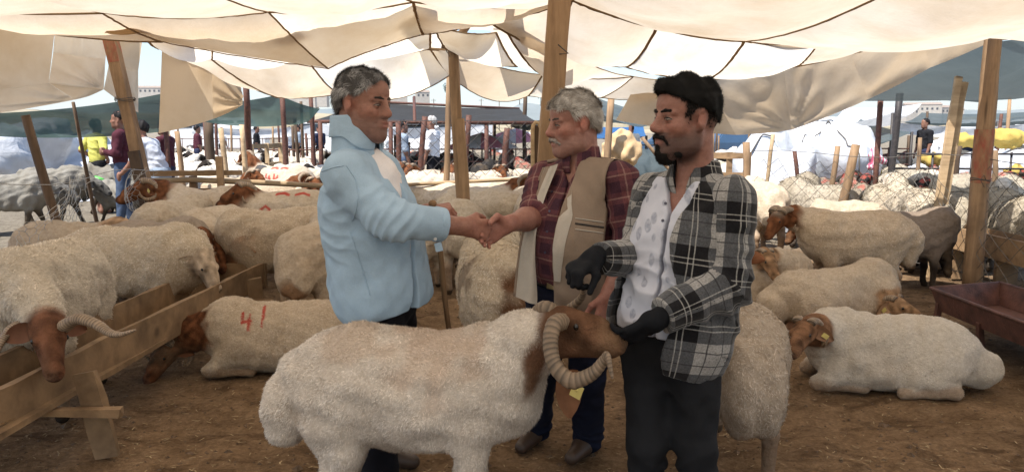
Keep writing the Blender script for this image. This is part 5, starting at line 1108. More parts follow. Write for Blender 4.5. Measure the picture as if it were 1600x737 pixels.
pole('roof_pole', W(1562, 22, 6.98), W(1425, -20, 5.6), .05, .045, 'post', 'wooden roof pole resting on the thick right post', 'roof pole', bend=.02)
pole('roof_pole', W(640, 76, 7.8), W(765, 87, 7.9), .015, .015, 'seam', 'thin batten under the bright torn canvas by the middle post', 'batten', bend=.02)
POLES = [((95, 372, 6.1), (40, 180, 6.0), .036, .034, 'post_dark', 'dark leaning post at the far left in front of the white tarp pile'), ((146, 318, 10), (115, 160, 9.5), .028, .02, 'post_dark', 'thin grey pole under the left canvas flap'),
         ((391, 262, 13), (384, 132, 12.5), .06, .05, 'rust', 'rust brown iron post right of the hanging square flap'), ((287, 300, 11), (277, 205, 11), .04, .035, 'post', 'short pale stake under the hanging square flap'),
         ((697, 262, 10), (701, 120, 10), .05, .035, 'post', 'thin crooked pole just behind the middle post'), ((948, 240, 12), (955, 150, 12), .06, .055, 'post', 'pole behind the white haired head'), ((1388, 300, 12), (1406, 146, 12), .055, .05, 'iron', 'dark iron post under the grey net on the right'),
         ((1313, 335, 9.2), (1338, 226, 9.2), .058, .05, 'post', 'crooked log stake in the mesh fence before the woolly sheep'), ((1296, 300, 10.2), (1310, 228, 10.2), .04, .035, 'post', 'grey stake left of the crooked log stake'), ((1243, 290, 11), (1242, 236, 11), .03, .03, 'rust', 'short rusty stake in front of the right white tarp pile'),
         ((1165, 320, 10), (1166, 222, 10), .05, .045, 'post', 'stout stake right of the plaid shirt shoulder'), ((1190, 330, 10.5), (1208, 210, 10.5), .03, .025, 'rail', 'pale slim pole left of the white tarp pile'), ((1492, 300, 12), (1500, 228, 12), .04, .04, 'post_dark', 'dark stake behind the right woolly sheep'), ((1430, 290, 12), (1438, 215, 12), .035, .03, 'post', 'slim stake before the yellow sacks'),
         ((1548, 330, 10), (1555, 235, 10), .04, .035, 'post', 'stake right of the red banded post'), ((447, 265, 15), (441, 150, 15), .055, .05, 'rust', 'rusty post at the end of the green net'), ((492, 262, 17), (486, 150, 17), .05, .045, 'rust', 'rusty post left of the blue shirt collar'), ((658, 270, 13), (664, 182, 13), .05, .05, 'rust', 'rusty fence post left of the man in white'),
         ((728, 260, 13.5), (733, 180, 13.5), .05, .05, 'rust', 'rusty post under the black canopy'), ((790, 275, 12), (792, 200, 12), .055, .05, 'rust', 'rusty fence post before the pink umbrella'), ((821, 180, 22), (821, 148, 22), .06, .06, 'post_dark', 'grey pole above the black canopy'), ((622, 270, 14), (622, 190, 14), .05, .05, 'rust', 'rusty post beside the blue shirt'),
         ((330, 250, 16), (326, 190, 16), .09, .09, 'post_dark', 'broad grey stake in the far left flock'), ((352, 262, 12), (345, 200, 12), .045, .04, 'rail', 'pale stake in the far left flock'), ((383, 262, 12.3), (378, 195, 12.3), .04, .04, 'rail', 'second pale stake by the iron post'), ((1100, 290, 13), (1098, 228, 13), .05, .05, 'post', 'stake beside the wooden sheep gate'), ((1035, 250, 13), (1003, 215, 13), .03, .03, 'post', 'leaning stick behind the plaid collar')]
for (p, q, r0, r1, mt, lb) in POLES:
    b = W(*q); a = W(*p); d = b - a; a = A(*(a - d * ((a[2] + .05) / d[2]))); pole('post', a, b, r0, r1, mt, lb, 'post', 'stakes and posts around the pens', n=8, seg=6, bend=rng.normal(0, .015))
for k, (x0, x1) in enumerate((((1469, 300), (1498, 120)), ((1478, 300), (1506, 128)))):
    a, b = W(*x0, 7.9 + .06 * k), W(*x1, 7.9 + .06 * k); d = b - a; a = a - d * (a[2] / d[2]); pole('leaning_board', a, b, .035, .018, 'rail', ('wide upright plank leaning left of the red banded post', 'narrow upright plank leaning behind the wide plank')[k], 'plank', 'two leaning planks', square=True)
# dark upright with rounded top behind the older man
a = A(W(840, 300, 6.6)[0], 6.6, 0); arch = empty('arched_upright', a, 0, 'dark brown upright with a rounded hooped top beside the broad post', 'post')
pts = [a + A(-.05, 0, 0), W(833, 330, 6.6), W(832, 206, 6.6), W(833, 196, 6.6), W(837, 191, 6.6), W(842, 193, 6.6), W(845, 200, 6.6), W(846, 330, 6.6)]; MB().tube(pts, [.018] * 8, 8).build('hoop', M['rail'], arch, True, a)
MB().beam(A(W(839, 300, 6.62)[0], 6.62, 0), W(838, 196, 6.62), .055, .02, (0, 1, 0)).build('board', M['post_dark'], arch, False, a)
# ------------------------------------------------------------------ pen rails
fr = empty('rail_fence', A(W(300, 300, 8.80)[0], 8.8, 0), 0, 'wooden rail fence of planks and a long peeled pole across the back of the pen', 'fence'); fo = np.array(fr.location)
MB().beam(W(222, 271, 8.60), W(378, 270, 8.80), .04, .055, (0, 0, 1), .003, 6).build('rail', M['board'], fr, False, fo)
MB().beam(W(246, 298, 8.70), W(338, 297, 8.90), .03, .045, (0, 0, 1), .003, 4).build('rail', M['board'], fr, False, fo)
MB().tube([W(218, 283, 8.65), W(300, 281, 8.75), W(400, 285, 8.90), W(500, 290, 9.10), W(600, 291, 9.20)], .032, 9, True, .04).build('rail', M['rail'], fr, True, fo)
MB().tube([W(600, 291, 9.22), W(700, 285, 9.30), W(790, 281, 9.40), W(850, 278, 9.50)], .022, 9, True, .04).build('rail', M['rail'], fr, True, fo)
MB().tube([W(440, 306, 9.00), W(520, 309, 9.10), W(640, 309, 9.25), W(690, 307, 9.30)], .02, 8, True, .04).build('rail', M['rail'], fr, True, fo)
for (px, y0, Y, w_) in ((342, 244, 8.7, .08), (301, 275, 8.8, .08)):
    t_ = W(px, y0, Y); MB().beam(A(t_[0] + .02, Y, 0), t_, w_, .04, (0, 1, 0), .003, 4).build('picket', M['board'], fr, False, fo)
# ------------------------------------------------------------------ feed troughs
tr = empty('feed_trough', (-2.15, 4.4, 0), 0, 'long wooden feed trough of rough boards on plank legs at the left', 'trough'); to = A(-2.15, 4.4, 0)
A0, A1 = W(-40, 650, 2.95), W(412, 426, 6.05)
MB().beam(W(-40, 662, 2.93), W(412, 427, 6.05), .03, .185, (0, 0, 1), .003, 14).build('side_board', M['board_y'], tr, False, to)
b0, b1 = A(-2.42, 3.0, .37), A(-2.36, 6.0, .37)
MB().beam(b0, b1, .03, .19, (0, 0, 1), .003, 12).build('side_board', M['board_y'], tr, False, to)
MB().beam(A(-2.24, 2.95, .275), A(-2.19, 6.02, .275), .34, .025, (0, 0, 1), .002, 10).build('floor_board', M['board_y'], tr, False, to)
MB().beam(A(-2.42, 6.03, .36), A(-1.96, 6.03, .36), .03, .2, (0, 0, 1)).build('end_board', M['board_y'], tr, False, to)
for (x, y, dx) in ((-1.96, 3.42, .06), (-2.44, 3.42, -.06), (-1.95, 5.7, .05), (-2.42, 5.7, -.05)):
    MB().beam(A(x + dx * 1.2, y, 0), A(x - dx * .1, y, .40), .11, .04, (1, 0, 0) if False else (0, 1, 0), .004, 3).build('leg', M['board_y'], tr, False, to)
for y in (3.36, 5.64): MB().beam(A(-2.56, y, .235), A(-1.78, y, .235), .05, .035, (0, 0, 1), .003, 3).build('leg_brace', M['board_y'], tr, False, to)
m_feed = m_simple('feed_grain', (.20, .12, .05), 1, 60, .5, 1.4)
fd = MB().grid(np.array([[A(-2.38 + .27 * i / 8, 3.0 + 3.0 * j / 30, .30 + .02 * math.sin(i * 2 + j) * rng.random()) for j in range(31)] for i in range(9)])).build('feed', m_feed, None, True); fd['kind'] = 'stuff'
mt = empty('metal_trough', (3.4, 4.6, 0), 0, 'rusty red brown sheet metal trough on short legs at the right', 'trough'); mo = A(3.4, 4.6, 0)
q = [A(3.08, 5.55, .36), A(3.72, 5.75, .36), A(3.78, 3.6, .36), A(3.08, 3.6, .36)]; c = sum(q) / 4
for i in range(4):
    u, v = q[i], q[(i + 1) % 4]; lo = lambda p: c + (p - c) * A(.86, .95, 0) + A(0, 0, -.16); ins = lambda p: c + (p - c) * A(.97, .985, 1)
    MB().add([u, v, lo(v), lo(u), ins(u), ins(v), lo(v) * A(1, 1, 1) + (c - lo(v)) * A(.02, .02, 0) + A(0, 0, .005), lo(u) + (c - lo(u)) * A(.02, .02, 0) + A(0, 0, .005)], [(0, 1, 2, 3), (5, 4, 7, 6), (1, 0, 4, 5)]).build('side', M['trough'], mt, False, mo)
    MB().tube([u, v], .012, 6).build('rim', M['trough'], mt, True, mo)
MB().add([lo(p) + A(0, 0, .002) for p in q], [(0, 1, 2, 3)]).build('bottom', M['trough'], mt, False, mo)
for p in q: MB().beam(lo(p) * A(1, 1, 0) + A((p[0] - c[0]) * .05, 0, 0), lo(p) + A(0, 0, .06), .035, .035, (0, 1, 0)).build('leg', M['trough'], mt, False, mo)
MB().beam(A(3.18, 5.05, 0), A(3.12, 5.0, .24), .035, .035, (0, 1, 0)).build('leg', M['trough'], mt, False, mo)
pt = empty('plank_trough', (4.6, 7.0, 0), 0, 'grey brown plank manger along the wire fence behind the dark faced sheep', 'trough'); po = A(4.6, 7.0, 0)
MB().beam(W(1478, 368, 7.9), W(1660, 412, 6.2), .03, .22, (0, 0, 1), .003, 8).build('side_board', M['board'], pt, False, po)
MB().beam(W(1478, 368, 7.9) + A(.26, .1, .0), W(1660, 412, 6.2) + A(.26, .1, .0), .03, .22, (0, 0, 1), .003, 8).build('side_board', M['board'], pt, False, po)
MB().beam(W(1478, 368, 7.9) + A(.19, .05, -.10), W(1660, 412, 6.2) + A(.13, .05, -.10), .24, .02, (0, 0, 1)).build('floor_board', M['board'], pt, False, po)
for t in (.1, .5, .9):
    p = W(1478, 368, 7.9) * (1 - t) + W(1660, 412, 6.2) * t; MB().beam(A(p[0] + .13, p[1] + .05, 0), A(p[0] + .13, p[1] + .05, p[2] - .12), .2, .05, (0, 1, 0)).build('leg', M['board'], pt, False, po)
# walking stick of the man in blue
st = empty('walking_stick', W(700, 520, 3.03) * A(1, 1, 0), 0, 'brown wooden stick held upright in the left hand of the man in blue', 'stick'); s0 = np.array(st.location)
t0 = W(676, 318, 3.0); t1 = W(703, 527, 3.05); d = t1 - t0; MB().tube([t0, t0 + d * .35 + A(.006, 0, 0), t0 + d * .7, t0 + d * (t0[2] / -d[2])], [.0125, .012, .011, .010], 8, True, .04).build('shaft', M['stick'], st, True, s0)
MB().ball(t0, (.017, .017, .015)).build('knob', M['stick'], st, True, s0)
# ------------------------------------------------------------------ wire fences
def mesh_fence(label, line, z0, z1, pitch, r, mat, group=None, torn=0.0, hexa=False):
    line = [np.asarray(p, float) for p in line]; root = empty('wire_fence', A(line[0][0], line[0][1], 0), 0, label, 'fence', group); off = np.array(root.location)
    L = [0]; 
    for p, q in zip(line[:-1], line[1:]): L.append(L[-1] + np.linalg.norm(q - p))
    at = lambda s: A(*[np.interp(s, L, [p[i] for p in line]) for i in range(2)])
    V = []; T = []; n = int(L[-1] / pitch); rows = int((z1 - z0) / pitch * 1.0); k = 0; w = Wob(1.2, .02 + torn * .05, 4); w2 = Wob(2.5, .03 * torn, 9)
    def strip(P):
        nonlocal k
        P = np.array(P)
        if torn: P = P + np.stack([w(P), w(P + 3.3), w2(P)], 1)
        for p, q in zip(P[:-1], P[1:]):
            d = unit(q - p); s = unit(np.cross(d, (0, 1, .3))) * r; u = unit(np.cross(d, s)) * r
            V.extend([p + s, p - s * .5 + u * .87, p - s * .5 - u * .87, q + s, q - s * .5 + u * .87, q - s * .5 - u * .87])
            for a_, b_ in ((0, 1), (1, 2), (2, 0)): T.append((k + a_, k + b_, k + 3 + b_, k + 3 + a_))
            k += 6
    for i in range(n):
        top = z1 - (torn * .5 * max(0, Wob(.8, 1, 3)(np.array([[i * pitch, 0, 0]]))[0]))
        nr = int((top - z0) / pitch); P = []
        for j in range(nr + 1):
            s = (i + (.5 if ((i + j) % 2) else -.5) * .97) * pitch + pitch * .5; xy = at(min(max(s, 0), L[-1])); P.append(A(xy[0], xy[1], z0 + j * pitch))
            if hexa and j < nr: P.append(A(xy[0], xy[1], z0 + (j + .5) * pitch))
        if len(P) > 1: strip(P)
    o = link('wire_mesh', np_mesh('wire_mesh', np.array(V) - off, np.array(T), None, False), M[mat], root); o['kind'] = 'stuff'
    for z in (z0, z1): 
        MB().tube([A(*at(s), z + (0 if not torn else .03 * math.sin(s * 3))) for s in np.linspace(0, L[-1], 14)], r * 1.5, 5).build('strand_wire', M[mat], root, True, off)
    return root
mesh_fence('sagging torn wire netting along the left side of the pen', [(-3.55, 4.5), (-3.55, 6.0), (-3.72, 8.2)], .05, 1.12, .05, .0022, 'wire', None, 1.0, True)
mesh_fence('diamond wire mesh fence along the right side before the woolly sheep', [(4.32, 4.8), (4.30, 7.06), (4.12, 8.1), (2.92, 9.4)], .15, 1.25, .085, .0027, 'wire_dark', None, .25)
mesh_fence('dark chain link fence behind the pen under the black canopy', [(-2.0, 11.2), (.45, 11.2)], .45, 1.65, .085, .004, 'iron')
# ------------------------------------------------------------------ the animals of the pen
def to_local(p, loc, rz, size, sx=1.0):
    d = np.asarray(p, float) - np.asarray(loc, float); c, s = math.cos(R(rz)), math.sin(R(rz)); return A((c * d[0] + s * d[1]) / (size * sx), (-s * d[0] + c * d[1]) / size, d[2] / size)
def put(name, px, Y, rz, label, size=1.0, head=None, muz=None, sx=1.0, horn_px=None, group='sheep and rams inside the pen', cat='sheep', **kw):
    """animal standing or lying at picture column px, Y metres ahead; head and muzzle as picture points with distance"""
    loc = A(X_at(px, Y), Y, 0); kw2 = dict(kw)
    if head is not None:
        h_ = to_local(W(*head), loc, rz, size, sx); kw2['head'] = tuple(h_); kw2['hdir'] = tuple(to_local(W(*muz), loc, rz, size, sx) - h_)
    if horn_px:
        hp = []
        for pts in horn_px:
            q = np.array([to_local(W(*p), loc, rz, size, sx) for p in pts]); t = np.linspace(0, 1, len(q)); tt = np.linspace(0, 1, 120)
            # smooth curve through the points
            P = []
            for x in tt * (len(q) - 1):
                i = min(int(x), len(q) - 2); u = x - i; p0, p1, p2, p3 = q[max(i - 1, 0)], q[i], q[i + 1], q[min(i + 2, len(q) - 1)]
                P.append(.5 * (2 * p1 + (p2 - p0) * u + (2 * p0 - 5 * p1 + 4 * p2 - p3) * u * u + (3 * p1 - p0 - 3 * p2 + p3) * u ** 3))
            hp.append(P)
        kw2['horn_paths'] = hp; kw2['horns'] = kw.get('horns', 1.0)
    r = sheep(name, loc, R(rz), label, group, cat, size=size, sx=sx, **kw2); return r
RED = (.46, .05, .04)
def digits(txt, x0, z0, w, h, mir=1):
    S = {'4': [[(0, 1), (-.05, .45), (.75, .5)], [(.6, .85), (.5, 0)]], '1': [[(.35, 1), (.25, 0)]], '8': [[(.5, .5), (.1, .75), (.5, 1), (.9, .75), (.5, .5), (.05, .22), (.5, 0), (.95, .22), (.5, .5)]], '9': [[(.9, .7), (.5, 1), (.1, .7), (.5, .45), (.9, .7), (.8, .3), (.4, 0)]], '-': [[(0, .6), (.5, .9), (1, .5)]]}
    out = []
    for i, c in enumerate(txt):
        for st in S[c]: out.append([(x0 + mir * (u * w + i * w * 1.5), z0 + v * h) for u, v in st])
    return out
# the big ram held by the horns
hl = A(X_at(636, 2.52), 2.52, 0)
hero = put('ram', 636, 2.52, 0, 'big white ram with curled horns held by its head in front of the men', 1.06, (872, 512, 2.42), (986, 521, 2.30), .82, cat='ram', seed=3,
    horn_px=[[(872, 494, 2.44), (854, 481, 2.44), (842, 487, 2.50), (856, 494, 2.57), (886, 484, 2.59), (908, 465, 2.54), (911, 447, 2.47), (898, 426, 2.39)],
             [(880, 503, 2.37), (866, 507, 2.33), (860, 535, 2.29), (867, 570, 2.25), (892, 594, 2.21), (924, 584, 2.18), (942, 565, 2.16), (949, 556, 2.14), (953, 572, 2.12), (957, 591, 2.11)]],
    body=A(.63, .575, .515), hcol=A(.135, .072, .044), headfur=9000, neckbrown=0, legc=A(.42, .34, .28), h=.0085, under=.02, slim=.80, fat=1.0, fleece=90000, flen=.0155, fwid=.0040, horns=1.0, hornr=.033, belly=.0, neckbase=(.36, 0, .66),
    spots=[(tuple(to_local(W(852, 570, 2.32), hl, 0, 1.06, .82)), .085, A(.15, .080, .05)), (tuple(to_local(W(842, 612, 2.34), hl, 0, 1.06, .82)), .075, A(.19, .11, .07)), ((.1, -.05, .80), .22, A(.57, .48, .41)), ((-.2, -.05, .80), .16, A(.58, .50, .43))], hornc=A(.205, .148, .10), ears=False, legs=dict(f=(.05, -.03), h=(.10, .02)))
e_ = to_local(W(886, 578, 2.33), hl, 0, 1.06, .82); ear_obj(e_, A(.10, 0, -1), A(.15, -1, .1), hero, A(.20, .095, .05), .155, .050)
tg = to_local(W(901, 611, 2.29), hl, 0, 1.06, .82); MB().box(tg, (.020, .003, .019), rotm(0, 25, 0)).build('ear_tag', M['tag'], hero, off=(0, 0, 0)); MB().ball(tg + A(0, -.004, .004), .005).build('tag_stud', M['tag'], hero, off=(0, 0, 0))
e_ = to_local(W(880, 505, 2.55), hl, 0, 1.06, .82); ear_obj(e_, A(-.3, .6, -.5), A(.1, .4, .9), hero, A(.20, .095, .05), .13, .042)
# left side, from near to far
put('ram', 60, 4.12, -78, 'pale ram bending its wide horned brown head over the near end of the wooden trough', 1.13, (74, 512, 3.42), (86, 582, 3.22), cat='ram', seed=5, neckbrown=.12, fleece=24000, flen=.02, fwid=.006, body=A(.52, .46, .375), hcol=A(.16, .075, .045), horns=.9, hornr=.036,
    horn_px=[[(100, 510, 3.40), (122, 498, 3.38), (150, 506, 3.36), (172, 520, 3.33), (190, 522, 3.30), (212, 515, 3.28)], [(52, 514, 3.44), (30, 508, 3.44), (10, 522, 3.40), (-4, 548, 3.36), (-6, 580, 3.32)]], facewhite=.0, spots=[((.74, 0, .62), .07, WHITE)])
put('sheep', 205, 5.42, -6, 'cream sheep with its muzzle down in the far half of the wooden trough', 1.06, (316, 404, 5.28), (334, 436, 5.22), sx=1.06, seed=7, neckbrown=0, body=A(.60, .52, .41), hcol=A(.50, .42, .34), fleece=14000, flen=.018, fwid=.006, spots=[((.80, 0, .38), .06, BROWN)])
put('sheep', 112, 6.05, 8, 'tan sheep raising its head with a yellow ear tag behind the feeding cream sheep', 1.0, (184, 354, 6.1), (164, 330, 6.6), seed=9, neckbrown=.2, hcol=A(.36, .24, .15), body=A(.46, .37, .27), eartag=True)
put('ram', 432, 4.78, 191, 'lying cream ram with a red number 41 painted on its back', .95, (262, 545, 4.66), (228, 588, 4.50), pose='lie', cat='ram', seed=11, horns=1.0, hornr=.036, neckbrown=.75, fleece=22000, flen=.016, fwid=.006, hcol=BROWN * .9,
    marks=[(1, digits('4', .225, .325, -.07, .095, 1) + digits('1', .125, .34, -.07, .095, 1), .010, RED)], spots=[((-.1, .25, .12), .1, TAN)])
put('sheep', 228, 6.05, -4, 'greyish tan sheep with a lowered brown head between the post and the trough', 1.0, (316, 384, 5.95), (338, 408, 5.8), seed=13, neckbrown=.55, body=A(.34, .28, .225), hcol=BROWN)
put('ram', 333, 6.75, -93, 'pale ram seen from the front with small horns bent down to the trough end', 1.06, (338, 384, 6.1), (346, 412, 5.95), cat='ram', seed=15, neckbrown=.05, horns=.55, hcol=BROWN)
put('ram', 446, 6.3, 203, 'cream ram turned towards the trough end with its curled horn lowered', 1.1, (384, 384, 6.12), (362, 406, 6.1), cat='ram', seed=17, neckbrown=.3, horns=.7, hcol=A(.3, .17, .1), fleece=10000, flen=.016, fwid=.007)
put('sheep', 497, 5.75, 82, 'cream sheep seen from behind beside the blue shirt', 1.05, (480, 345, 6.5), (478, 372, 6.7), seed=19, neckbrown=0, spots=[((-.5, 0, .35), .12, TAN)])
put('sheep', 268, 7.35, 84, 'white sheep seen from behind left of the front facing ram', 1.08, (262, 350, 8.0), (262, 380, 8.2), seed=21, neckbrown=0, body=A(.55, .475, .38))
put('ram', 316, 8.0, 172, 'ram with a dark brown neck and raised horned head left of the rails', 1.17, (226, 292, 7.95), (190, 306, 7.85), cat='ram', seed=23, neckbrown=.78, horns=.95, eartag=1, hornr=.036)
put('ram', 440, 7.75, 178, 'cream ram with a red 8 on its side and a brown head turned left', 1.15, (378, 298, 7.7), (338, 318, 7.55), cat='ram', seed=25, neckbrown=.55, horns=.95, marks=[(1, digits('8', .14, .54, -.10, .13), .013, RED), (1, digits('--', .02, .74, -.12, .04), .012, RED)])
# middle
put('sheep', 775, 4.62, 97, 'cream sheep with a brown stained rump standing back to camera between the two older men', 1.08, (800, 372, 5.6), (812, 400, 5.75), seed=27, neckbrown=.0, fleece=22000, flen=.018, fwid=.006, body=A(.60, .52, .41), spots=[((-.5, -.10, .55), .17, A(.16, .085, .05)), ((-.28, .16, .62), .13, A(.30, .25, .20)), ((-.2, -.15, .72), .06, TAN)])
put('sheep', 716, 7.35, 100, 'white sheep seen from behind under the handshake', 1.1, (722, 330, 8.1), (725, 360, 8.2), seed=29, neckbrown=0, body=A(.54, .48, .40))
put('sheep', 692, 7.2, 75, 'small lying sheep half hidden behind the walking stick', .8, None, None, pose='lie', seed=31, neckbrown=0, h=.012, head=None) if False else None
# right side
put('ram', 1340, 6.75, 179, 'sturdy tan ram with brown face and large curled horn standing on the right', 1.02, (1218, 338, 6.72), (1188, 378, 6.55), cat='ram', seed=33, neckbrown=.42, horns=1.05, hornr=.042, fat=1.3, body=A(.60, .49, .37), hcol=BROWN * 1.1, facewhite=.4, fleece=12000, flen=.015, fwid=.007)
put('sheep', 1420, 7.3, -6, 'grey brown sheep with black head and legs lowered beside the right post', .95, (1474, 392, 7.25), (1488, 436, 7.1), seed=35, neckbrown=.35, body=A(.27, .22, .185), hcol=DARK * 1.3, legc=DARK * 2)
put('ram', 1312, 5.95, 8, 'lying cream ram facing right with its curled horn near the ground', 1.0, (1398, 476, 5.75), (1436, 494, 5.6), pose='lie', cat='ram', seed=37, horns=.95, neckbrown=.35, hcol=TAN, fleece=12000, flen=.015, fwid=.007, eartag=True)
put('ram', 1408, 4.42, 172, 'large pale lying sheep facing left in the right foreground', .93, (1258, 514, 4.26), (1230, 556, 4.06), sx=1.04, pose='lie', cat='sheep', seed=39, horns=.85, neckbrown=.45, hcol=A(.22, .12, .07), body=A(.56, .51, .44), fleece=40000, flen=.012, fwid=.0055, eartag=1, fat=1.15)
put('sheep', 1128, 3.42, 93, 'cream fat tailed sheep standing back to camera behind the young man', 1.0, (1148, 400, 4.3), (1140, 440, 4.4), seed=41, neckbrown=0, body=A(.50, .42, .34), fat=1.5, fleece=26000, flen=.02, fwid=.0055, legc=A(.26, .19, .14), legs=dict(f=(0, .03), h=(.03, -.05)))
put('sheep', 1190, 9.2, 88, 'pale sheep seen from behind over the plaid shoulder', 1.15, (1185, 300, 9.9), (1184, 330, 10.0), seed=43, neckbrown=0, h=.013)
put('ram', 1188, 6.5, 5, 'tan horned ram lying behind the plaid sleeve', .95, (1196, 400, 6.3), (1214, 428, 6.15), pose='lie', cat='ram', seed=45, horns=.7, neckbrown=.3, h=.012, hcol=TAN)
# ------------------------------------------------------------------ animals that share meshes
def proto(name, label, group, cat='sheep', **kw):
    r = sheep(name, (0, 0, 0), 0, label, group, cat, **kw); return r
used = {}
def place(pr, px, Y, rz, label, group, size=1.0):
    o = pr if pr.name not in used else copy_tree(pr); used[pr.name] = 1
    o.location = (X_at(px, Y), Y, 0); o.rotation_euler = (0, 0, R(rz)); o.scale = (size * rng.uniform(.94, 1.06), size * rng.uniform(.95, 1.08), size * rng.uniform(.96, 1.04)); o['label'] = label; o['group'] = group; return o
GP = 'rams and sheep behind the back rail'
pA = proto('ram', 'x', GP, 'ram', horns=.95, neckbrown=.6, h=.015, seed=51, head=(.58, 0, .86), hdir=(.9, 0, -.42))
pB = proto('ram', 'x', GP, 'ram', horns=.9, neckbrown=.35, h=.015, seed=52, head=(.62, .06, .62), hdir=(.75, .1, -.6))
pC = proto('sheep', 'x', GP, 'sheep', horns=0, neckbrown=0, h=.015, seed=53, head=(.62, 0, .50), hdir=(.6, 0, -.8), body=A(.55, .475, .38))
pD = proto('ram', 'x', GP, 'ram', horns=.95, neckbrown=.6, h=.015, seed=54, head=(.50, .0, .92), hdir=(.75, -.62, -.3), marks=[(1, digits('44', .15, .56, -.08, .12), .014, RED), (1, digits('--', .1, .74, -.1, .03), .014, RED)])
for pr, px, Y, rz, sz, lb in ((pD, 440, 12.6, 176, 1.18, 'cream ram with red 44 on its side and a brown head behind the rails'), (pC, 462, 11.2, 110, 1.1, 'pale sheep turned away next to the ram marked 44'), (pB, 520, 10.2, 170, 1.1, 'brown headed ram behind the peeled pole by the blue shirt'), (pC, 490, 13.5, 20, 1.1, 'pale sheep farther back behind the rails'), (pA, 472, 10.0, -60, 1.05, 'brown horned head just left of the blue sleeve behind the pole'), (pB, 428, 11.4, -120, 1.05, 'horned ram facing the camera below the red 44'), (pA, 355, 11.4, -30, 1.0, 'brown necked ram by the short picket'), (pA, 640, 13.6, -95, 1.1, 'brown horned head nearest the blue collar in the back row'), (pB, 815, 13.0, -80, 1.1, 'brown horned head beside the broad post in the back row'), (pC, 730, 11.6, 30, 1.1, 'pale sheep behind the middle post'), (pC, 775, 9.9, 190, 1.1, 'pale sheep under the long pole right of the middle post'), (pA, 625, 9.4, -140, 1.05, 'brown horned ram close to the blue sleeve under the pole'),
    (pA, 404, 9.8, 30, 1.0, 'ram behind the pole above the ram marked 8'), (pC, 380, 10.8, 60, 1.0, 'sheep turned away behind the low plank of the rails'),
    (pA, 700, 12.6, -80, 1.12, 'brown faced horned ram looking at the camera left of the middle post'), (pB, 655, 12.4, -60, 1.1, 'brown headed ram left of the front facing ram'), (pA, 668, 13.2, -110, 1.05, 'dark horned head in the back row behind the pole'), (pA, 762, 12.4, -70, 1.1, 'brown headed ram right of the middle post'), (pB, 785, 12.2, -100, 1.1, 'ram with lowered brown head by the fence post'),
    (pC, 655, 11.1, 15, 1.12, 'long pale sheep side on behind the pole and blue shirt'), (pC, 690, 10.0, 160, 1.1, 'pale sheep side on just behind the peeled pole'), (pC, 800, 11.0, 165, 1.12, 'pale sheep behind the arched upright'), (pC, 695, 9.3, 155, 1.1, 'pale sheep above the left forearm'), (pA, 742, 8.9, -4, 1.12, 'pale ram facing right with dark brown head beside the arched upright'), (pC, 762, 8.35, 150, 1.12, 'broad pale sheep above the handshake'),
    (pC, 832, 8.0, 100, 1.1, 'sheep back seen beside the beige vest front'), (pC, 828, 9.6, 170, 1.1, 'pale sheep behind the broad timber post'), (pC, 1330, 8.4, 175, .92, 'pale back showing over the sturdy tan ram'), (pB, 985, 8.0, 200, 1.0, 'tan sheep between the old man and the plaid shirt'), (pC, 690, 7.6, 60, .72, 'small sheep low behind the walking stick')): place(pr, px, Y, rz, lb, GP, sz)
GW = 'woolly sheep beyond the right wire fence'
pE = proto('sheep', 'x', GW, mat='long_wool', fluff=.2, fleece=7000, flen=.03, fwid=.012, horns=0, h=.014, fat=0, seed=61, body=A(.36, .315, .245), hcol=A(.14, .12, .10), neckbrown=0, head=(.62, 0, .62), hdir=(.7, .1, -.6), legc=A(.12, .10, .085))
pF = proto('sheep', 'x', GW, mat='long_wool', fluff=.2, fleece=7000, flen=.03, fwid=.012, horns=0, h=.014, fat=0, seed=62, body=A(.42, .365, .285), hcol=A(.42, .38, .33), neckbrown=0, head=(.58, 0, .85), hdir=(.85, .2, -.4), facewhite=.5, redback=.0)
pG = proto('sheep', 'x', GW, mat='long_wool', fluff=.2, fleece=7000, flen=.03, fwid=.012, horns=0, h=.015, fat=0, seed=63, body=A(.28, .24, .19), hcol=A(.04, .036, .033), neckbrown=.35, head=(.58, 0, .85), hdir=(.85, -.3, -.4), redback=.6)
for i, (pr, px, Y, rz, lb) in enumerate(((pE, 1250, 10.4, 55, 'grey woolly sheep at the foot of the white tarp pile'), (pE, 1282, 9.75, 118, 'woolly sheep seen from behind left of the crooked log stake'), (pG, 1340, 10.3, 80, 'darker woolly sheep right of the crooked log stake'), (pF, 1388, 9.2, 60, 'round cream woolly sheep behind the tan ram'),
    (pE, 1418, 8.9, 110, 'woolly sheep seen from behind in the middle of the right flock'), (pF, 1432, 8.45, 85, 'cream woolly rump nearest the wire above the grey brown sheep'), (pE, 1492, 8.5, 70, 'broad woolly sheep left of the red banded post'), (pF, 1520, 9.0, 120, 'woolly sheep half hidden by the red banded post'), (pE, 1592, 7.9, 75, 'woolly sheep at the right picture edge behind the plank manger'),
    (pF, 1572, 9.3, 235, 'sheep with white and black face right of the red banded post'), (pG, 1448, 9.9, 240, 'black headed sheep with curly fleece in the right flock'), (pG, 1352, 10.9, 245, 'dark faced sheep looking left below the striped bag'), (pF, 1405, 10.6, 285, 'pale woolly sheep in the second row of the right flock'), (pG, 1545, 11.4, 30, 'dark woolly sheep behind the red banded post'), (pE, 1475, 11.5, 140, 'grey woolly sheep at the foot of the leaning planks'), (pG, 1300, 11.8, 30, 'dark woolly sheep with red marks before the white tarp pile'), (pE, 1610, 10.6, 100, 'woolly sheep in the far right corner'), (pG, 1380, 12.4, 160, 'red marked sheep far back in the right flock'))): place(pr, px, Y, rz, lb, GW, 1.08 if pr is not pG else 1.0)
GL = 'grey sheep walking outside the left netting'
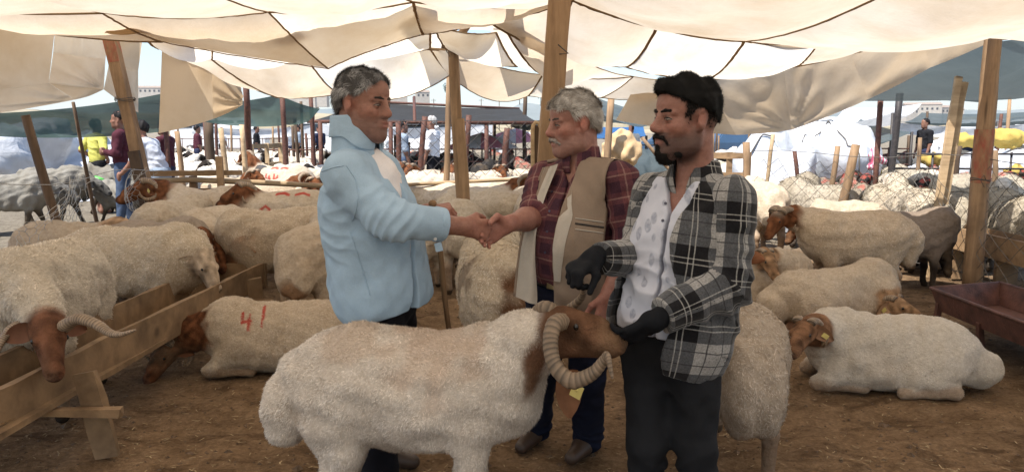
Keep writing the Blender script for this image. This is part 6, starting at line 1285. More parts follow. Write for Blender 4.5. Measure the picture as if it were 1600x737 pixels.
pH = proto('sheep', 'x', GL, mat='long_wool', fluff=.6, horns=0, h=.014, fat=.7, seed=71, body=A(.24, .235, .22), hcol=A(.13, .13, .13), neckbrown=.0, head=(.66, 0, .60), hdir=(.8, 0, -.5), legc=A(.09, .075, .06), legs=dict(f=(.12, -.08), h=(-.1, .1)))
for px, Y, rz, sz, lb in ((78, 12.2, 4, 1.1, 'grey sheep striding right outside the netting'), (18, 11.3, 12, 1.1, 'grey sheep at the left picture edge outside the netting'), (182, 14.2, 178, 1.12, 'grey sheep heading left behind the thin grey pole'), (190, 12.6, 170, .85, 'smaller grey sheep below the other left bound sheep')): place(pH, px, Y, rz, lb, GL, sz)
GF = 'far flocks of the market'
pI = proto('sheep', 'x', GF, horns=0, h=.022, fat=1, seed=81, body=A(.70, .66, .60), hcol=DARK * 1.5, neckbrown=0, head=(.56, 0, .84), hdir=(.9, .1, -.4), fluff=.3)
pJ = proto('sheep', 'x', GF, horns=0, h=.022, fat=0, seed=82, body=A(.62, .58, .52), hcol=A(.5, .46, .4), neckbrown=0, head=(.62, 0, .55), hdir=(.7, 0, -.65), fluff=.3)
pK = proto('sheep', 'x', GF, horns=0, h=.022, fat=0, seed=83, body=A(.035, .032, .03), hcol=DARK, neckbrown=0, head=(.56, 0, .8), hdir=(.9, .1, -.4), fluff=.3, legc=DARK)
LM = [(277, 'the stake under the square flap'), (312, 'the far person in maroon'), (330, 'the broad grey stake'), (352, 'the first pale stake'), (378, 'the second pale stake'), (391, 'the rust brown iron post'), (447, 'the green net post'), (490, 'the blue collar post'),
      (157, 'the yellow jersey'), (190, 'the maroon shirt'), (225, 'the leaning red topped post'), (258, 'the dark red top'), (120, 'the thin grey pole'), (630, 'the man in grey blue'), (660, 'the rusty fence post'), (678, 'the man in white'), (700, 'the thin crooked pole'), (730, 'the middle post'), (753, 'the pink parasol'), (791, 'the parasol fence post'), (838, 'the arched upright'),
      (1100, 'the stake beside the gate'), (1082, 'the left end of the gate'), (1165, 'the stout stake'), (1200, 'the slim pole'), (1140, 'the middle of the gate'), (1243, 'the short rusty stake'), (1303, 'the grey stake'), (1325, 'the crooked log stake'), (1364, 'the striped bag'), (1395, 'the dark iron post'), (1435, 'the slim stake'), (1475, 'the leaning planks'), (1500, 'the dark stake'), (1530, 'the red banded post'), (1570, 'the large yellow sack'), (1600, 'the right picture edge')]
def landmark(px):
    x, n = min(LM, key=lambda q: abs(q[0] - px)); return ('left of ' if px < x - 6 else 'right of ' if px > x + 6 else 'behind ') + n
def drift(n, xr, yr, kinds, labels, seed):
    r = np.random.default_rng(seed); got = []; seen = {}
    for _ in range(n * 30):
        Y = r.uniform(*yr); px = r.uniform(*xr); x = X_at(px, Y)
        if all((x - a) ** 2 + (Y - b) ** 2 > .8 for a, b in got):
            got.append((x, Y)); k = r.integers(len(kinds)); rz = r.uniform(0, 360); q = int(((rz + 45) % 360) // 90)
            dist = 'near' if Y < yr[0] + (yr[1] - yr[0]) * .3 else 'far' if Y < yr[0] + (yr[1] - yr[0]) * .7 else 'farthest'
            place(kinds[k], px, Y, rz, labels[kinds[k].name] + ' ' + ('facing right', 'turned away', 'facing left', 'facing camera')[q] + ', ' + dist + ' rows, ' + landmark(px), GF, r.uniform(.95, 1.1))
            if len(got) == n: break
def lab(w): return {pI.name: 'white black-faced sheep', pJ.name: 'plain white sheep', pK.name: 'black sheep', pE.name: 'grey woolly sheep', pG.name: 'dark woolly sheep'}
drift(44, (275, 500), (13.5, 30), [pI, pI, pJ], lab('in the far flock left of the blue shirt'), 1)
drift(16, (95, 290), (17, 36), [pE, pJ, pG], lab('beyond the people at the left'), 2)
drift(18, (600, 835), (15.5, 28), [pE, pK, pG], lab('behind the dark chain link fence'), 3)
drift(14, (1060, 1200), (14, 30), [pJ, pE, pI], lab('behind the wooden gate by the plaid collar'), 4)
drift(22, (1300, 1640), (12.6, 24), [pE, pG, pJ], lab('in the far right pens'), 5)
# ------------------------------------------------------------------ beyond the pen: nets, tarps, stalls, people, vehicles
GN = 'nets and tarps of the market'
def sheet(name, corners, mat, label, cat='tarp', group=GN, n=14, sag=.03, bulge=.02, wr=.03, out=None, focus=None, seed=0, posts=()):
    base = np.mean(corners, 0) * A(1, 1, 0); root = empty(name, base, 0, label, cat, group)
    panel(corners, mat, sag, bulge, n, wr, focus, 'cloth', False, seed, None, root, base, out)
    for (p, q, r_, mt) in posts: MB().tube([p, q], r_, 7).build('pole', M[mt], root, True, base)
    return root
def ground_under(p): return A(p[0], p[1], 0)
sheet('shade_net', [W(-80, 178, 11.0), W(255, 146, 12.5), W(262, 205, 12.5), W(-80, 208, 11.0)], 'tarp_green', 'dark green shade net hanging behind the left canvas flaps', out=(0, 1, 0), seed=1, posts=[(ground_under(W(256, 146, 12.55)), W(256, 146, 12.55), .04, 'rust')])
sheet('shade_net', [W(330, 160, 15.5), W(442, 146, 15), W(446, 196, 15), W(318, 190, 15.5)], 'tarp_green', 'dark green shade net between the square flap and the rusty post', out=(0, 1, 0), seed=2)
sheet('shade_net', [W(440, 150, 15.1), W(500, 170, 16), W(482, 190, 16), W(446, 195, 15.1)], 'tarp_green', 'torn green net corner by the blue shirt', out=(0, 1, 0), seed=3)
sheet('shade_net', [W(1350, 158, 9.9), W(1700, 148, 8.9), W(1720, 40, 6.6), W(1440, 80, 7.8)], 'tarp_grey', 'large grey green shade net spread over the right pens', sag=.01, seed=4, posts=[(ground_under(W(1376, 156, 9.85)) , W(1376, 156, 9.85), .035, 'rust')])
sheet('shade_net', [W(1268, 196, 15), W(1345, 186, 18), W(1425, 206, 17), W(1290, 214, 14.5)], 'tarp_grey', 'low grey green tarp roof right of the white pile', seed=5, sag=.05, posts=[(ground_under(W(1290, 214, 14.5)), W(1290, 214, 14.5), .03, 'iron'), (ground_under(W(1425, 206, 17)), W(1425, 206, 17), .03, 'iron')])
sheet('tarp_roof', [W(1262, 198, 16), W(1395, 176, 17), W(1440, 162, 22), W(1320, 168, 22)], 'sheet_white', 'white sheet roof right of the big canvas flap', seed=6, sag=.03, posts=[(ground_under(W(1395, 176, 17)), W(1395, 176, 17), .03, 'iron')])
sheet('tarp_roof', [W(1400, 190, 22), W(1640, 186, 22), W(1640, 172, 27), W(1440, 176, 27)], 'tarp_grey', 'dark blue grey tent roof behind the leaning planks', seed=7, sag=.02, posts=[(ground_under(W(1402, 190, 22)), W(1402, 190, 22), .05, 'iron'), (ground_under(W(1560, 189, 22)), W(1560, 189, 22), .05, 'iron')])
sheet('tarp_wall', [W(1405, 192, 21.8), W(1640, 190, 21.8), W(1640, 210, 21.8), W(1405, 208, 21.8)], 'sheet_white', 'white sheet hung under the dark tent roof', out=(0, 1, 0), seed=8)
sheet('tarp_wall', [W(1180, 190, 26), W(1300, 186, 26), W(1300, 203, 26), W(1180, 205, 26)], 'sheet_white', 'white sheet far behind the right tarp pile', out=(0, 1, 0), seed=9)
bc = [W(470, 186, 18), W(835, 192, 17), W(822, 184, 25), W(500, 172, 26)]
sheet('black_canopy', [W(480, 190, 17.5), W(850, 192, 17), W(812, 170, 24), W(560, 158, 24)], 'tarp_black', 'wide black shade canopy on rusty poles behind the handshake', 'canopy', seed=10, sag=.012, bulge=.01, posts=[(ground_under(W(500, 190, 17.4)), W(500, 190, 17.4), .05, 'rust'), (ground_under(W(610, 191, 17.2)), W(610, 191, 17.2), .05, 'rust'), (ground_under(W(760, 192, 17.1)), W(760, 192, 17.1), .05, 'rust'), (W(480, 190, 17.45), W(850, 192, 16.95), .04, 'rust'), (W(560, 158, 24), W(812, 170, 24), .04, 'rust'), (W(647, 152, 20), W(648, 190, 17.2), .04, 'rust')])
sheet('tarp_wall', [W(500, 193, 30), W(770, 192, 30), W(770, 212, 30), W(500, 212, 30)], 'sheet_white', 'long white sheet behind the black canopy', out=(0, 1, 0), seed=11)
sheet('tarp_wall', [W(300, 197, 30), W(490, 195, 31), W(490, 210, 31), W(300, 209, 30)], 'sheet_white', 'white sheet far behind the left flock', out=(0, 1, 0), seed=12)
sheet('tarp_roof', [W(925, 215, 24), W(1012, 212, 24), W(1005, 196, 28), W(935, 198, 28)], 'tarp_blue', 'bright blue tarp stall roof behind the older man', seed=13, posts=[(ground_under(W(927, 215, 24)), W(927, 215, 24), .04, 'iron'), (ground_under(W(1010, 212, 24)), W(1010, 212, 24), .04, 'iron')])
sheet('tarp_roof', [W(905, 160, 20), W(985, 196, 18), W(1040, 182, 24), W(930, 152, 26)], 'tarp_grey', 'pale grey green tarp roof behind the white haired head', seed=14, sag=.02, posts=[(ground_under(W(985, 196, 18)), W(985, 196, 18), .04, 'rust')])
sheet('tarp_roof', [W(798, 190, 20), W(845, 188, 20), W(845, 196, 18), W(800, 198, 18)], 'tarp_grey', 'small grey sheet under the black canopy edge', seed=15)
# covered heaps
def heap(name, px, Y, rx, ry, h, mat, label, seed, cat='tarp pile', flat=.55, ropes=2):
    base = A(X_at(px, Y), Y, 0); root = empty(name, base, 0, label, cat); n, m_ = 44, 26; w, w2, w3 = Wob(.5, .22, seed), Wob(1.6, .06, seed + 1), Wob(5, .018, seed + 2, stretch=(1, 1, .4)); rows = []
    for i in range(n):
        a = 2 * math.pi * i / (n - 1); row = []
        for j in range(m_):
            t = j / (m_ - 1); r = math.sin(t * math.pi / 2) ** flat; z = h * math.cos(t * math.pi / 2) ** .8; p = A(rx * r * math.cos(a), ry * r * math.sin(a), z); row.append(p)
        rows.append(row)
    P = np.array(rows); q = P.reshape(-1, 3); k = (1 + w(q * A(1, 1, 1.4) + seed) + w2(q))[:, None]; q = q * np.concatenate([k, k, np.clip(k, .6, 1.2)], 1) + np.stack([w3(q), w3(q + 5), w3(q + 9)], 1) * np.minimum(1, q[:, 2:3] * 4); q[:, 2] = np.maximum(q[:, 2], 0)
    P = q.reshape(P.shape); P[-1] = P[0]; MB().grid(P).build('sheet', M[mat], root, True, (0, 0, 0))
    for k in range(ropes):
        i = int(n * (.55 + .2 * k)); MB().tube(P[i][::2] + A(0, -.02, .02), .012, 5).build('rope', M['rope'], root, True, (0, 0, 0))
    return root
heap('tarp_pile', 28, 17.5, 2.0, 1.8, 1.52, 'tarp_white', 'big heap covered in white plastic sheeting at the far left', 21)
heap('tarp_pile', 1222, 12.6, .66, 1.2, 1.38, 'tarp_white', 'bright white covered heap beside the plaid shoulder', 23, ropes=1)
heap('tarp_pile', 1290, 13.2, .75, 1.2, 1.38, 'tarp_white', 'tarp covered heap with shaded folds right of the bright heap', 25)
heap('tarp_pile', 1535, 14.8, 1.9, 1.4, 1.05, 'tarp_white', 'low white sheeted heap carrying yellow sacks behind the leaning planks', 27)
heap('tarp_pile', 1012, 16, .75, .9, .95, 'tarp_grey', 'dark green tarp heap behind the young mans face', 28, ropes=0)
m_sack = m_cloth('yellow_sack', (.46, .33, .09)); m_card = m_simple('tan_cover', (.50, .34, .18), .8); m_pink = m_tarp('pink_stripe', (.70, .22, .28), .6, .25)
def sack(px, py, Y, r, rz, label, mat=m_sack, name='sack', cat='sack', sh=(1, .6, .5)):
    c = W(px, py, Y); V, F, N = polygonize([E((0, 0, 0), A(*sh) * r, rotm(0, 8, rz), k=.05), E((r * .5, 0, 0), A(.5, .5, .42) * r, k=.1)], r * .09, Wob(5, .02, int(px)))
    root = tag(link(name, np_mesh(name, V, F, None, True), mat), label, cat); root.location = c; return root
sack(1570, 216, 14.3, .34, 10, 'large yellow sack on top of the white heap behind the red banded post'); sack(1505, 219, 14.4, .22, -20, 'smaller yellow sack left of the large yellow sack'); sack(1452, 250, 13.4, .20, 15, 'yellow sack lying at the left foot of the white heap'); sack(1345, 262, 12.9, .30, 0, 'yellow bag on the ground right of the tarp heaps'); sack(1592, 270, 13.0, .22, 5, 'yellow sack low behind the red banded post')
sack(968, 238, 12.4, .36, -30, 'tan covered bale behind the older mans shoulder', m_card, 'bale', 'bale', (.8, .7, 1.0))
m_strp = NT('striped_bag'); x_ = m_strp.n('SeparateXYZ', Vector=m_strp.co()).outputs[0]; m_strp.P(Base_Color=m_strp.mix(band(m_strp, m_strp.math('MULTIPLY', x_, 22.0), 0, .5), (.72, .62, .62), (.62, .12, .20)))
sack(1364, 250, 11.6, .16, 70, 'pink and white striped bag held up above the right flock', m_strp.m, 'striped_bag', 'bag', (.5, .3, 1.1))
m_green = m_simple('green_bag', (.10, .42, .08), .5); sack(150, 282, 13.2, .13, 0, 'small bright green bag on the ground by the thin grey pole', m_green, 'plastic_bag', 'bag'); sack(112, 285, 12.6, .18, 0, 'crumpled white plastic on the ground right of the far left heap', M['tarp_white'], 'plastic_sheet', 'litter', (1, .7, .35))
# white scrap on the pen floor
tag(MB().beam(G(457, 458), G(466, 456) + A(0, 0, .03), .05, .03, (0, 0, 1), .006, 2).build('paper_scrap', M['tarp_white']), 'crumpled white scrap on the ground behind the lying ram', 'litter')
# parasols
def parasol(px, py, Y, r, cols, label):
    c = W(px, py, Y); base = A(c[0], c[1], 0); root = empty('parasol', base, 0, label, 'parasol')
    MB().tube([base, c], .02, 6).build('pole', M['iron'], root, True, base)
    for k in range(8):
        a0, a1 = k * math.pi / 4, (k + 1) * math.pi / 4; e = lambda a, f_: c + A(math.cos(a) * r * f_, math.sin(a) * r * f_, -.42 * r * f_ ** 1.5)
        MB().add([c, e(a0, .5), e(a1, .5), e(a0, 1), e(a1, 1), e((a0 + a1) / 2, .98) + A(0, 0, .03)], [(1, 3, 5, 4), ], [(0, 1, 2), (1, 4, 2)]).build('canopy_gore', cols[k % 2], root, True, base)
m_pk = m_tarp('pink_cloth', (.78, .30, .36), .7, .3); m_wh = m_tarp('white_cloth', (.80, .78, .78), .7, .3)
parasol(753, 207, 19, .95, (m_pk, m_wh), 'pink and white parasol behind the chain link fence'); parasol(806, 200, 24, 1.1, (m_pk, m_wh), 'smaller pink and white parasol beside the broad post'); parasol(715, 204, 34, 1.2, (m_wh, M['tarp_blue']), 'pale parasol far behind the man in white')
# people at a distance
def small_person(px, Y, h, face, top, legs, label, hair=A(.012, .01, .01), skin=A(.24, .12, .08), lean=0.0, arms='down', shorts=False, topc=None, vx=.016):
    base = A(X_at(px, Y), Y, 0); root = empty('person', base, 0, label, 'person', 'people in the market'); s = h / 1.75; f = unit(A(math.cos(R(face)), math.sin(R(face)), 0)); l = A(-f[1], f[0], 0); u = A(0, 0, 1)
    hip = u * .92 * s; le = lean; nk = hip + (u * math.cos(le) + f * math.sin(le)) * .52 * s; hd = nk + (u * math.cos(le * .6) + f * math.sin(le * .6)) * .17 * s + f * .02
    sh = [nk - u * .06 * s + l * y * .19 * s for y in (1, -1)]; ups = [C(hip + l * y * .10 * s, hip * .5 + f * .03, .085, .06) for y in (1, -1)]
    el, wr = [], []
    for i, y in enumerate((1, -1)):
        if arms == 'down': e_, w_ = sh[i] - u * .29 * s + l * y * .04 + f * .02, sh[i] - u * .54 * s + l * y * .03 + f * .10
        elif arms == 'hip': e_, w_ = sh[i] - u * .22 * s + l * y * .16 - f * .08, sh[i] - u * .36 * s + l * y * .03 + f * .05
        elif arms == 'fold': e_, w_ = sh[i] - u * .27 * s + l * y * .05 + f * .03, sh[i] - u * .24 * s - l * y * .10 + f * .22
        else: e_, w_ = sh[i] - u * .25 * s + f * .10, sh[i] - u * .42 * s + f * .28
        el.append(e_); wr.append(w_)
    kn = [hip * .52 + l * y * (.10 + .02) * s + f * .02 for y in (1, -1)]; an = [A(0, 0, .07) + l * y * .12 * s + f * (.06 * y) for y in (1, -1)]
    hp = head_prims(hd, frame(f, u), s * .97)
    body = hp + [C(hd - u * .05, nk - u * .05, .055, .06, .03)] + sum([[C(sh[i], el[i], .05, .042), C(el[i], wr[i], .042, .03), E(wr[i] + unit(wr[i] - el[i]) * .07, (.03, .035, .07), k=.03), C(hip + l * (1 - 2 * i) * .09, kn[i], .08, .058), C(kn[i], an[i], .055, .04), C(an[i] - u * .03, an[i] - u * .03 + f * .15, .04, .035)] for i in range(2)], []) + [C(hip, nk - u * .12, .11, .12, .06, ax=f, sq=1.3)]
    V, F, N = polygonize(body, vx); col = np.tile(skin, (len(V), 1)); q = V - hd; col[(q @ u > -.16) & (q @ u < -.05) & (q @ f > .03) & (np.abs(q @ l) < .07)] = skin * .75; link('body', np_mesh('body', V, F, None, True, col), M['skin'], root)
    tp = [E(hip + (nk - hip) * .70, (.125 * s, .175 * s, .2 * s), frame(f, nk - hip), k=.08), E(hip + (nk - hip) * .25, (.13 * s, .165 * s, .22 * s), frame(f, nk - hip), k=.08), C(nk - u * .05, sh[0], .06, .07, .06), C(nk - u * .05, sh[1], .06, .07, .06)] + [C(sh[i], el[i] * .85 + sh[i] * .15, .072, .066, .05) for i in range(2)] + ([C(el[i], wr[i] * .8 + el[i] * .2, .062, .05, .04) for i in range(2)] if topc == 'long' else []) + [CUT(lambda P: -(P - hip) @ u - .07)]
    V, F, N = polygonize(tp, vx, Folds([(hip + u * .25, .4, unit(A(.4, .2, 1)), .12, .012)], int(px))); link('shirt', np_mesh('shirt', V, F, None, True), top, root)
    lg = [E(hip - u * .02, (.125 * s, .16 * s, .14 * s), frame(f, u), k=.06)]
    for i in range(2): lg += [C(hip + l * (1 - 2 * i) * .09 * s, kn[i], .098, .082 if shorts else .074, .05)] + ([] if shorts else [C(kn[i], an[i], .074, .062, .04)])
    V, F, N = polygonize(lg, vx, Folds([], int(px))); link('shorts' if shorts else 'trousers', np_mesh('trousers', V, F, None, True), legs, root)
    cp = head_prims(hd, frame(f, u), s * .97)[:2]
    for p in cp: p.r = p.r + .008
    fr_ = frame(f, u); V, F, N = polygonize(cp + [CUT(lambda P: (lambda q: np.maximum(q[:, 0] * .75 - q[:, 2] + .02, np.where(q[:, 0] > -.03, .03 - q[:, 2], -.07 - q[:, 2])))((P - hd) @ fr_))], .011, Wob(14, .005, 3)); link('hair', np_mesh('hair', V, F, None, True, np.tile(hair, (len(V), 1))), M['hair'], root)
    return root
mc = lambda n, c: m_cloth(n, c)
c_yel, c_wht, c_gry, c_mar, c_navy, c_den, c_blk, c_lgt, c_olive = mc('yellow_jersey', (.52, .49, .12)), mc('white_shirt', (.76, .76, .78)), mc('grey_blue_shirt', (.24, .29, .36)), mc('maroon_shirt', (.075, .022, .032)), mc('navy_vest', (.03, .035, .07)), mc('blue_jeans', (.06, .085, .14)), mc('black_cloth', (.015, .015, .018)), mc('pale_shirt', (.50, .53, .60)), mc('olive_cloth', (.16, .15, .10))
small_person(155, 14.2, 1.74, 60, c_yel, c_blk, 'boy in a yellow jersey and black shorts with a hand at his hip', arms='hip', shorts=True)
small_person(194, 12.0, 1.82, 195, c_mar, c_den, 'man in a maroon shirt and jeans beside the yellow jersey', topc='long', arms='fold')
small_person(252, 11.2, 1.72, 170, c_lgt, c_gry, 'man in a pale shirt bending forward right of the leaning red topped post', lean=.42, arms='front')
small_person(262, 13.0, 1.70, 180, c_mar, c_navy, 'man in a dark red top behind the bending man', topc='long')
small_person(630, 16.0, 1.74, 20, c_gry, c_den, 'man in a grey blue shirt looking away behind the blue shirt', arms='down')
small_person(677, 15.4, 1.82, 165, c_wht, c_blk, 'grey haired man in a white shirt and black trousers by the thin pole', hair=A(.35, .34, .33), arms='down')
for (px, Y, h_, fc, t_, l_, lb) in ((312, 25, 1.7, 30, c_mar, c_navy, 'person in a maroon top far back below the square flap'), (470, 27, 1.75, 200, c_gry, c_blk, 'person in grey far back left of the blue collar'), (404, 30, 1.72, 10, c_blk, c_den, 'person in black far behind the iron post'), (455, 31, 1.7, 100, c_wht, c_navy, 'person in white far behind the left flock'), (502, 28, 1.72, 150, c_navy, c_blk, 'person in navy at the edge of the blue collar'), (985, 24, 1.72, 90, c_wht, c_den, 'person in white under the blue stall roof'), (1440, 21, 1.86, 190, c_blk, c_navy, 'person in black standing behind the slim stake on the right'), (1508, 26, 1.75, 20, c_blk, c_navy, 'first dark clothed person by the white van on the right'), (1532, 27, 1.72, 170, c_navy, c_blk, 'second dark clothed person by the white van on the right'), (1103, 32, 1.7, 30, c_olive, c_blk, 'person in olive far behind the plaid collar'), (1180, 34, 1.7, 200, c_gry, c_navy, 'person in grey far behind the stout stake'), (350, 36, 1.7, 60, c_lgt, c_blk, 'person in pale blue far behind the pale stakes'), (1235, 30, 1.75, 0, c_mar, c_blk, 'person in dark red far behind the white heap')): small_person(px, Y, h_, fc, t_, l_, lb, vx=.024)
# vehicles
def vehicle(name, px, Y, L, H, Wd, rz, paint, label, cat, van=True):
    base = A(X_at(px, Y), Y, 0); root = empty(name, base, R(rz), label, cat); w = Wd / 2; gc = m_gl
    prof = ([(-L / 2, .35), (-L / 2, H * .92), (-L / 2 + .12, H), (L / 2 - 1.1, H), (L / 2 - .55, H * .58), (L / 2 - .05, H * .50), (L / 2, .35)] if van else [(-L / 2, .35), (-L / 2, H * .6), (-L / 2 + .5, H * .66), (-L / 2 + .95, H), (L / 2 - 1.9, H), (L / 2 - 1.15, H * .66), (L / 2 - .1, H * .56), (L / 2, .35)])
    n = len(prof); V = [A(x, -w * (1 if z < H * .7 else .88), z) for x, z in prof] + [A(x, w * (1 if z < H * .7 else .88), z) for x, z in prof]; mb = MB(); mb.V = [np.array(V)]; mb.n = 2 * n; mb.Q = [[i, (i + 1) % n, n + (i + 1) % n, n + i] for i in range(n)]
    bm = bmesh.new(); vs = [bm.verts.new(v) for v in V]
    for q in mb.Q: bm.faces.new([vs[i] for i in q])
    bm.faces.new([vs[i] for i in range(n)][::-1]); bm.faces.new([vs[n + i] for i in range(n)]); bmesh.ops.recalc_face_normals(bm, faces=bm.faces); bmesh.ops.bevel(bm, geom=list(bm.edges), offset=.06, segments=2, affect='EDGES'); me = bpy.data.meshes.new('body'); bm.to_mesh(me); bm.free(); link('body', me, paint, root)
    for s in (-1, 1):
        for x in (-L * .30, L * .30):
            wl = MB().tube([A(x, s * (w - .18), .32), A(x, s * (w + .02), .32)], .32, 16).build('wheel', M['iron'], root, True, (0, 0, 0)); MB().tube([A(x, s * (w + .0), .32), A(x, s * (w + .035), .32)], .18, 12).build('rim', M['wire'], wl, True, (0, 0, 0))
        xs = ((-L / 2 + .3, -L * .12), (-L * .10, L * .18), (L * .20, L / 2 - 1.0)) if van else ((-L / 2 + 1.0, -L * .04), (-L * .02, L / 2 - 1.75))
        for a, b in xs: MB().add([A(a, s * w * .955, H * .72), A(b, s * w * .955, H * .72), A(b - .12, s * w * .905, H * .92), A(a, s * w * .905, H * .92)], [(0, 1, 2, 3) if s < 0 else (3, 2, 1, 0)]).build('window', gc, root, False, (0, 0, 0))
        MB().ball(A(L / 2 - .03, s * w * .7, H * .42), (.05, .12, .08)).build('headlight', M['tarp_white'], root, True, (0, 0, 0))
    return root
m_gl = m_simple('tinted_glass', (.02, .025, .03), .12); m_wp = m_simple('white_paint', (.78, .78, .78), .35, 4, .92, 1.05); m_bp = m_simple('blue_paint', (.05, .10, .18), .35, 4, .9, 1.05); m_rp = m_simple('red_paint_car', (.35, .04, .03), .35)
vehicle('van', 705, 33, 5.0, 2.0, 1.9, 5, m_wp, 'white van behind the man in white', 'van'); vehicle('van', 1545, 34, 4.8, 2.0, 1.9, 170, m_wp, 'white van at the right behind the yellow sacks', 'van'); vehicle('car', 1148, 40, 4.3, 1.5, 1.75, 15, m_bp, 'blue car far behind the stout stake', 'car', False); vehicle('car', 1055, 46, 4.2, 1.5, 1.75, -10, m_bp, 'blue car far behind the plaid collar', 'car', False); vehicle('van', 540, 44, 5.2, 2.1, 1.9, 0, m_wp, 'white van far behind the left mans head', 'van'); vehicle('truck', 350, 52, 6.0, 2.4, 2.1, 10, m_wp, 'white truck far behind the left flock', 'truck'); vehicle('truck', 1250, 50, 6.0, 2.4, 2.1, 180, m_wp, 'white truck far behind the white heaps', 'truck')
# iron pen frames and gates in the middle distance
def hurdle(name, a, b, h, nb, mat, label, group, uprights=6, r=.018, wood=False):
    base = A(a[0], a[1], 0); root = empty(name, base, 0, label, 'gate' if wood else 'pen frame', group)
    for k in range(nb):
        z = h * (k + 1) / nb
        (MB().beam(A(a[0], a[1], z), A(b[0], b[1], z), .03, .09, (0, 0, 1), .004, 3) if wood else MB().tube([A(a[0], a[1], z), A(b[0], b[1], z)], r, 6)).build('rail', M[mat], root, not wood, base)
    for k in range(uprights):
        t = k / (uprights - 1); p = A(a[0] + (b[0] - a[0]) * t, a[1] + (b[1] - a[1]) * t + .02, 0); (MB().beam(p, p + A(0, 0, h + .05), .09, .03, (0, 1, 0), .004) if wood else MB().tube([p, p + A(0, 0, h + .03)], r, 6)).build('upright', M[mat], root, not wood, base)
    return root
gp = lambda px, Y: A(X_at(px, Y), Y, 0)
hurdle('wooden_gate', gp(1082, 11.5), gp(1168, 11.2), 1.15, 4, 'board', 'rough wooden hurdle gate right of the plaid collar', None, 4, wood=True); hurdle('wooden_gate', gp(395, 15.5), gp(440, 17), 1.2, 3, 'rail', 'pale wooden hurdle in the far left flock', None, 3, wood=True)
hurdle('pen_frame', gp(1395, 12.2), gp(1640, 12.0), 1.15, 5, 'iron', 'dark iron bar fence behind the right woolly sheep', 'iron pen frames', 5); hurdle('pen_frame', gp(420, 19), gp(505, 19), 1.05, 3, 'rust', 'rusty bar fence left of the blue shirt', 'iron pen frames', 6); hurdle('pen_frame', gp(600, 17.5), gp(850, 17.5), 1.1, 4, 'rust', 'rusty bar fence behind the chain link', 'iron pen frames', 10)
hurdle('pen_frame', gp(270, 32), gp(500, 33), 1.2, 3, 'rust', 'farthest rusty bar fence at the left', 'iron pen frames', 14); hurdle('pen_frame', gp(960, 20), gp(1060, 20), 1.15, 3, 'iron', 'dark bar fence behind the older mans shoulder', 'iron pen frames', 5); hurdle('pen_frame', gp(1190, 19), gp(1420, 18), 1.1, 3, 'rust', 'rusty bar fence behind the tarp heaps', 'iron pen frames', 8)
r_ = np.random.default_rng(12)
for k, (x0, x1, n) in enumerate(((262, 505, 16), (600, 850, 12), (1060, 1190, 8), (1300, 1600, 14))):
    for _ in range(n):
        px = r_.uniform(x0, x1); Y = r_.uniform(18, 36); h_ = r_.uniform(1.2, 2.3); b = gp(px, Y)
        pole('post', b, b + A(r_.normal(0, .05), 0, h_), .045, .04, ('post', 'rust', 'post_dark')[r_.integers(3)], ('tall ' if h_ > 1.9 else 'short ' if h_ < 1.5 else '') + 'thin stake ' + ('far ' if Y < 25 else 'very far ') + 'back ' + landmark(px), 'post', ('far stakes at the left', 'far stakes in the middle', 'far stakes by the gate', 'far stakes at the right')[k], n=6, seg=3)
# hillside buildings, trees and poles
m_wall = m_simple('plaster', (.42, .38, .33), .9, 1, .8, 1.1); m_roof = m_simple('roof_tile', (.27, .21, .17), .9, 2); m_dark = m_simple('dark_opening', (.03, .03, .035), .5)
def house(px, py, Y, w, d, h, label):
    c = W(px, py, Y); root = empty('building', c, r_.uniform(-.3, .3), label, 'building', 'buildings on the hillside')
    MB().box((0, 0, h / 2 - 4), (w / 2, d / 2, h / 2 + 4)).build('wall', m_wall, root, False, (0, 0, 0)); MB().add([A(-w / 2 - .4, -d / 2 - .4, h), A(w / 2 + .4, -d / 2 - .4, h), A(w / 2 + .4, d / 2 + .4, h), A(-w / 2 - .4, d / 2 + .4, h), A(-w / 2, 0, h + 2), A(w / 2, 0, h + 2)], [(0, 1, 5, 4), (2, 3, 4, 5)], [(1, 2, 5), (3, 0, 4)]).build('roof', m_roof, root, False, (0, 0, 0))
    for i in range(int(w // 4)): MB().box((-w / 2 + 2.2 + i * 4, -d / 2 - .05, h * .55), (.8, .08, .9)).build('window', m_dark, root, False, (0, 0, 0))
for i, (px, py, w) in enumerate(((455, 158, 14), (478, 155, 20), (502, 153, 12), (622, 150, 16), (660, 155, 12), (1440, 178, 30), (1470, 180, 16), (1492, 182, 12), (232, 148, 30), (900, 172, 14), (1420, 180, 12))): house(px, py, 690, w, 9, r_.uniform(5, 9), 'pale tiled roof building, ' + str({455: 'leftmost of three above the green net', 478: 'widest of three above the green net', 502: 'nearest the grey hair above the green net', 622: 'beside the left mans forehead', 660: 'left of the middle post', 1440: 'long one above the dark tent roof', 1470: 'just left of the leaning planks', 1492: 'behind the leaning planks', 232: 'in the gap of the left flaps', 900: 'above the white haired head', 1420: 'left end of the skyline above the dark tent roof'}[px]))
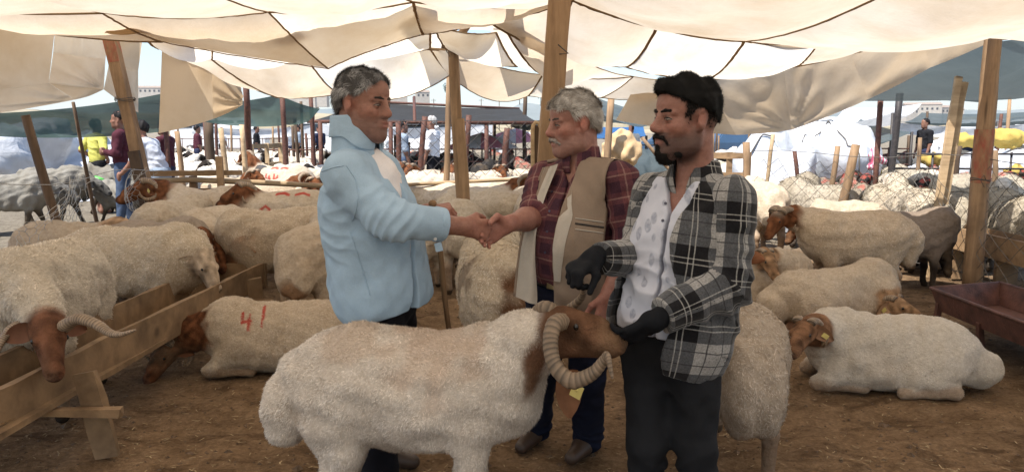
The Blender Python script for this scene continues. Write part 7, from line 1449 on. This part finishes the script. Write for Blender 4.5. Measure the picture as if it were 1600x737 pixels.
def far_tree(px, py, Y, h, label):
    c = W(px, py, Y); root = empty('tree', c, 0, label, 'tree', 'dark trees on the hills'); MB().tube([A(0, 0, -3), A(0, 0, h * .6)], [.4, .2], 6).build('trunk', M['post_dark'], root, True, (0, 0, 0)); V = []; T = []
    for k in range(260):
        p = r_.normal(0, 1, 3); p = unit(p) * r_.random() ** .4 * A(h * .34, h * .34, h * .42) + A(0, 0, h * .62); q = r_.normal(0, h * .06, (3, 3)); V += list(p + q); T.append((3 * k, 3 * k + 1, 3 * k + 2))
    link('crown', np_mesh('crown', np.array(V), None, np.array(T), False), m_leaf, root)
m_leaf = m_simple('dark_foliage', (.035, .05, .025), .9)
for px, py in ((845, 160), (858, 160), (868, 161), (880, 163), (812, 158), (700, 150), (1035, 176), (540, 152)): far_tree(px, py, 640, r_.uniform(7, 12), 'dark tree on the dry hillside ' + {845: 'leftmost of four beside the broad post', 858: 'second of four beside the broad post', 868: 'third of four beside the broad post', 880: 'rightmost of four beside the broad post', 812: 'alone left of the broad post', 700: 'behind the middle post', 1035: 'behind the young mans hair', 540: 'behind the left mans hair'}[px])
for px in (678, 752, 780, 924, 1002): 
    b = W(px, 178, 420); up_ = empty('utility_pole', b, 0, 'utility pole on the hillside ' + {678: 'left of the middle post', 752: 'right of the middle post', 780: 'between the middle post and broad post', 924: 'above the white haired head', 1002: 'before the plaid mans face'}[px], 'utility pole', 'utility poles'); MB().tube([A(0, 0, -9), A(0, 0, 8)], .22, 6).build('mast', M['post_dark'], up_, True, (0, 0, 0)); MB().beam(A(-1.4, 0, 7.2), A(1.4, 0, 7.2), .2, .2).build('cross_arm', M['post_dark'], up_, False, (0, 0, 0))

# ------------------------------------------------------------------ thin summer haze over the plain
hz = bpy.data.materials.new('air'); hz.use_nodes = True; ht = hz.node_tree; ht.nodes.clear(); ho = ht.nodes.new('ShaderNodeOutputMaterial'); hv = ht.nodes.new('ShaderNodeVolumePrincipled')
hv.inputs['Color'].default_value = (.86, .92, 1, 1); hv.inputs['Density'].default_value = .00018; hv.inputs['Anisotropy'].default_value = .2; ht.links.new(hv.outputs[0], ho.inputs['Volume'])
tag(MB().box((0, 1990, 98), (3100, 2110, 101)).build('haze', hz), kind='stuff')
T0 = time.time()
man_left(); man_old(); man_young()
